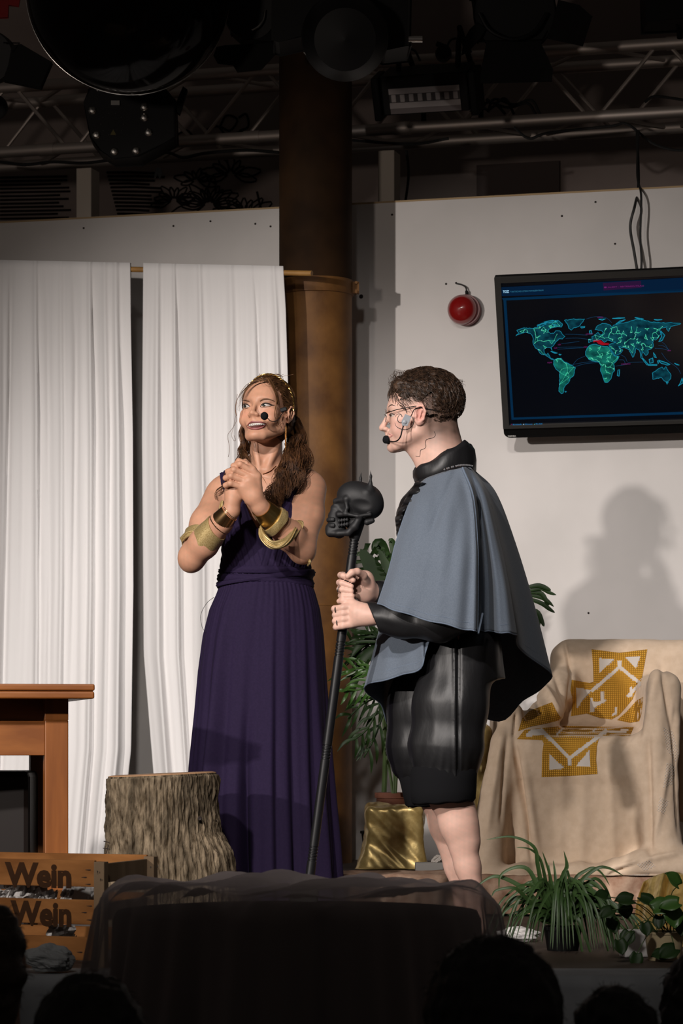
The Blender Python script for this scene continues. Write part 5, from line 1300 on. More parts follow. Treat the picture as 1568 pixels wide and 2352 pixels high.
# collar: two folded satin rolls round the neck
A = []
for j, (kr_, up_) in enumerate(((.80, -.010), (.86, .55), (.93, .97), (1.02, 1.0), (1.10, .80), (1.13, .35), (1.10, -.05), (1.02, -.12))):
    row = []
    for k in range(72):
        a = 2*pi*k/72; cx, cy = cos(a), sin(a)        # a = 0: back of the neck (towards +x), pi: throat
        ylo = np.interp((1-cx)/2, [0, .5, 1], [1078, 1088, 1104]); yhi = np.interp((1-cx)/2, [0, .12, .35, .6, 1], [1024, 1012, 1030, 1052, 1076])
        xm = 1020+(1-cx)/2*-0; rx = np.interp((1-cx)/2, [0, 1], [66, 62])
        y = ylo+(yhi-ylo)*up_; lean = (ylo-y)*.16
        p = P(xm+rx*kr_*cx-lean*(1 if cx < .3 else .4), y+2.0*sin(7*a+j), 8.6+cy*.088*kr_+.004*sin(5*a+j*1.3)); row.append(p)
    A.append(row)
mb = MB(); mb.grid(np.array(A), cv=True); mb.build('collar', M['satin'], man, smooth=True, sharp=None, solid=.002)
# cape
ribs = [
 [(966,1108,8.50),(938,1160,8.43),(910,1240,8.38),(892,1310,8.36),(867,1386,8.355)],
 [(980,1098,8.48),(958,1160,8.38),(934,1250,8.33),(916,1330,8.31),(896,1397,8.305)],
 [(996,1092,8.47),(984,1165,8.35),(968,1255,8.285),(955,1335,8.275),(943,1413,8.27)],
 [(1010,1087,8.46),(1015,1165,8.33),(1012,1260,8.26),(1005,1345,8.245),(998,1428,8.24)],
 [(1030,1081,8.455),(1048,1150,8.345),(1052,1260,8.255),(1050,1350,8.235),(1046,1440,8.23)],
 [(1050,1077,8.46),(1074,1150,8.36),(1082,1255,8.275),(1082,1350,8.25),(1080,1448,8.245)],
 [(1062,1074,8.465),(1086,1140,8.38),(1096,1250,8.305),(1097,1350,8.28),(1096,1449,8.275)],
 [(1068,1073,8.49),(1093,1140,8.45),(1105,1250,8.43),(1108,1350,8.42),(1105,1448,8.42)],
 [(1072,1073,8.505),(1098,1140,8.475),(1114,1250,8.46),(1120,1350,8.455),(1119,1450,8.45)],
 [(1076,1074,8.52),(1104,1138,8.46),(1126,1250,8.41),(1140,1350,8.385),(1147,1452,8.375)],
 [(1079,1074,8.53),(1112,1138,8.47),(1138,1250,8.43),(1158,1350,8.405),(1170,1455,8.40)],
 [(1082,1076,8.55),(1118,1138,8.53),(1148,1250,8.49),(1169,1350,8.46),(1186,1458,8.455)],
 [(1085,1077,8.57),(1120,1138,8.59),(1150,1250,8.60),(1172,1365,8.61),(1186,1478,8.62)],
 [(1087,1078,8.60),(1124,1138,8.66),(1158,1250,8.70),(1186,1375,8.73),(1208,1505,8.75)],
 [(1089,1080,8.64),(1138,1132,8.74),(1182,1245,8.84),(1226,1390,8.90),(1266,1547,8.94)],
 [(1088,1081,8.67),(1132,1135,8.80),(1170,1250,8.90),(1212,1410,8.97),(1246,1578,9.0)],
 [(1084,1083,8.69),(1120,1140,8.82),(1150,1260,8.93),(1180,1430,8.99),(1200,1610,9.03)],
 [(1070,1085,8.71),(1092,1150,8.84),(1108,1280,8.94),(1128,1450,9.0),(1145,1655,9.03)],
 [(1040,1090,8.74),(1040,1160,8.86),(1040,1300,8.95),(1040,1450,8.98),(1040,1620,9.0)],
 [(1000,1098,8.73),(985,1170,8.84),(972,1300,8.91),(962,1450,8.93),(948,1590,8.92)],
 [(975,1105,8.69),(950,1180,8.78),(928,1300,8.82),(908,1450,8.82),(896,1664,8.80)],
 [(962,1110,8.66),(938,1185,8.72),(915,1310,8.74),(888,1450,8.74),(874,1618,8.71)],
 [(956,1113,8.63),(932,1190,8.66),(908,1310,8.66),(870,1450,8.64),(836,1580,8.60)],
 [(956,1114,8.60),(935,1195,8.61),(915,1310,8.60),(893,1440,8.545),(880,1562,8.50)],
 [(957,1114,8.58),(940,1200,8.56),(925,1310,8.54),(928,1435,8.475),(925,1550,8.445)],
 [(958,1114,8.57),(945,1200,8.54),(935,1310,8.52),(955,1430,8.43),(966,1534,8.405)],
 [(959,1114,8.56),(950,1200,8.53),(945,1310,8.50),(975,1425,8.42),(976,1500,8.39)],
 [(960,1114,8.555),(953,1200,8.52),(950,1310,8.50),(985,1422,8.415),(990,1455,8.40)]]
G1 = np.array([crom([P(*q_) for q_ in r_], 70) for r_ in ribs])            # ribs x rows
U = 10
cape = np.array([crom(G1[:, j], (len(ribs)-1)*U+1) for j in range(70)])   # rows x columns
nr_, nc_ = cape.shape[:2]
for i in range(nr_):
    v = i/(nr_-1)
    for j in range(nc_):
        u = j/U; cape[i, j, 1] += .006*v*sin(u*2.9+1.2*v)+.004*v*sin(u*5.3+2*v); cape[i, j, 2] += .002*v*sin(u*4)
# crease across the near shoulder
for i in range(nr_):
    for j in range(int(6*U)):
        p = cape[i, j]; px = 784+p[0]*FPX/p[1]; py = HORIZON-(p[2]-CAMH)*FPX/p[1]
        for (x1, y1, x2, y2, wd, am) in ((1045, 1085, 985, 1235, 9, .014), (1010, 1130, 930, 1360, 14, .010), (1060, 1150, 1030, 1330, 16, .007), (990, 1200, 960, 1380, 12, -.006)):
            dx, dy = x2-x1, y2-y1; t_ = ((px-x1)*dx+(py-y1)*dy)/(dx*dx+dy*dy); dd = ((px-x1)*dy-(py-y1)*dx)/math.hypot(dx, dy)
            if -.2 < t_ < 1.2: cape[i, j, 1] += am*math.exp(-(dd/wd)**2)*math.exp(-((t_-.5)/.55)**4)
mb = MB(); mb.grid(cape); capeo = mb.build('cape', M['cape'], man, smooth=True, sharp=None, solid=.0025)
hem = MB(); hem.tube(cape[-1, ::2], .0022, 6); hem.tube(cape[-4, ::2]-np.array((0, .0015, 0)), .0008, 4)
hem.build('hem', M['seam'], capeo, smooth=True)
mb = MB(); mb.tube(cape[:, 6*U]+np.array((0, -.003, 0)), .0028, 6); mb.tube(cape[:, 6*U-4]+np.array((0, -.002, 0)), .0010, 4); mb.tube(cape[:, 0]+np.array((0, -.001, 0)), .0016, 5)
mb.tube([cape[-1, 6*U]+np.array((0, -.004, 0)), cape[-1, 6*U]+np.array((.002, -.006, -.006)), cape[-8, 6*U+3]+np.array((0.01, -.004, 0))], .003, 6)
mb.build('piping', M['seam'], capeo, smooth=True)
for i in range(20):
    f = i/19; p = P(1020+f*64, 1079-10*sin(f*2.2), 8.455+f*.06-.0)
    if i % 3 == 1 and i < 9: continue
    MB().ball(p+np.array((0, -.012, 0)), .0030, None, 8).build('rhinestone', M['rhine'], capeo, smooth=True)
# breeches
S = SDF((P(860, 0, 8.6)[0], 8.34, P(0, 1870, 8.6)[2]), (P(1165, 0, 8.6)[0], 8.88, P(0, 1400, 8.6)[2]), .0042)
S.cone(P(1060, 1560, 8.6), P(1050, 1420, 8.6), (.135, .165), (.12, .16), .05)
S.chain([P(1058, 1500, 8.51), P(1034, 1620, 8.495), P(1024, 1715, 8.49), P(1020, 1765, 8.49)], (.108, .114, .108, .090), .03)
S.chain([P(1000, 1500, 8.69), P(975, 1620, 8.70), P(968, 1715, 8.70), P(968, 1755, 8.70)], (.100, .112, .104, .085), .03)
def crs(x1, y1, x2, y2, r, D):
    S.rc(P(x1, y1, D), P(x2, y2, D), r, r*.6, .02, 'sub')
V, F = S.mesh(); V = relax(V, F, 1, .5)
px_ = 784+V[:, 0]*FPX/V[:, 1]; py_ = HORIZON-(V[:, 2]-CAMH)*FPX/V[:, 1]
gath = np.clip((py_-1715)/60, 0, 1)
dsp = .006*wob(V*np.array((1.4, 1, .4)), 3.5, 3)+.0025*wob(V*np.array((1, 1, .6)), 8, 8)+gath*.0014*np.sin(px_*.30+.05*py_+wob(V,6,2))
dsp = dsp+.005*np.exp(-((px_-1044-.0*(py_-1600))/4.0)**2)*(V[:, 1] < 8.55)-.008*np.exp(-((px_-1052)/4.0)**2)*(V[:, 1] < 8.55)
V = V+vnormals(V, F)*dsp[:, None]
breech = finish('breeches', V, F, M['satin'], man, True, 0, 0, 0, None, None, None)
def cuff(pts, r, name):
    mb = MB(); A = []
    n = len(pts)
    for (x, y, D, rx, ry, tl) in pts:
        A.append([P(x, y, D)+np.array((rx*cos(a), ry*sin(a), tl*cos(a)+.0015*sin(9*a+y))) for a in np.linspace(0, 2*pi, 61)[:-1]])
    mb.grid(np.array(A), cv=True); return mb.build(name, M['knit'], man, smooth=True, sharp=None, solid=.004)
cuff([(1020,1752,8.49,.088,.085,0),(1020,1768,8.49,.098,.092,.0),(1018,1790,8.49,.099,.094,0),(1018,1815,8.49,.098,.093,.004),(1018,1838,8.49,.096,.090,.006),(1020,1843,8.49,.090,.085,.006),(1022,1836,8.49,.078,.075,.006)], 0, 'knee_cuff')
cuff([(975,1752,8.70,.082,.080,0),(978,1775,8.70,.086,.082,0),(985,1810,8.70,.084,.080,0),(992,1846,8.70,.082,.078,.004),(994,1850,8.70,.076,.072,.004),(996,1840,8.70,.066,.065,.004)], 0, 'knee_cuff')

# ------------------------------------------------------------------ skull staff
staff = thing('skull_staff', tuple(staffp(2154)), 'black staff topped with a horned skull, held upright by the caped figure', 'staff')
mb = MB(); ax = nrm(staffp(1225)-staffp(2150)); ua, ub = frame(ax); RS = np.array((ua, ub, ax)).T
base = staffp(2152); Ls_ = np.linalg.norm(staffp(1222)-base); prof = [(.0155, 0), (.0155, .01)]
def hgt(y): return np.linalg.norm(staffp(y)-base)
grooves = []
for y0 in (1243, 1475, 1712, 1945): grooves += [hgt(y0+k*7.5) for k in range(5)]
for h_ in sorted(grooves):
    prof += [(.0142, h_-.0035), (.0122, h_-.0022), (.0122, h_+.0010), (.0142, h_+.0022)]
prof.append((.0142, Ls_)); prof.sort(key=lambda t_: t_[1]); mb.lathe(prof, base, RS, 24)
mb.build('shaft', M['staff'], staff, smooth=True, sharp=50)
Zk = lambda x, y, d=DS: P(730+x/6.19, 1070+y/6.19, d)
S = SDF(P(742, 1240, 8.45)-np.array((0, .10, .01)), P(890, 1065, 8.45)+np.array((0, .10, .01)), .0016)
S.el(Zk(640, 480), (.060, .052, .050), roty(.12), .01); S.el(Zk(500, 430), (.050, .046, .045), None, .015); S.el(Zk(730, 590), (.040, .044, .036), None, .02)
for s_ in (-1, 1):
    d = DS+s_*.034
    S.rc(Zk(250, 500, DS+s_*.012), Zk(410, 470, DS+s_*.040), .008, .009, .008)        # brow
    S.chain([Zk(395, 470, DS+s_*.040), Zk(415, 600, DS+s_*.042), Zk(385, 670, DS+s_*.040)], (.007, .005, .007), .005)
    S.chain([Zk(300, 690, DS+s_*.028), Zk(400, 685, DS+s_*.042), Zk(560, 715, DS+s_*.048), Zk(740, 690, DS+s_*.044)], (.009, .006, .0042, .006), .005)
    S.el(Zk(600, 570, DS+s_*.054), (.032, .010, .016), roty(.05), .008, 'sub')         # temple
    S.el(Zk(292, 580, DS+s_*.030), (.0175, .020, .0135), None, .004, 'sub')              # orbit
    S.rc(Zk(700, 800, DS+s_*.030), Zk(770, 780, DS+s_*.030), .010, .008, .008)         # mastoid
    S.chain([Zk(590, 740, DS+s_*.040), Zk(520, 860, DS+s_*.038), Zk(430, 950, DS+s_*.034)], (.010, .012, .009), .006)   # jaw branch
    S.chain([Zk(430, 950, DS+s_*.034), Zk(290, 960, DS+s_*.024), Zk(160, 955, DS+s_*.010)], (.010, .008, .009), .006)
S.rc(Zk(265, 640), Zk(225, 720), .022, .017, .012); S.rc(Zk(262, 730), Zk(268, 860), .0215, .0205, .008); S.rc(Zk(192, 660), Zk(188, 700), .007, .006, .006)
S.rc(Zk(185, 905), Zk(180, 945), .015, .014, .008); S.rc(Zk(205, 890), Zk(300, 930), .020, .022, .01)
S.el(Zk(185, 640), (.007, .008, .011), None, .003, 'sub')
S.rc(Zk(440, 560), Zk(500, 800), .035, .022, .01)
S.rc(Zk(560, 760), Zk(520, 1000), .026, .017, .01)
for r_, (ya, yb_) in enumerate(((770, 795), (835, 845))):
    for k in range(13):
        a = -1.25+2.5*k/12; cx = Zk(255+r_*3, 0)[0]; p = np.array((cx-cos(a)*.0245, DS+sin(a)*.0250, Zk(0, ya+r_*20)[2]))
        S.el(p, (.0046, .0040, .0070), None, .0008)
for r_, zy in enumerate((790, 855)):
    for s_ in (-1, 1):
        for k in range(4): S.el((Zk(300+k*38, 0)[0], DS+s_*(.0255+.001*k), Zk(0, zy-k*6)[2]), (.0040, .0036, .0066), None, .0008)
S.chain([Zk(730, 330, DS-.03), Zk(745, 250, DS-.030), Zk(752, 150, DS-.030), Zk(746, 65, DS-.030)], (.010, .0050, .0030, .0008), .006)
S.chain([Zk(600, 250, DS+.03), Zk(605, 180, DS+.030), Zk(617, 85, DS+.030)], (.006, .0035, .0008), .006)
S.rc(Zk(700, 380, DS-.035), Zk(750, 330, DS-.030), .012, .010, .01)
V, F = S.mesh(); finish('skull', V, F, M['skull'], staff, True, 0, 0, 0, None, None, None)
# ------------------------------------------------------------------ platform with the draped armchair
M['floral'] = mat('floral_brocade', (.30, .16, .10), .85, c2=(.50, .34, .24), scale=22, detail=5, bump=.5, bscale=60, dist=.004)
M['linen'] = mat('cream_linen', (.62, .475, .345), .95, spec=.1, c2=(.68, .53, .395), scale=40, bump=.25, bscale=500, dist=.0012, sheen=.1)
M['crochet'] = mat('yellow_crochet', (.62, .33, .045), .9, spec=.1, bump=.3, bscale=500, dist=.001)
M['crochet_d'] = mat('yellow_crochet_gap', (.30, .15, .02), .95, spec=.1)
M['inlay'] = mat('pale_inlay', (.60, .55, .50), .95, spec=.1, bump=.3, bscale=500, dist=.001)
M['leaf'] = mat('dark_leaf', (.010, .028, .006), .5, spec=.3, c2=(.022, .050, .010), scale=8)
M['leaf2'] = mat('strap_leaf', (.022, .055, .012), .45, spec=.4, c2=(.055, .10, .030), scale=5)
M['leaf3'] = mat('glossy_leaf', (.040, .11, .018), .38, spec=.5, c2=(.07, .16, .03), scale=6)
M['stem'] = mat('green_stem', (.06, .10, .03), .6)
M['soil'] = mat('soil', (.02, .014, .01), .95, bump=.5)
M['terra'] = mat('terracotta', (.16, .055, .03), .8)
M['creampot'] = mat('cream_ceramic', (.52, .42, .25), .4)
M['blackpot'] = mat('black_pot', (.006, .006, .006), .7, spec=.2)
M['greycloth'] = mat('grey_cloth', (.12, .125, .125), .95, c2=(.16, .165, .165), scale=6)
M['skirtcloth'] = mat('stage_skirt', (.13, .135, .14), .95, c2=(.18, .185, .19), scale=6)
M['blackcloth'] = mat('black_tablecloth', (.006, .005, .006), .95, spec=.1)
M['book'] = mat('grey_block', (.30, .29, .27), .8)
M['hair_a'] = mat('audience_hair', (.006, .004, .003), .6, c2=(.012, .009, .006), scale=60)
M['hair_b'] = mat('audience_brown_hair', (.035, .022, .014), .6, c2=(.06, .04, .026), scale=60)
M['dark_shirt'] = mat('dark_shirt', (.008, .008, .010), .9)
M['skin_dark'] = mat('skin_in_shadow', (.40, .26, .20), .6)
PZ = .13; PF = 9.66
xa_, xb_ = P(745, 0, PF)[0], P(1168, 0, 10.3)[0]+1.07; wy_ = lambda x: W0[1]+(x-W0[0])*WD[1]/WD[0]-.03
mb = MB(); mb.hexa([(xa_, PF, .001), (xb_, PF, .001), (xb_, wy_(xb_), .001), (xa_, wy_(xa_), .001), (xa_, PF, PZ-.004), (xb_, PF, PZ-.004), (xb_, wy_(xb_), PZ-.004), (xa_, wy_(xa_), PZ-.004)]); plat = mb.build('platform', M['stage'])
tag(plat, 'low platform at the back of the stage under the armchair', 'platform')
xs = np.linspace(P(745, 0, PF)[0], P(1700, 0, PF)[0], 240); A = []
for j in range(36):
    row = []
    for i, x in enumerate(xs):
        f = .016*sin(x*21)+.010*sin(x*47+1)+.006*sin(x*90)
        if j < 16: p = (x, PF+.34-.34*j/15, PZ+.004+.004*(wob(np.array((x*2, j*.1, 0)), 3, 1)+1)+(.0 if j < 15 else .002))
        else:
            v = (j-15)/20; p = (x, PF-.012-.02*v-abs(f)*v*1.2-.004, PZ+.004-v*(PZ-.004))
        row.append(p)
    A.append(row)
mb = MB(); mb.grid(np.array(A)); tag(mb.build('floral_cloth', M['floral'], None, smooth=True, sharp=None, solid=.003), 'faded floral brocade cloth draped over the edge of the low platform', 'cloth')

# armchair
S = SDF((P(1085, 0, 9.7)[0], 9.56, PZ+.0), (P(1700, 0, 9.7)[0], 10.62, 1.08), .0055)
def XW(px, D): return (px-784)*D/FPX
def bx(x0, x1, D0, D1, z0, z1, rad, k, D=9.9, R=None):
    a, b = XW(x0, D), XW(x1, D); S.box(((a+b)/2, (D0+D1)/2, (z0+z1)/2), ((b-a)/2, (D1-D0)/2, (z1-z0)/2), rad, R, k)
bx(1196, 1492, 9.76, 10.30, .0, .600, .035, .03, 9.8)
S.box((XW(1344, 9.8), 10.03, .565), ((XW(1492, 9.8)-XW(1196, 9.8))/2, .285, .075), .035, rotx(.105), .04)
bx(1268, 1640, 10.22, 10.38, .3, .975, .07, .06, 10.25, rotx(-.10))
bx(1140, 1200, 9.80, 10.30, .0, .74, .04, .05, 9.85)
bx(1488, 1562, 9.74, 10.32, .0, .842, .05, .03, 9.8)
for q_ in ((1150, 9.80, .16, 1108, 9.76, -.04), (1490, 9.78, .16, 1530, 9.72, -.02)):
    S.rc(P(q_[0], 1690, q_[1])*np.array((1, 1, 0))+np.array((0, 0, .60)), P(q_[3], 1690, q_[4])*np.array((1, 1, 0))+np.array((0, 0, PZ-.02)), .035, .075, .06)
S.rc((XW(1510, 9.74), 9.755, .82), (XW(1500, 9.72), 9.73, .2), .028, .032, .025)
S.rc((XW(1215, 9.8), 9.84, .60), (XW(1290, 10.2), 10.22, .80), .05, .06, .06)
S.chain([(XW(1200, 9.7), 9.73, PZ+.01), (XW(1330, 9.7), 9.72, PZ+.005), (XW(1470, 9.7), 9.70, PZ+.02), (XW(1570, 9.7), 9.70, PZ+.03)], (.035, .03, .055, .06), .05)
S.rc((XW(1395, 9.66), 9.66, PZ+.02), (XW(1460, 9.66), 9.68, PZ+.05), .035, .04, .03); S.rc((XW(1200, 9.66), 9.70, PZ+.0), (XW(1120, 9.66), 9.72, PZ), .03, .035, .04)
V, F = S.mesh(); V = relax(V, F, 2, .5)
px_ = 784+V[:, 0]*FPX/V[:, 1]; py_ = HORIZON-(V[:, 2]-CAMH)*FPX/V[:, 1]
def crease(x1, y1, x2, y2, wd, am, ymask=None):
    dx, dy = x2-x1, y2-y1; t_ = ((px_-x1)*dx+(py_-y1)*dy)/(dx*dx+dy*dy); dd = ((px_-x1)*dy-(py_-y1)*dx)/math.hypot(dx, dy)
    return am*np.exp(-(dd/wd)**2)*np.exp(-((t_-.5)/.52)**6)
low = np.clip((1800-py_)/-250, 0, 1)
d = .0035*wob(V*np.array((1.3, 1, .35)), 3, 2)+low*.007*wob(V*np.array((1.6, 1, .12)), 4, 5)+.0015*wob(V, 9, 7)
for c_ in ((1183,1715,1218,1960,5,-.022),(1198,1720,1235,1960,9,.010),(1296,1475,1312,1545,5,-.012),(1312,1545,1306,1640,5,-.012),(1270,1545,1298,1615,6,-.010),(1240,1560,1290,1650,8,.010),(1185,1640,1180,1690,4,-.012),
           (1255,1580,1278,1640,6,.009),(1220,1590,1245,1640,5,-.008),(1520,1545,1560,1760,6,-.014),(1505,1560,1480,1700,8,.012),(1488,1700,1495,1960,8,-.016),(1550,1640,1560,1900,6,-.014),(1535,1750,1500,1940,8,.010),
           (1430,1720,1450,1690,5,-.006),(1150,1700,1120,1900,7,.010),(1165,1690,1150,1880,5,-.008),(1400,1760,1410,1980,10,.006),(1340,1760,1335,1990,14,.005),(1290,1760,1285,1980,12,.004),(1420,1990,1560,1960,7,.014),(1400,2010,1480,1975,5,-.012),(1130,2010,1260,2015,6,.010),(1460,2010,1568,2010,6,-.010)):
    d = d+crease(*c_)*(V[:, 1] < 10.3)
V = V+vnormals(V, F)*d[:, None]
V[:, 2] = np.maximum(V[:, 2], PZ+.009)
keep = V[:, 1] < 10.62
chair = thing('armchair', (XW(1350, 10), 10.05, PZ), 'low armchair completely draped in cream linen with yellow crochet panels', 'armchair')
cover = finish('linen_cover', V, F, M['linen'], chair, True, 0, 0, 0, None, None, None)
TC = bvh(V, F)
Zc = lambda l: [(1100+x/3.3504, 1430+y/3.3504) for x, y in l]
def inpoly(p, poly): return inside(p, poly)
def nearest(p, poly):
    best = None
    for i in range(len(poly)):
        a, b = poly[i-1], poly[i]; dx, dy = b[0]-a[0], b[1]-a[1]; t_ = max(0, min(1, ((p[0]-a[0])*dx+(p[1]-a[1])*dy)/(dx*dx+dy*dy+1e-9))); q = (a[0]+dx*t_, a[1]+dy*t_); d = math.dist(p, q)
        if best is None or d < best[1]: best = (q, d)
    return best
def cells(poly, step, ang, off, inset, mt, name, holes=()):
    mb = MB(); ca, sa = cos(ang), sin(ang); xs = [p[0] for p in poly]; ys = [p[1] for p in poly]; cx, cy = sum(xs)/len(xs), sum(ys)/len(ys); R_ = max(max(xs)-min(xs), max(ys)-min(ys))
    n = int(R_/step)+2; cache = {}
    def pt(u, v, poly_):
        if (u, v) not in cache:
            x = cx+u*ca-v*sa; y = cy+u*sa+v*ca
            if not inside((x, y), poly_): x, y = nearest((x, y), poly_)[0]
            cache[(u, v)] = hitpx(TC, x, y, off)
        return cache[(u, v)]
    for i in range(-n, n):
        for j in range(-n, n):
            u, v = i*step, j*step; mx_, my_ = cx+(u+step/2)*ca-(v+step/2)*sa, cy+(u+step/2)*sa+(v+step/2)*ca
            if any(inside((mx_, my_), h_) for h_ in holes): continue
            ins_ = inside((mx_, my_), poly)
            if not ins_ and nearest((mx_, my_), poly)[1] > step*.6: continue
            q = [pt(round(u+a, 3), round(v+b, 3), poly) for a, b in ((inset, inset), (step-inset, inset), (step-inset, step-inset), (inset, step-inset))]
            if any(x is None for x in q): continue
            if max(abs(q[0][1]-q[2][1]), abs(q[1][1]-q[3][1])) > .13: continue
            b_ = len(mb.v); mb.v += q; mb._f((b_+3, b_+2, b_+1, b_))
    return mb.build(name, M[mt], cover, smooth=False, kind='stuff') if mb.v else None
def strip(a, b, w_):
    dx, dy = b[0]-a[0], b[1]-a[1]; L_ = math.hypot(dx, dy); nx, ny = -dy/L_*w_/2, dx/L_*w_/2; return [(a[0]+nx, a[1]+ny), (b[0]+nx, b[1]+ny), (b[0]-nx, b[1]-ny), (a[0]-nx, a[1]-ny)]
backp = Zc([(865,205),(1080,232),(1293,205),(1270,330),(1250,440),(1215,500),(1180,590),(1080,710),(1020,745),(930,735),(830,700),(705,720),(720,600),(702,520),(712,440),(880,470),(875,330)])
seatp = Zc([(290,898),(350,825),(640,795),(900,800),(1190,805),(1160,875),(930,870),(905,950),(900,1060),(910,1165),(700,1180),(480,1190),(485,1000),(500,905),(380,900)])
hb_ = [Zc(l) for l in ([(920,275),(1040,280),(925,390)], [(1125,265),(1240,260),(1205,355)], strip((1078,345),(862,530),26), strip((1085,345),(1240,470),26), [(1062,290),(1098,290),(1092,355),(1066,355)], [(745,500),(865,520),(800,590),(755,660)],
        [(855,580),(875,580),(880,620),(970,590),(975,605),(890,650),(880,690),(850,690)], [(935,530),(955,530),(960,600),(940,600)], [(1155,500),(1175,490),(1180,560),(1160,575)], [(1045,650),(1065,650),(1060,700),(1020,725),(1020,705),(1045,690)], strip((1240,470),(1140,570),26))]
hs_ = [Zc(l) for l in ([(538,1005),(655,1120),(540,1135)], [(845,985),(857,1110),(745,1105)], strip((470,818),(692,1040),28), strip((985,828),(700,1040),28), [(678,1030),(708,1030),(704,1100),(684,1100)], [(360,862),(400,825),(470,815),(510,862),(365,878)], [(1000,832),(1150,820),(1130,852),(1000,848)], [(590,860),(640,810),(650,815),(605,862)], [(870,840),(890,810),(905,815),(885,842)])]
for poly, hl_, ang in ((backp, hb_, -.02), (seatp, hs_, .02)):
    cells(poly, 4.6, ang, .0022, .75, 'crochet', 'crochet_panel', hl_)
    cells(poly, 4.6, ang, .0010, 0.0, 'crochet_d', 'crochet_backing', hl_)
    for h_ in hl_: cells(h_, 3.2, ang, .0020, 0, 'inlay', 'crochet_inlay')
for poly in (Zc([(300,835),(330,740),(385,680),(560,612),(600,690),(640,745),(560,768),(400,800)]), Zc([(1060,750),(1130,690),(1210,600),(1262,570),(1250,700),(1230,760),(1160,772)])):
    cells(poly, 4.6, .2, .0022, .8, 'crochet', 'crochet_panel'); cells(poly, 4.6, .2, .001, 0, 'crochet_d', 'crochet_backing')
for poly in ([(1522,1670),(1545,1680),(1560,1740),(1548,1750),(1530,1720)], [(1530,1750),(1552,1760),(1545,1800),(1522,1810)], [(1515,1830),(1535,1840),(1525,1870),(1508,1862)], [(1462,1985),(1490,1975),(1505,1990),(1480,2000)]):
    cells(poly, 4.6, .7, .0022, 1.1, 'inlay', 'crochet_border'); 
cells([(1440,2010),(1490,2005),(1482,2030),(1438,2034)], 4.0, 0, .003, .8, 'inlay', 'lace_edge')

# gold cloth things
def goldbox(x0, x1, y0, D0, D1, label, seed, flare=.02, top=True):
    z1 = P(0, y0, D0)[2]; S = SDF((XW(x0, D0)-.09, D0-.08, PZ), (XW(x1, D0)+.09, D1+.09, z1+.06), .0055)
    a, b = XW(x0, D0), XW(x1, D0); S.box(((a+b)/2, (D0+D1)/2, (z1+PZ-.1)/2), ((b-a)/2, (D1-D0)/2, (z1-PZ+.1)/2), .02, None, .02)
    V, F = S.mesh(); n = V[:, 2]; low = np.clip((z1-n)/(z1-PZ), 0, 1)
    d = .011*wob(V @ roty(.9)*np.array((.25, 1, 1.5)), 3.2, seed)+.004*wob(V @ roty(.8)*np.array((.3, 1, 1.3)), 12, seed+2)+flare*low**3
    V = V+vnormals(V, F)*d[:, None]; V[:, 2] = np.maximum(V[:, 2], PZ+.010)
    return tag(finish('gold_cloth', V, F, M['goldlame'], None, True, 0, 0, 0, None, None, None), label, 'cloth')
goldbox(838, 972, 1852, 10.10, 10.36, 'shiny gold lame cloth over a box beside the bare legs', 3, .03)
goldbox(1098, 1128, 1668, 10.08, 10.22, 'tall narrow gold lame drape left of the armchair', 5, .006)
o = MB().box(P(986, 1996, 10.0)+np.array((0, .05, .006)), (.10, .10, .030)).build('grey_block', M['book'], bevel=.003); tag(o, 'flat grey block on the platform behind the legs', 'block')
mb = MB()
for k in range(14):
    a = k*.9; mb.tube(crom([P(1000+9*cos(a+t)+k*.4, 1978-6*sin(a*1.3+t)-k*.6, 10.06+.01*sin(t*2)) for t in (0, 1, 2, 3)], 10), .0035, 5)
tag(mb.build('rope_bundle', M['inlay'], None, smooth=True), 'small pale knotted bundle behind the legs on the platform', 'rope')

# ------------------------------------------------------------------ plants behind the man
def leafstrip(mb, pts, wd, n=22, fold=.35, up=None, twist=0, prof=None):
    g = crom(pts, n); A = []; s_p = None
    for k in range(n):
        f = k/(n-1); d = nrm(g[min(k+1, n-1)]-g[max(k-1, 0)])
        ref = np.array((0, -1, .35)) if up is None else np.asarray(up, float)
        s_ = np.cross(d, ref); s_ = nrm(s_) if np.linalg.norm(s_) > .05 or s_p is None else s_p
        if s_p is not None and np.dot(s_, s_p) < 0: s_ = -s_
        s_p = s_; nn = np.cross(s_, d); w_ = wd*(sin(pi*min(1, f*1.0+.08))**.6 if prof is None else prof(f))
        A.append([g[k]+s_*w_-nn*w_*fold*-1, g[k], g[k]-s_*w_+nn*w_*fold])
    mb.grid(np.array(A)); return mb
t = thing('monstera', (P(905, 0, 10.28)[0], 10.28, PZ), 'dark split-leaf plant between the column and the caped figure', 'plant')
zr = P(0, 1822, 10.28)[2]
MB().lathe([(.050, 0), (.066, zr-PZ-.02), (.072, zr-PZ-.02), (.072, zr-PZ), (.064, zr-PZ)], (P(905, 0, 10.38)[0], 10.42, PZ), None, 28).build('pot', M['terra'], t, smooth=True)
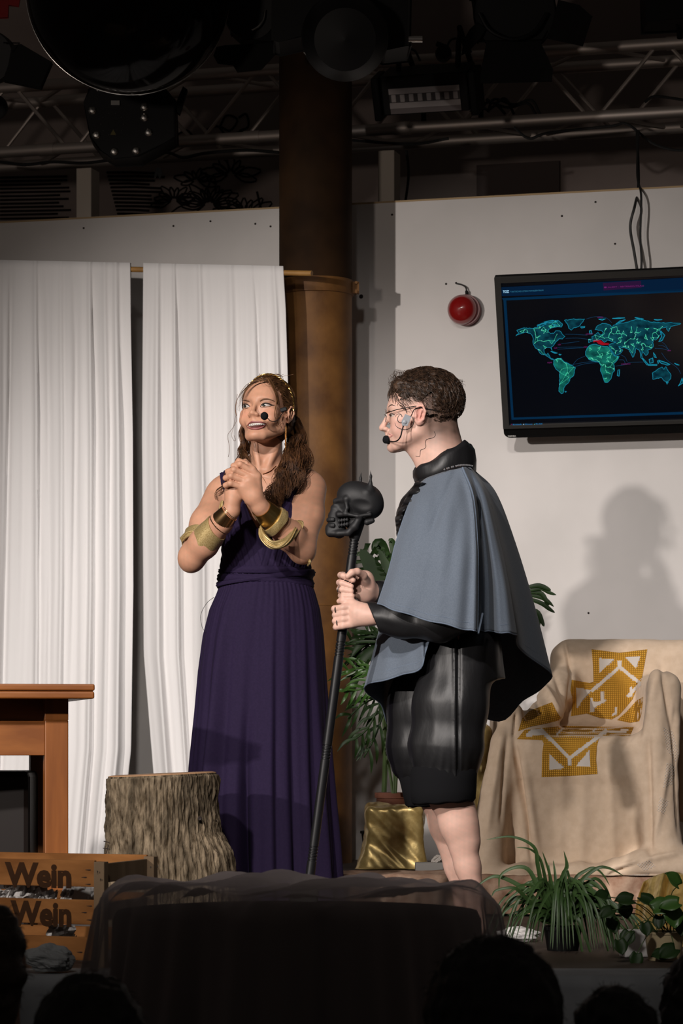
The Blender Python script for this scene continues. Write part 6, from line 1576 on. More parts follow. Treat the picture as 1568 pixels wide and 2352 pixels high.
def splitleaf(base, tip, width, D, bend, mt, par, nslit=6):
    mb = MB(); b = np.array(base, float); e = np.array(tip, float); L_ = np.linalg.norm(e-b); d = (e-b)/L_; n_ = np.array((-d[1], d[0]))
    for s_ in (-1, 1):
        for k in range(nslit):
            f0, f1 = k/nslit, (k+.78)/nslit; w0 = width*sin(pi*(.15+.8*f0))**.7; w1 = width*sin(pi*(.15+.8*f1))**.7
            q = []
            for (f, w_) in ((f0, 0), (f0+.10, w0*.6), (f0+.16, w0), (f1+.10, w1), (f1+.02, w1*.5), (f1, 0)):
                p = b+d*L_*f+n_*s_*w_; q.append(P(p[0], p[1], D+bend*(w_/width)**2+.02*f))
            if s_ > 0: q = q[::-1]
            mb.prism(q, (0, .0015, 0))
        mb.prism([P(*(b+d*L_*f+n_*s_*w_), D+.001) for f, w_ in ((0, 0), (.05, width*.35), (.5, width*.5), (.9, width*.25), (1.02, 0))], (0, .0015, 0))
    return mb.build('leaf', M[mt], par, smooth=False)
splitleaf((884,1350),(828,1262),42, 10.15, .04, 'leaf', t, 6)
splitleaf((900,1330),(870,1262),20, 10.12, -.02, 'leaf', t, 5)
for l, w_, mt in (([(905,1340),(888,1290),(872,1250),(862,1262),(868,1280)], .022, 'leaf'), ([(910,1330),(905,1270),(898,1243),(893,1248)], .014, 'leaf'), ([(915,1400),(905,1330),(890,1285),(880,1262)], .03, 'leaf'), ([(912,1330),(902,1300),(893,1288)], .008, 'leaf3'),
          ([(890,1480),(850,1500),(815,1560),(805,1610)], .02, 'leaf'), ([(900,1460),(860,1460),(828,1480),(800,1520)], .018, 'leaf')):
    mb = MB(); leafstrip(mb, [P(x, y, 10.2) for x, y in l], w_); mb.build('leaf', M[mt], t, smooth=True, sharp=None, solid=.001)
for l in ([(905,1822),(905,1600),(890,1430),(882,1345)], [(908,1822),(920,1600),(912,1400)], [(902,1822),(880,1650),(890,1480)]):
    MB().tube(crom([P(x, y, 10.3) for x, y in l], 14), .006, 6).build('stem', M['stem'], t, smooth=True)
t = thing('parlour_palm', (P(890, 0, 10.42)[0], 10.42, PZ), 'feathery green palm with drooping fronds behind the staff', 'plant')
for (bx_, by_, tx_, ty_, sag, cnt, dd) in ((880,1560,782,1545,18,10,.0),(885,1540,790,1590,-14,9,-.05),(880,1480,835,1448,8,8,.0),(885,1480,810,1500,10,9,.05),(880,1600,812,1700,-20,9,-.02),(890,1610,835,1740,-14,8,0),(885,1520,800,1475,16,9,.08),(870,1600,798,1650,8,7,.05)):
    r_ = crom([(bx_, by_), ((bx_+tx_)/2, (by_+ty_)/2-sag), (tx_, ty_)], cnt+2); D0 = 10.16+dd
    mb = MB(); mb.tube([P(x, y, D0) for x, y in r_], .0035, 5)
    dx, dy = tx_-bx_, ty_-by_; L_ = math.hypot(dx, dy); dx, dy = dx/L_, dy/L_
    for k in range(1, cnt+1, 2):
        for s_ in (-1, 1):
            ln = rnd.uniform(42, 70)*(1-.30*k/cnt); nx, ny = -dy*s_, dx*s_; x, y = r_[k]
            q = [(x, y), (x+dx*ln*.5+nx*ln*.35, y+dy*ln*.5+ny*ln*.35), (x+dx*ln*.95+nx*ln*.5, y+dy*ln*.95+ny*ln*.5+ln*.18)]
            leafstrip(mb, [P(a, b, D0+rnd.uniform(-.03, .02)*j) for j, (a, b) in enumerate(q)], .0062, 8, .3)
    mb.build('frond', M['leaf3' if by_ in (1560, 1540) else 'leaf'], t, smooth=True, sharp=None, kind='stuff')
MB().tube(crom([P(875, 1985, 10.62), P(886, 1700, 10.45), P(884, 1500, 10.18)], 12), .010, 8).build('trunk', M['stem'], t, smooth=True)
MB().lathe([(.06, 0), (.075, .12), (.08, .12), (.08, .13), (.07, .13)], (P(875, 0, 10.62)[0], 10.62, PZ), None, 24).build('pot', M['blackpot'], t, smooth=True)
t = thing('fan_palm', (P(1190, 0, 10.46)[0], 10.46, PZ), 'thin-leaved palm showing its tips right of the cape', 'plant')
mb = MB()
for l in ([(1200,1360),(1240,1352),(1262,1362),(1282,1368)], [(1200,1365),(1240,1372),(1258,1382),(1276,1398)], [(1195,1370),(1240,1385),(1262,1400),(1278,1410)], [(1200,1400),(1232,1405),(1245,1430),(1250,1442)], [(1205,1362),(1240,1362),(1256,1385),(1262,1392)], [(1200,1415),(1230,1420),(1242,1440)], [(1205,1350),(1235,1345),(1256,1352),(1268,1358)]):
    leafstrip(mb, [P(x, y, 10.25) for x, y in l], .009, 14)
mb.build('frond', M['leaf'], t, smooth=True, sharp=None, kind='stuff')
MB().tube(crom([P(1175, 1985, 10.46), P(1180, 1700, 10.42), P(1200, 1400, 10.26)], 12), .009, 8).build('stem', M['stem'], t, smooth=True)
MB().lathe([(.05, 0), (.065, .12), (.07, .13), (.06, .13)], (P(1175, 0, 10.46)[0], 10.48, PZ), None, 24).build('pot', M['blackpot'], t, smooth=True)

# ------------------------------------------------------------------ tree stump
t = thing('tree_stump', (P(372, 0, 8.55)[0], 8.62, 0), 'thick sawn log with rough grey-brown bark beside the purple dress', 'log')
nz, na = 230, 520; zt_ = P(0, 1783, 8.55)[2]; cx = P(370, 0, 8.62)[0]; cy = 8.66; V = np.zeros((nz, na, 3)); R0 = 126*8.6/FPX
th = np.linspace(0, 2*pi, na, endpoint=False); rg = np.random.RandomState(3)
for i in range(nz):
    v = i/(nz-1); z = zt_*(1-v)
    fl = np.interp(v, [0, .22, .36, .48, 1], [0, .0, .014, .055, .10])*np.maximum(0, np.cos(th+.35))**3+np.interp(v, [0, .6, 1], [0, 0, .03])*np.maximum(0, np.cos(th-3.4))**3
    zz = z+np.where(v < .001, 0, 0)
    rid = 0
    for q_, a_ in ((37, .0020), (61, .0022), (97, .0020), (151, .0012)):
        w_ = .35*np.sin(z*(18+q_*.25)+q_)+.25*np.sin(z*57+q_*2+th*3); rid = rid+a_*(1-2*np.abs(np.sin(q_*.5*th+w_*1.6)))
    rid = rid+.0035*np.sin(th*9+z*30)*np.sin(z*43+th*4)+.003*wob(np.stack((np.cos(th)*.3, np.sin(th)*.3, np.full(na, z)), 1), 9, 2)
    r = R0*(1+.03*np.cos(2*th+.5)+.02*np.sin(3*th))+fl+rid*min(1, v*20+.2)-(.006 if v < .012 else 0)
    V[i, :, 0] = cx+r*np.cos(th); V[i, :, 1] = cy+r*.92*np.sin(th); V[i, :, 2] = z+(np.cos(th)*.007+.003)*(1-v)
    if i == 0: top = V[0].copy()
    V[i, :, 2] = np.maximum(V[i, :, 2], .002)
mb = MB(); mb.grid(V, cv=True)
Cc = np.ones((nz*na, 4)); W3 = V.reshape(-1, 3); rr2 = np.hypot(W3[:, 0]-cx, (W3[:, 1]-cy)/.92)
dark = np.clip(.78+.30*wob(W3*np.array((1, 1, .3)), 8, 4)+.2*wob(W3*np.array((1, 1, .35)), 22, 9), .25, 1.25)
Cc[:, :3] = dark[:, None]*np.array((1, .97, .93))
finish('bark', mb.v, mb.f, M['bark'], t, True, 0, 0, 0, None, None, None, attr={'Col': Cc})
rings = [top*np.array((1, 1, 1))*1.0]
c_ = top.mean(0); A = []
for f in (1.0, .99, .93, .7, .4, .1, .02):
    p = c_+(top-c_)*f; p[:, 2] += .004 if f < .97 else (.002 if f < 1 else 0); A.append(p)
mb = MB(); mb.grid(np.array(A), cv=True); mb.build('cut_face', M['cutwood'], t, smooth=True, sharp=None)
for x, y in ((459,1880),(463,1974)):
    MB().lathe([(.007, .0), (.005, .003), (0, .001)], P(x, y, cy-R0*.92*cos(math.asin((x-370)/150))-.001), rotx(pi/2), 12).build('knot', M['nail'], t, smooth=True)
mb = MB()
for l in ([(250,1935),(238,1932)], [(250,1950),(236,1948)], [(250,1940),(244,1958),(240,1965)], [(248,1965),(240,1980)], [(470,1880),(498,1885)]):
    mb.tube([P(x, y, 8.6) for x, y in l], .0012, 4)
mb.build('twig', M['nail'], t)

# ------------------------------------------------------------------ oak desk and stool
RD = rotz(radians(11)); do = P(157, 0, 8.50); do[2] = 0
desk = thing('oak_desk', tuple(do), 'orange-brown varnished oak desk at the left edge', 'desk')
def dl(x, y, z): return do+RD @ np.array((x, y, z))
ztop = P(0, 1572, 8.45)[2]; L_ = 1.15
def dbox(x0, x1, y0, y1, z0, z1, name, mt, bev=.003, par=None):
    return MB().box(dl((x0+x1)/2, (y0+y1)/2, (z0+z1)/2), (x1-x0, y1-y0, z1-z0), RD).build(name, M[mt], par or desk, bevel=bev)
zz = lambda y: P(0, y, 8.5)[2]
dbox(-L_, .067, -.13, .66, zz(1588), ztop, 'desktop', 'oak_h', .005)
dbox(-L_, .062, -.122, .655, zz(1591), zz(1587), 'desktop_groove', 'oak_h', 0)
dbox(-L_, .066, -.128, .66, zz(1606), zz(1590), 'desktop_moulding', 'oak_h', .005)
dbox(-.071, 0, 0, .071, 0, zz(1654), 'leg', 'oak'); dbox(-.071, 0, 0, .071, zz(1654), zz(1606), 'leg_block', 'oak', .001)
dbox(-.071, 0, .53, .60, 0, zz(1606), 'leg', 'oak'); dbox(-L_, -L_+.07, 0, .07, 0, zz(1606), 'leg', 'oak'); dbox(-L_, -L_+.07, .53, .60, 0, zz(1606), 'leg', 'oak')
dbox(-L_, -.071, .012, .045, zz(1735), zz(1656), 'front_rail', 'oak_h', .002); dbox(-L_, -.071, .060, .085, zz(1660), zz(1606), 'upper_rail', 'oak_h', 0)
dbox(-.05, -.025, .071, .53, zz(1735), zz(1606), 'side_rail', 'oak'); dbox(-L_, -.07, .555, .58, zz(1735), zz(1606), 'back_rail', 'oak_h')
t = MB(); a = P(-60, 0, 8.75); b = P(66, 0, 8.75); z_ = P(0, 1772, 8.75)[2]
t.box(((a[0]+b[0])/2, 8.95, z_/2), (b[0]-a[0], .36, z_)); o = t.build('stool', M['darkwood'], bevel=.018); tag(o, 'dark block-shaped stool under the oak desk', 'stool')

# ------------------------------------------------------------------ wine crate
cc = P(240, 0, 7.42); cc[2] = 0; dA = nrm(P(-330, 0, 7.72)*np.array((1, 1, 0))-cc*np.array((1, 1, 0))); dB = nrm(P(360, 0, 7.78)*np.array((1, 1, 0))-cc*np.array((1, 1, 0)))
crate = thing('wine_crate', tuple(cc), 'slatted pine wine crate with dark branded lettering at the lower left', 'crate')
CL, CB = .66, .385; nA = np.array((dA[1], -dA[0], 0)); nA = nA if nA[1] < 0 else -nA
def cbox(o, d, length, thick, z0, z1, name, mt, bev=.0015, par=None):
    n_ = np.array((-d[1], d[0], 0)); n_ = n_ if np.dot(n_, (0, 1, 0)) > 0 else -n_
    R_ = np.array((d, n_, UP)).T; return MB().box(o+d*length/2+n_*thick/2+UP*((z0+z1)/2), (length, thick, z1-z0), R_).build(name, M[mt], par or crate, bevel=bev)
zq = lambda y: P(0, y, 7.42)[2]
sl = ((2038, 1977), (2125, 2068), (2208, 2154))
slo = cc+dA*.030; slats = []
for y0, y1 in sl:
    slats.append(cbox(slo, dA, CL, .012, max(zq(y0), .004), zq(y1), 'slat', 'crate'))
    cbox(slo+dB*(CB-.012), dA, CL, .012, max(zq(y0), .004), zq(y1), 'slat', 'crate')
    if y0 != 2208:
        cbox(cc+dB*.030+dA*.020, dB, CB-.055, .010, max(zq(y0-8), .004), zq(y1+9), 'end_board', 'crate_g')
    cbox(cc+dA*CL, dB, CB, .012, max(zq(y0), .004), zq(y1), 'end_board', 'crate_g')
for o_ in (cc+np.array((-.001, 0, 0)), cc+dB*(CB-.030), cc+dA*(CL-.03)+dB*.012, cc+dA*(CL-.03)+dB*(CB-.04)):
    cbox(o_, dB, .030, .030, .0, zq(1980), 'corner_post', 'crate_g')
cbox(cc+dB*.012+dA*.03, dB, CB-.03, .62*0+.01, .004, .012, 'bottom_board', 'crate')
tA = -dA; R_t = np.array((tA, UP, np.cross(tA, UP))).T
def onslat(px, y0): # point of a pixel column on the slat's front
    o = slo-nA*0; r = np.array(((px-784)/FPX, 1.0)); n2 = nA[:2]; t_ = np.dot(o[:2], n2)/np.dot(r, n2); return np.array((r[0]*t_, t_, P(0, y0, t_)[2]))+nA*.0006
for si, (x0, yb2, wd) in enumerate(((11, 2034, 153), (24, 2122, 140))):
    mb = MB(); o = onslat(x0, yb2); s_ = np.linalg.norm(onslat(x0+wd, yb2)[:2]-o[:2])
    V_, F_ = textmesh('Wein', .078, .0003, .0034); k = s_/(V_[:, 0].max()-V_[:, 0].min()); x_min = V_[:, 0].min()
    b = 0; hh = .058/V_[:, 1].max() if V_[:, 1].max() > 0 else 1
    for v in V_: mb.v.append(o+tA*(v[0]-x_min)*k+UP*v[1]*hh*1.10+nA*v[2])
    for f in F_: mb._f(f)
    mb.build('lettering', M['burn'], slats[si])
for (x, y, si) in ((205,1998,0),(196,2015,0),(205,2031,0),(208,2081,1),(196,2096,1),(208,2113,1),(186,2187,2)):
    p = onslat(x, y); MB().tube([p-tA*.012, p, p+tA*.004], (.0005, .0022, .0015), 6, flat=.8).build('nail', M['nail'], slats[si])
for (x, y) in ((224,2002),(231,2020),(225,2088),(346,1992),(362,1990)):
    p = P(x, y, 7.42 if x < 300 else 7.70); MB().ball(p+np.array((0, -.002, 0)), (.0018, .001, .003), None, 8).build('nail', M['nail'], crate)
def crumple(c, r, seed, name, mt, label, group=None, flat=.6, amp=.35):
    bmv = MB(); n = 22; A = []
    for i in range(n+1):
        ph = pi*i/n; row = []
        for k in range(2*n):
            t_ = pi*k/n; p = np.array((sin(ph)*cos(t_), sin(ph)*sin(t_), cos(ph))); w_ = 1+amp*np.sign(wob(p, .5, seed))*abs(wob(p, .55, seed))**.6+.12*wob(p, 1.4, seed+2)
            q = p*w_*np.array((1, .7, flat))*r; q[2] = max(q[2], -r*flat*.9); row.append(c+q)
        A.append(row)
    bmv.grid(np.array(A), cv=True); o = bmv.build(name, M[mt], None, smooth=False); return tag(o, label, 'paper' if 'paper' in name else 'cloth', group)
def sheet(c, r, seed, label):
    n = 26; A = []
    for i in range(n):
        row = []
        for k in range(n):
            u, v = k/(n-1)*2-1, i/(n-1)*2-1; q_ = np.array((u, v, .3)); a1, a2 = abs(wob(q_, .55, seed)), abs(wob(q_, .9, seed+4)); f = 1-.25*a1
            row.append(c+np.array((u*r*1.2*f+.2*r*a2, (a1-.5)*r*.9+.25*r*wob(q_, 1.5, seed+1), v*r*.75*f+(a2-.4)*r*.5)))
        A.append(row)
    mb = MB(); mb.grid(np.array(A)); return tag(mb.build('crumpled_paper', M['paper'], None, smooth=True, sharp=22, solid=.0006), label, 'paper')
for i, (x, y, r, lb_) in enumerate(((60, 2062, .050, 'crumpled white paper left of centre between the crate slats'), (97, 2075, .035, 'crumpled white paper behind the lettering of the crate'), (180, 2064, .045, 'crumpled white paper in the right end of the crate'), (10, 2070, .035, 'crumpled white paper at the left edge inside the crate'), (140, 2150, .035, 'crumpled paper low inside the crate'))):
    p = P(x, y-10, 7.60); p[2] = max(p[2], r*1.1+.01); sheet(p, r, i+1, lb_)
o = MB().prism([P(x, y, 7.58) for x, y in ((172,2030),(208,2030),(209,2070),(166,2072))], (0, .004, 0)).build('paper_sheet', M['paper']); tag(o, 'smooth white paper sheet in the crate corner', 'paper')
# ------------------------------------------------------------------ front of the stage
A = []
for j in range(24):
    v = j/23; row = []
    for x in np.linspace(-1.6, 1.6, 520):
        f = .010*sin(x*38+1.5*sin(x*5))+.006*sin(x*83+2); row.append((x, 7.185-.006-abs(f)*(.25+v)-.01*v, -.735*v+.004))
    A.append(row)
A = [[(p[0], 7.42, .004) for p in A[0]], [(p[0], 7.20, .005) for p in A[0]]]+A
mb = MB(); mb.grid(np.array(A)); tag(mb.build('stage_skirt', M['skirtcloth'], None, smooth=True, sharp=None), 'grey cloth skirt hanging from the front edge of the stage', 'cloth')
crumple(P(112, 2212, 7.26)+np.array((0, 0, .010)), .062, 9, 'white_cloth', 'greycloth', 'crumpled pale cloth heap on the stage edge before the crate', None, .55, .2)

# veiled round table in the hall
tc = P(682, 0, 6.62); zt2 = .262
t = thing('veiled_table', (tc[0], tc[1], -.75), 'large round table under black cloth and sheer dark tulle in the foreground', 'table')
def tring(rx, ry, z, n=260, ph=0, amp=0, q=9): return [(tc[0]+(rx+amp*sin(q*a+ph)+amp*.5*sin(q*2.3*a+ph*2))*cos(a), tc[1]+(ry+amp*sin(q*a+ph))*sin(a), z) for a in np.linspace(0, 2*pi, n, endpoint=False)]
A = [tring(.01, .01, zt2-.05), tring(.30, .28, zt2-.05), tring(.425, .40, zt2-.055), tring(.435, .41, zt2-.075), tring(.45, .43, -.2, amp=.01), tring(.47, .45, -.745, amp=.02)]
mb = MB(); mb.grid(np.array(A), cv=True); mb.build('black_cloth', M['blackcloth'], t, smooth=True)
m_ = bpy.data.materials.new('dark_tulle'); m_.use_nodes = True; nt_ = m_.node_tree; nt_.nodes.clear()
o_ = nt_.nodes.new('ShaderNodeOutputMaterial'); mx_ = nt_.nodes.new('ShaderNodeMixShader'); tr_ = nt_.nodes.new('ShaderNodeBsdfTransparent'); df_ = nt_.nodes.new('ShaderNodeBsdfDiffuse')
df_.inputs[0].default_value = (.42, .36, .36, 1); lw_ = nt_.nodes.new('ShaderNodeLayerWeight'); lw_.inputs[0].default_value = .35; mr_ = nt_.nodes.new('ShaderNodeMapRange'); mr_.inputs[3].default_value = .50; mr_.inputs[4].default_value = .95
nt_.links.new(lw_.outputs['Facing'], mr_.inputs[0]); nt_.links.new(mr_.outputs[0], mx_.inputs[0]); nt_.links.new(tr_.outputs[0], mx_.inputs[1]); nt_.links.new(df_.outputs[0], mx_.inputs[2]); nt_.links.new(mx_.outputs[0], o_.inputs[0]); M['tulle'] = m_
nn_ = 420; A = []
for j in range(64):
    v = j/63
    if v < .5: rr_f = .02+(.47-.02)*(v/.5)**.8; z = zt2
    else: rr_f = .47+.10*((v-.5)/.5)**1.0*1.1; z = zt2-.035-(v-.5)/.5*.70
    if .42 < v <= .5: z -= .03*((v-.42)/.08)**2
    row = []
    for a in np.linspace(0, 2*pi, nn_, endpoint=False):
        x = tc[0]+rr_f*cos(a); y = tc[1]+rr_f*.93*sin(a)
        if v <= .5:
            w_ = wob(np.array((x*1.0, y*.8, 0)), 3.2, 6); zz_ = z+.012+.034*abs(w_)*(1-.3*v)-.022+.014*abs(wob(np.array((x*.7, y*1.2, 1)), 7, 2)); row.append((x, y, zz_))
        else:
            f = (v-.5)*2; am = .006+.030*f; e = am*(sin(11*a+2)+.6*sin(23*a+f*2)+.4*sin(41*a+1)); row.append((x+e*cos(a), y+e*sin(a), z))
    A.append(row)
mb = MB(); mb.grid(np.array(A), cv=True); mb.build('tulle_veil', M['tulle'], t, smooth=True, sharp=None)
o = MB().box(P(700, 2034, 6.9)+np.array((0, 0, -.012)), (.070, .03, .075), roty(.15)).build('grey_card', M['book'], bevel=.010); tag(o, 'rounded pale grey card standing on the veiled table behind the tulle', 'card')

# ------------------------------------------------------------------ potted plants on the stage edge
t = thing('spider_plant', (P(1292, 0, 8.1)[0], 8.1, 0), 'spider plant with long arching leaves at the right front of the stage', 'plant')
MB().lathe([(.045, 0), (.055, .06), (.060, .06), (.060, .07), (.052, .07), (.050, .06), (0, .06)], (P(1292, 0, 8.1)[0], 8.1, 0), None, 28).build('pot', M['blackpot'], t, smooth=True)
bs = (1292, 2122)
main = [[(1250,2060),(1235,1990),(1225,1945),(1175,1922),(1115,1929)], [(1262,2070),(1250,2010),(1238,1970),(1215,1950),(1183,1946)], [(1275,2080),(1262,2010),(1245,1955)], [(1280,2090),(1285,2030),(1300,1990),(1295,1955)], [(1286,2080),(1292,2010),(1303,1990),(1294,1953)],
 [(1300,2080),(1320,2020),(1345,2000),(1365,1994),(1385,2010),(1400,2035)], [(1305,2090),(1330,2030),(1370,1995),(1400,1995),(1432,2012)], [(1260,2080),(1240,2050),(1215,2000),(1185,1992),(1150,2010),(1145,2045)], [(1240,2080),(1200,2040),(1150,2015),(1120,2018),(1083,2046)], [(1240,2095),(1205,2060),(1180,2040),(1140,2045),(1128,2060)],
 [(1250,2110),(1200,2065),(1175,2070),(1155,2100),(1150,2130)], [(1245,2115),(1220,2090),(1190,2100),(1160,2160)], [(1310,2090),(1340,2040),(1370,2035),(1390,2060),(1395,2090)], [(1310,2100),(1350,2060),(1385,2090),(1405,2150),(1410,2190)], [(1320,2110),(1370,2080),(1420,2120),(1470,2180),(1498,2215)],
 [(1310,2110),(1350,2090),(1380,2110),(1395,2180),(1402,2225)], [(1300,2120),(1310,2100),(1330,2150),(1345,2250),(1350,2300)], [(1290,2120),(1285,2110),(1275,2170),(1270,2250)], [(1305,2120),(1325,2110),(1350,2170),(1365,2230)], [(1300,2095),(1340,2050),(1420,2090),(1460,2130),(1480,2160)],
 [(1296,2060),(1300,2000),(1310,2030),(1312,2055)], [(1268,2060),(1262,2010),(1260,1985)], [(1278,2070),(1275,2015),(1270,1975)], [(1330,2080),(1360,2020),(1390,2040),(1410,2100),(1420,2160)]]
for l in main:
    mb = MB(); dd = rnd.uniform(-.09, .05); wd = rnd.uniform(.0065, .0095); l = [bs]+l; D_ = [8.08+dd*min(1, i/2.5) for i in range(len(l))]
    leafstrip(mb, [P(x, y, d_) for (x, y), d_ in zip(l, D_)], wd, 26, .35, prof=lambda f: (min(1, f*6+.5)*(1-f)**.55)); mb.build('leaf', M['leaf2'], t, smooth=True, sharp=None)
for i in range(84):
    a = rnd.uniform(0, 2*pi) if i < 40 else rnd.uniform(pi*1.05, pi*1.95); ln = rnd.uniform(.10, .26); hz = rnd.uniform(.03, .14); b0 = P(bs[0]+rnd.uniform(-14, 14), bs[1]-4, 8.1)
    out_ = np.array((cos(a), sin(a)*.6-.15, 0)); drop = rnd.uniform(-.15, .02)
    pts = [b0, b0+out_*ln*.4+UP*hz*.9, b0+out_*ln*.8+UP*hz*.55, b0+out_*ln*1.05+UP*drop]
    pts[-1][2] = max(pts[-1][2], .012)
    if pts[-1][1] > 7.16: pts[-1][2] = max(pts[-1][2], .012)
    mb = MB(); leafstrip(mb, pts, rnd.uniform(.0045, .0075), 20, .35, prof=lambda f: (min(1, f*6+.5)*(1-f)**.55)); mb.build('leaf', M['leaf2'], t, smooth=True, sharp=None)
def heart(c, ax_, nrm__, size, mt, par):
    ax_ = nrm(ax_); n_ = nrm(np.asarray(nrm__)-np.dot(nrm__, ax_)*ax_); s_ = np.cross(ax_, n_); mb = MB(); A = []
    for i in range(11):
        f = i/10; w_ = size*.50*max(0, sin(pi*(f*.86+.14)))**.8; row = []
        for u in (-1, -.5, 0, .5, 1): row.append(c+ax_*size*(f-(.10*abs(u) if f < .2 else 0))+s_*w_*u+n_*size*(.16*abs(u)-.25*f*f))
        A.append(row)
    mb.grid(np.array(A)); return mb.build('leaf', M[mt], par, smooth=True, sharp=None, solid=.0006)
t = thing('pothos', (P(1512, 0, 7.75)[0], 7.75, 0), 'leafy pothos in a cream pot at the lower right edge', 'plant')
mb = MB(); pc = P(1525, 0, 7.75); mb.lathe([(.044, 0), (.048, .02), (.054, .073), (.056, .073), (.056, .079), (.050, .079), (.048, .07), (0, .07)], (pc[0], 7.75, 0), None, 32); mb.build('pot', M['creampot'], t, smooth=True)
for (x, y, ax_, sz) in ((1500,2090,(1,0,.35),.062),(1558,2075,(-1,-.2,-.1),.055),(1556,2034,(-.6,-.3,.8),.050),(1452,2068,(-1,-.3,.1),.050),(1470,2062,(.8,-.4,-.3),.048),(1430,2075,(.3,-.4,-1),.045),(1515,2105,(-.2,-.6,-1),.038),(1540,2085,(.2,-.5,-1),.060),(1560,2110,(.1,-.5,-1),.050),(1405,2090,(-.8,-.5,-.4),.042),(1420,2160,(.3,-.5,-1),.042),(1445,2140,(-.4,-.5,-1),.045),(1550,2180,(-.8,-.5,-.3),.055),(1530,2195,(-.9,-.4,.1),.045),(1480,2120,(.2,-.5,-1),.038),(1395,2060,(-1,-.5,.3),.040),(1400,2110,(.4,-.5,-1),.045),(1462,2190,(-.2,-.4,-1),.04)):
    p = P(x, y, 7.68+rnd.uniform(-.04, .04)); heart(p, ax_, (rnd.uniform(-.3, .3), -.7, .7), sz, 'leaf3' if y < 2100 and x > 1490 else 'leaf', t)
    MB().tube(crom([(pc[0]+rnd.uniform(-.03, .03), 7.75, .07), (p+np.array((pc[0], 7.75, .14)))/2, p], 10), .0014, 5).build('stem', M['stem'], t, smooth=True)
crumple(P(1190, 2115, 8.45)*np.array((1, 1, 0))+np.array((0, 0, .020)), .060, 12, 'white_cloth', 'paper', 'white crumpled cloth behind the spider plant', None, .35, .2)
o = MB().box(P(1455, 2190, 7.85)*np.array((1, 1, 0))+np.array((0, 0, .0385)), (.07, .06, .075), rotz(.2)).build('white_box', M['paper'], bevel=.004); tag(o, 'small white box behind the cream pot', 'box')
# gold sheer drape at the right
A = []
for j in range(30):
    v = j/29; row = []
    for i in range(60):
        u = i/59; x = 1478+u*130-20*sin(v*3)*(1-u); y = 2025+v*150; row.append(P(x, y-22*sin(pi*u)*(1-v), 8.3+.03*sin(u*14+v*2)+.015*sin(u*31)-.2*v))
    A.append(row)
mb = MB(); mb.grid(np.array(A)); mb.v = [np.array((p[0], p[1], max(p[2], .004))) for p in mb.v]
tag(mb.build('gold_drape', M['goldlame'], None, smooth=True, sharp=None, solid=.002), 'gold cloth heaped on the stage at the right edge', 'cloth')
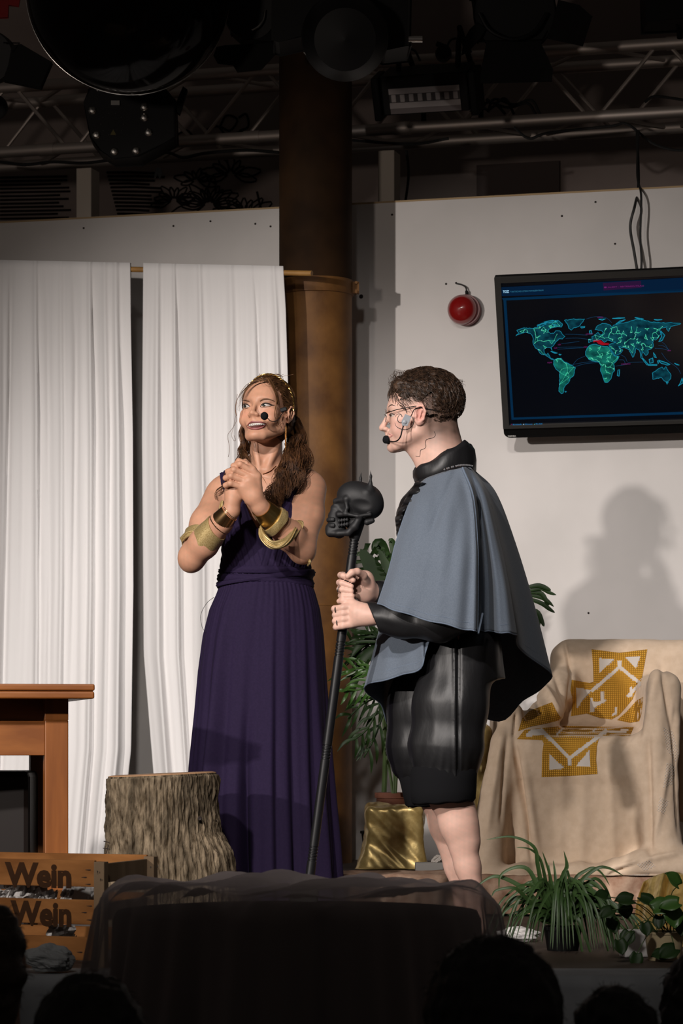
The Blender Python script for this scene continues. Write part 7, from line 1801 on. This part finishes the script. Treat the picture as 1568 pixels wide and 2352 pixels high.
# ------------------------------------------------------------------ audience seen from behind
def onlooker(x, ytop, D, wpx, label, hair, seed, longh=0, r_=None):
    wd = wpx/2*D/FPX; c = P(x, ytop, D); c[2] -= wd*1.18
    t = thing('person', (c[0], c[1]+.0, -.75), label, 'person', None)
    S = SDF(c-np.array((.34, .26, .95)), c+np.array((.34, .26, .30)), .011)
    S.el(c+(0, 0, -.01), (wd*.80, wd*.98, wd*1.02), None, .02); S.el(c+(0, .03, -.07), (wd*.62, wd*.7, wd*.9), None, .03)
    S.rc(c+(0, -.01, -.08), c+(0, -.02, -.22), .058, .062, .03)
    for s_ in (-1, 1):
        S.rc(c+(s_*.05, -.02, -.235), c+(s_*.19, -.02, -.29), .06, .065, .04); S.el(c+(s_*wd*.80, .01, -.03), (.012, .025, .035), None, .008)
        S.rc(c+(s_*.20, -.02, -.31), c+(s_*.25, .03, -.58), .052, .042, .03)
    S.cone(c+(0, -.02, -.90), c+(0, -.02, -.25), (.155, .11), (.175, .105), .05)
    b, V, F = body_mesh(S, 'body', t, (.40, .26, .20), None)
    S = SDF(c-np.array((.32, .24, .92)), c+np.array((.32, .24, .0)), .012)
    for s_ in (-1, 1): S.rc(c+(s_*.05, -.02, -.25), c+(s_*.19, -.02, -.30), .066, .072, .04); S.rc(c+(s_*.20, -.02, -.32), c+(s_*.25, .03, -.56), .060, .052, .03)
    S.cone(c+(0, -.02, -.88), c+(0, -.02, -.27), (.168, .12), (.186, .115), .05)
    V, F = S.mesh(); finish('shirt', V, F, M['dark_shirt'], t, True, 0, 0, 0, None, None, None)
    S = SDF(c-np.array((.22, .22, .40)), c+np.array((.22, .22, .25)), .008)
    S.el(c+(0, -.015, .01), (wd*.95, wd*1.10, wd*1.12), None, .02); S.el(c+(0, -.03, -.06), (wd*.86, wd*.9, wd*.95), None, .03)
    if longh: S.rc(c+(0, -.05, -.05), c+(0, -.06, -longh), wd*.85, wd*.55, .04)
    S.el(c+(0, .12, -.07), (.07, .09, .11), None, .02, 'sub')
    V, F = S.mesh(); V = V+vnormals(V, F)*(.006*wob(V, 14, seed)+.003*wob(V, 33, seed+2))[:, None]
    h = finish('hair', V, F, M[hair], t, True, 0, 0, 0, None, None, None)
    mb = MB(); rn = random.Random(seed); N_ = vnormals(V, F); idx = [i for i in range(len(V)) if V[i][2] > c[2]-.12]
    for _ in range(260):
        i = rn.choice(idx); p = V[i]; n_ = N_[i]; d_ = nrm(n_*.7+np.array((rn.gauss(0, .5), rn.gauss(0, .4), -.5*(n_[2] < .6)+.1))); l = rn.uniform(.006, .016)
        mb.tube([p, p+d_*l*.6, p+d_*l+np.array((rn.gauss(0, .004), 0, -l*.35))], (.0008, .0007, .0003), 3, cap=False)
    mb.build('hair_strands', M[hair], h, kind='stuff')
onlooker(-22, 2082, 5.5, 170, 'onlooker with brown shoulder-length hair at the lower left edge, seen from behind', 'hair_b', 2, .25)
onlooker(205, 2240, 5.0, 275, 'dark-haired onlooker in front of the crate and veiled table, seen from behind', 'hair_a', 5)
onlooker(1132, 2150, 5.0, 330, 'onlooker with the largest dark head, below the caped figure, seen from behind', 'hair_a', 8)
onlooker(1412, 2268, 5.2, 200, 'dark-haired onlooker low in front of the spider plant, seen from behind', 'hair_a', 11)
onlooker(1640, 2170, 6.0, 260, 'wavy-haired onlooker at the lower right edge, seen from behind', 'hair_a', 14, .2)
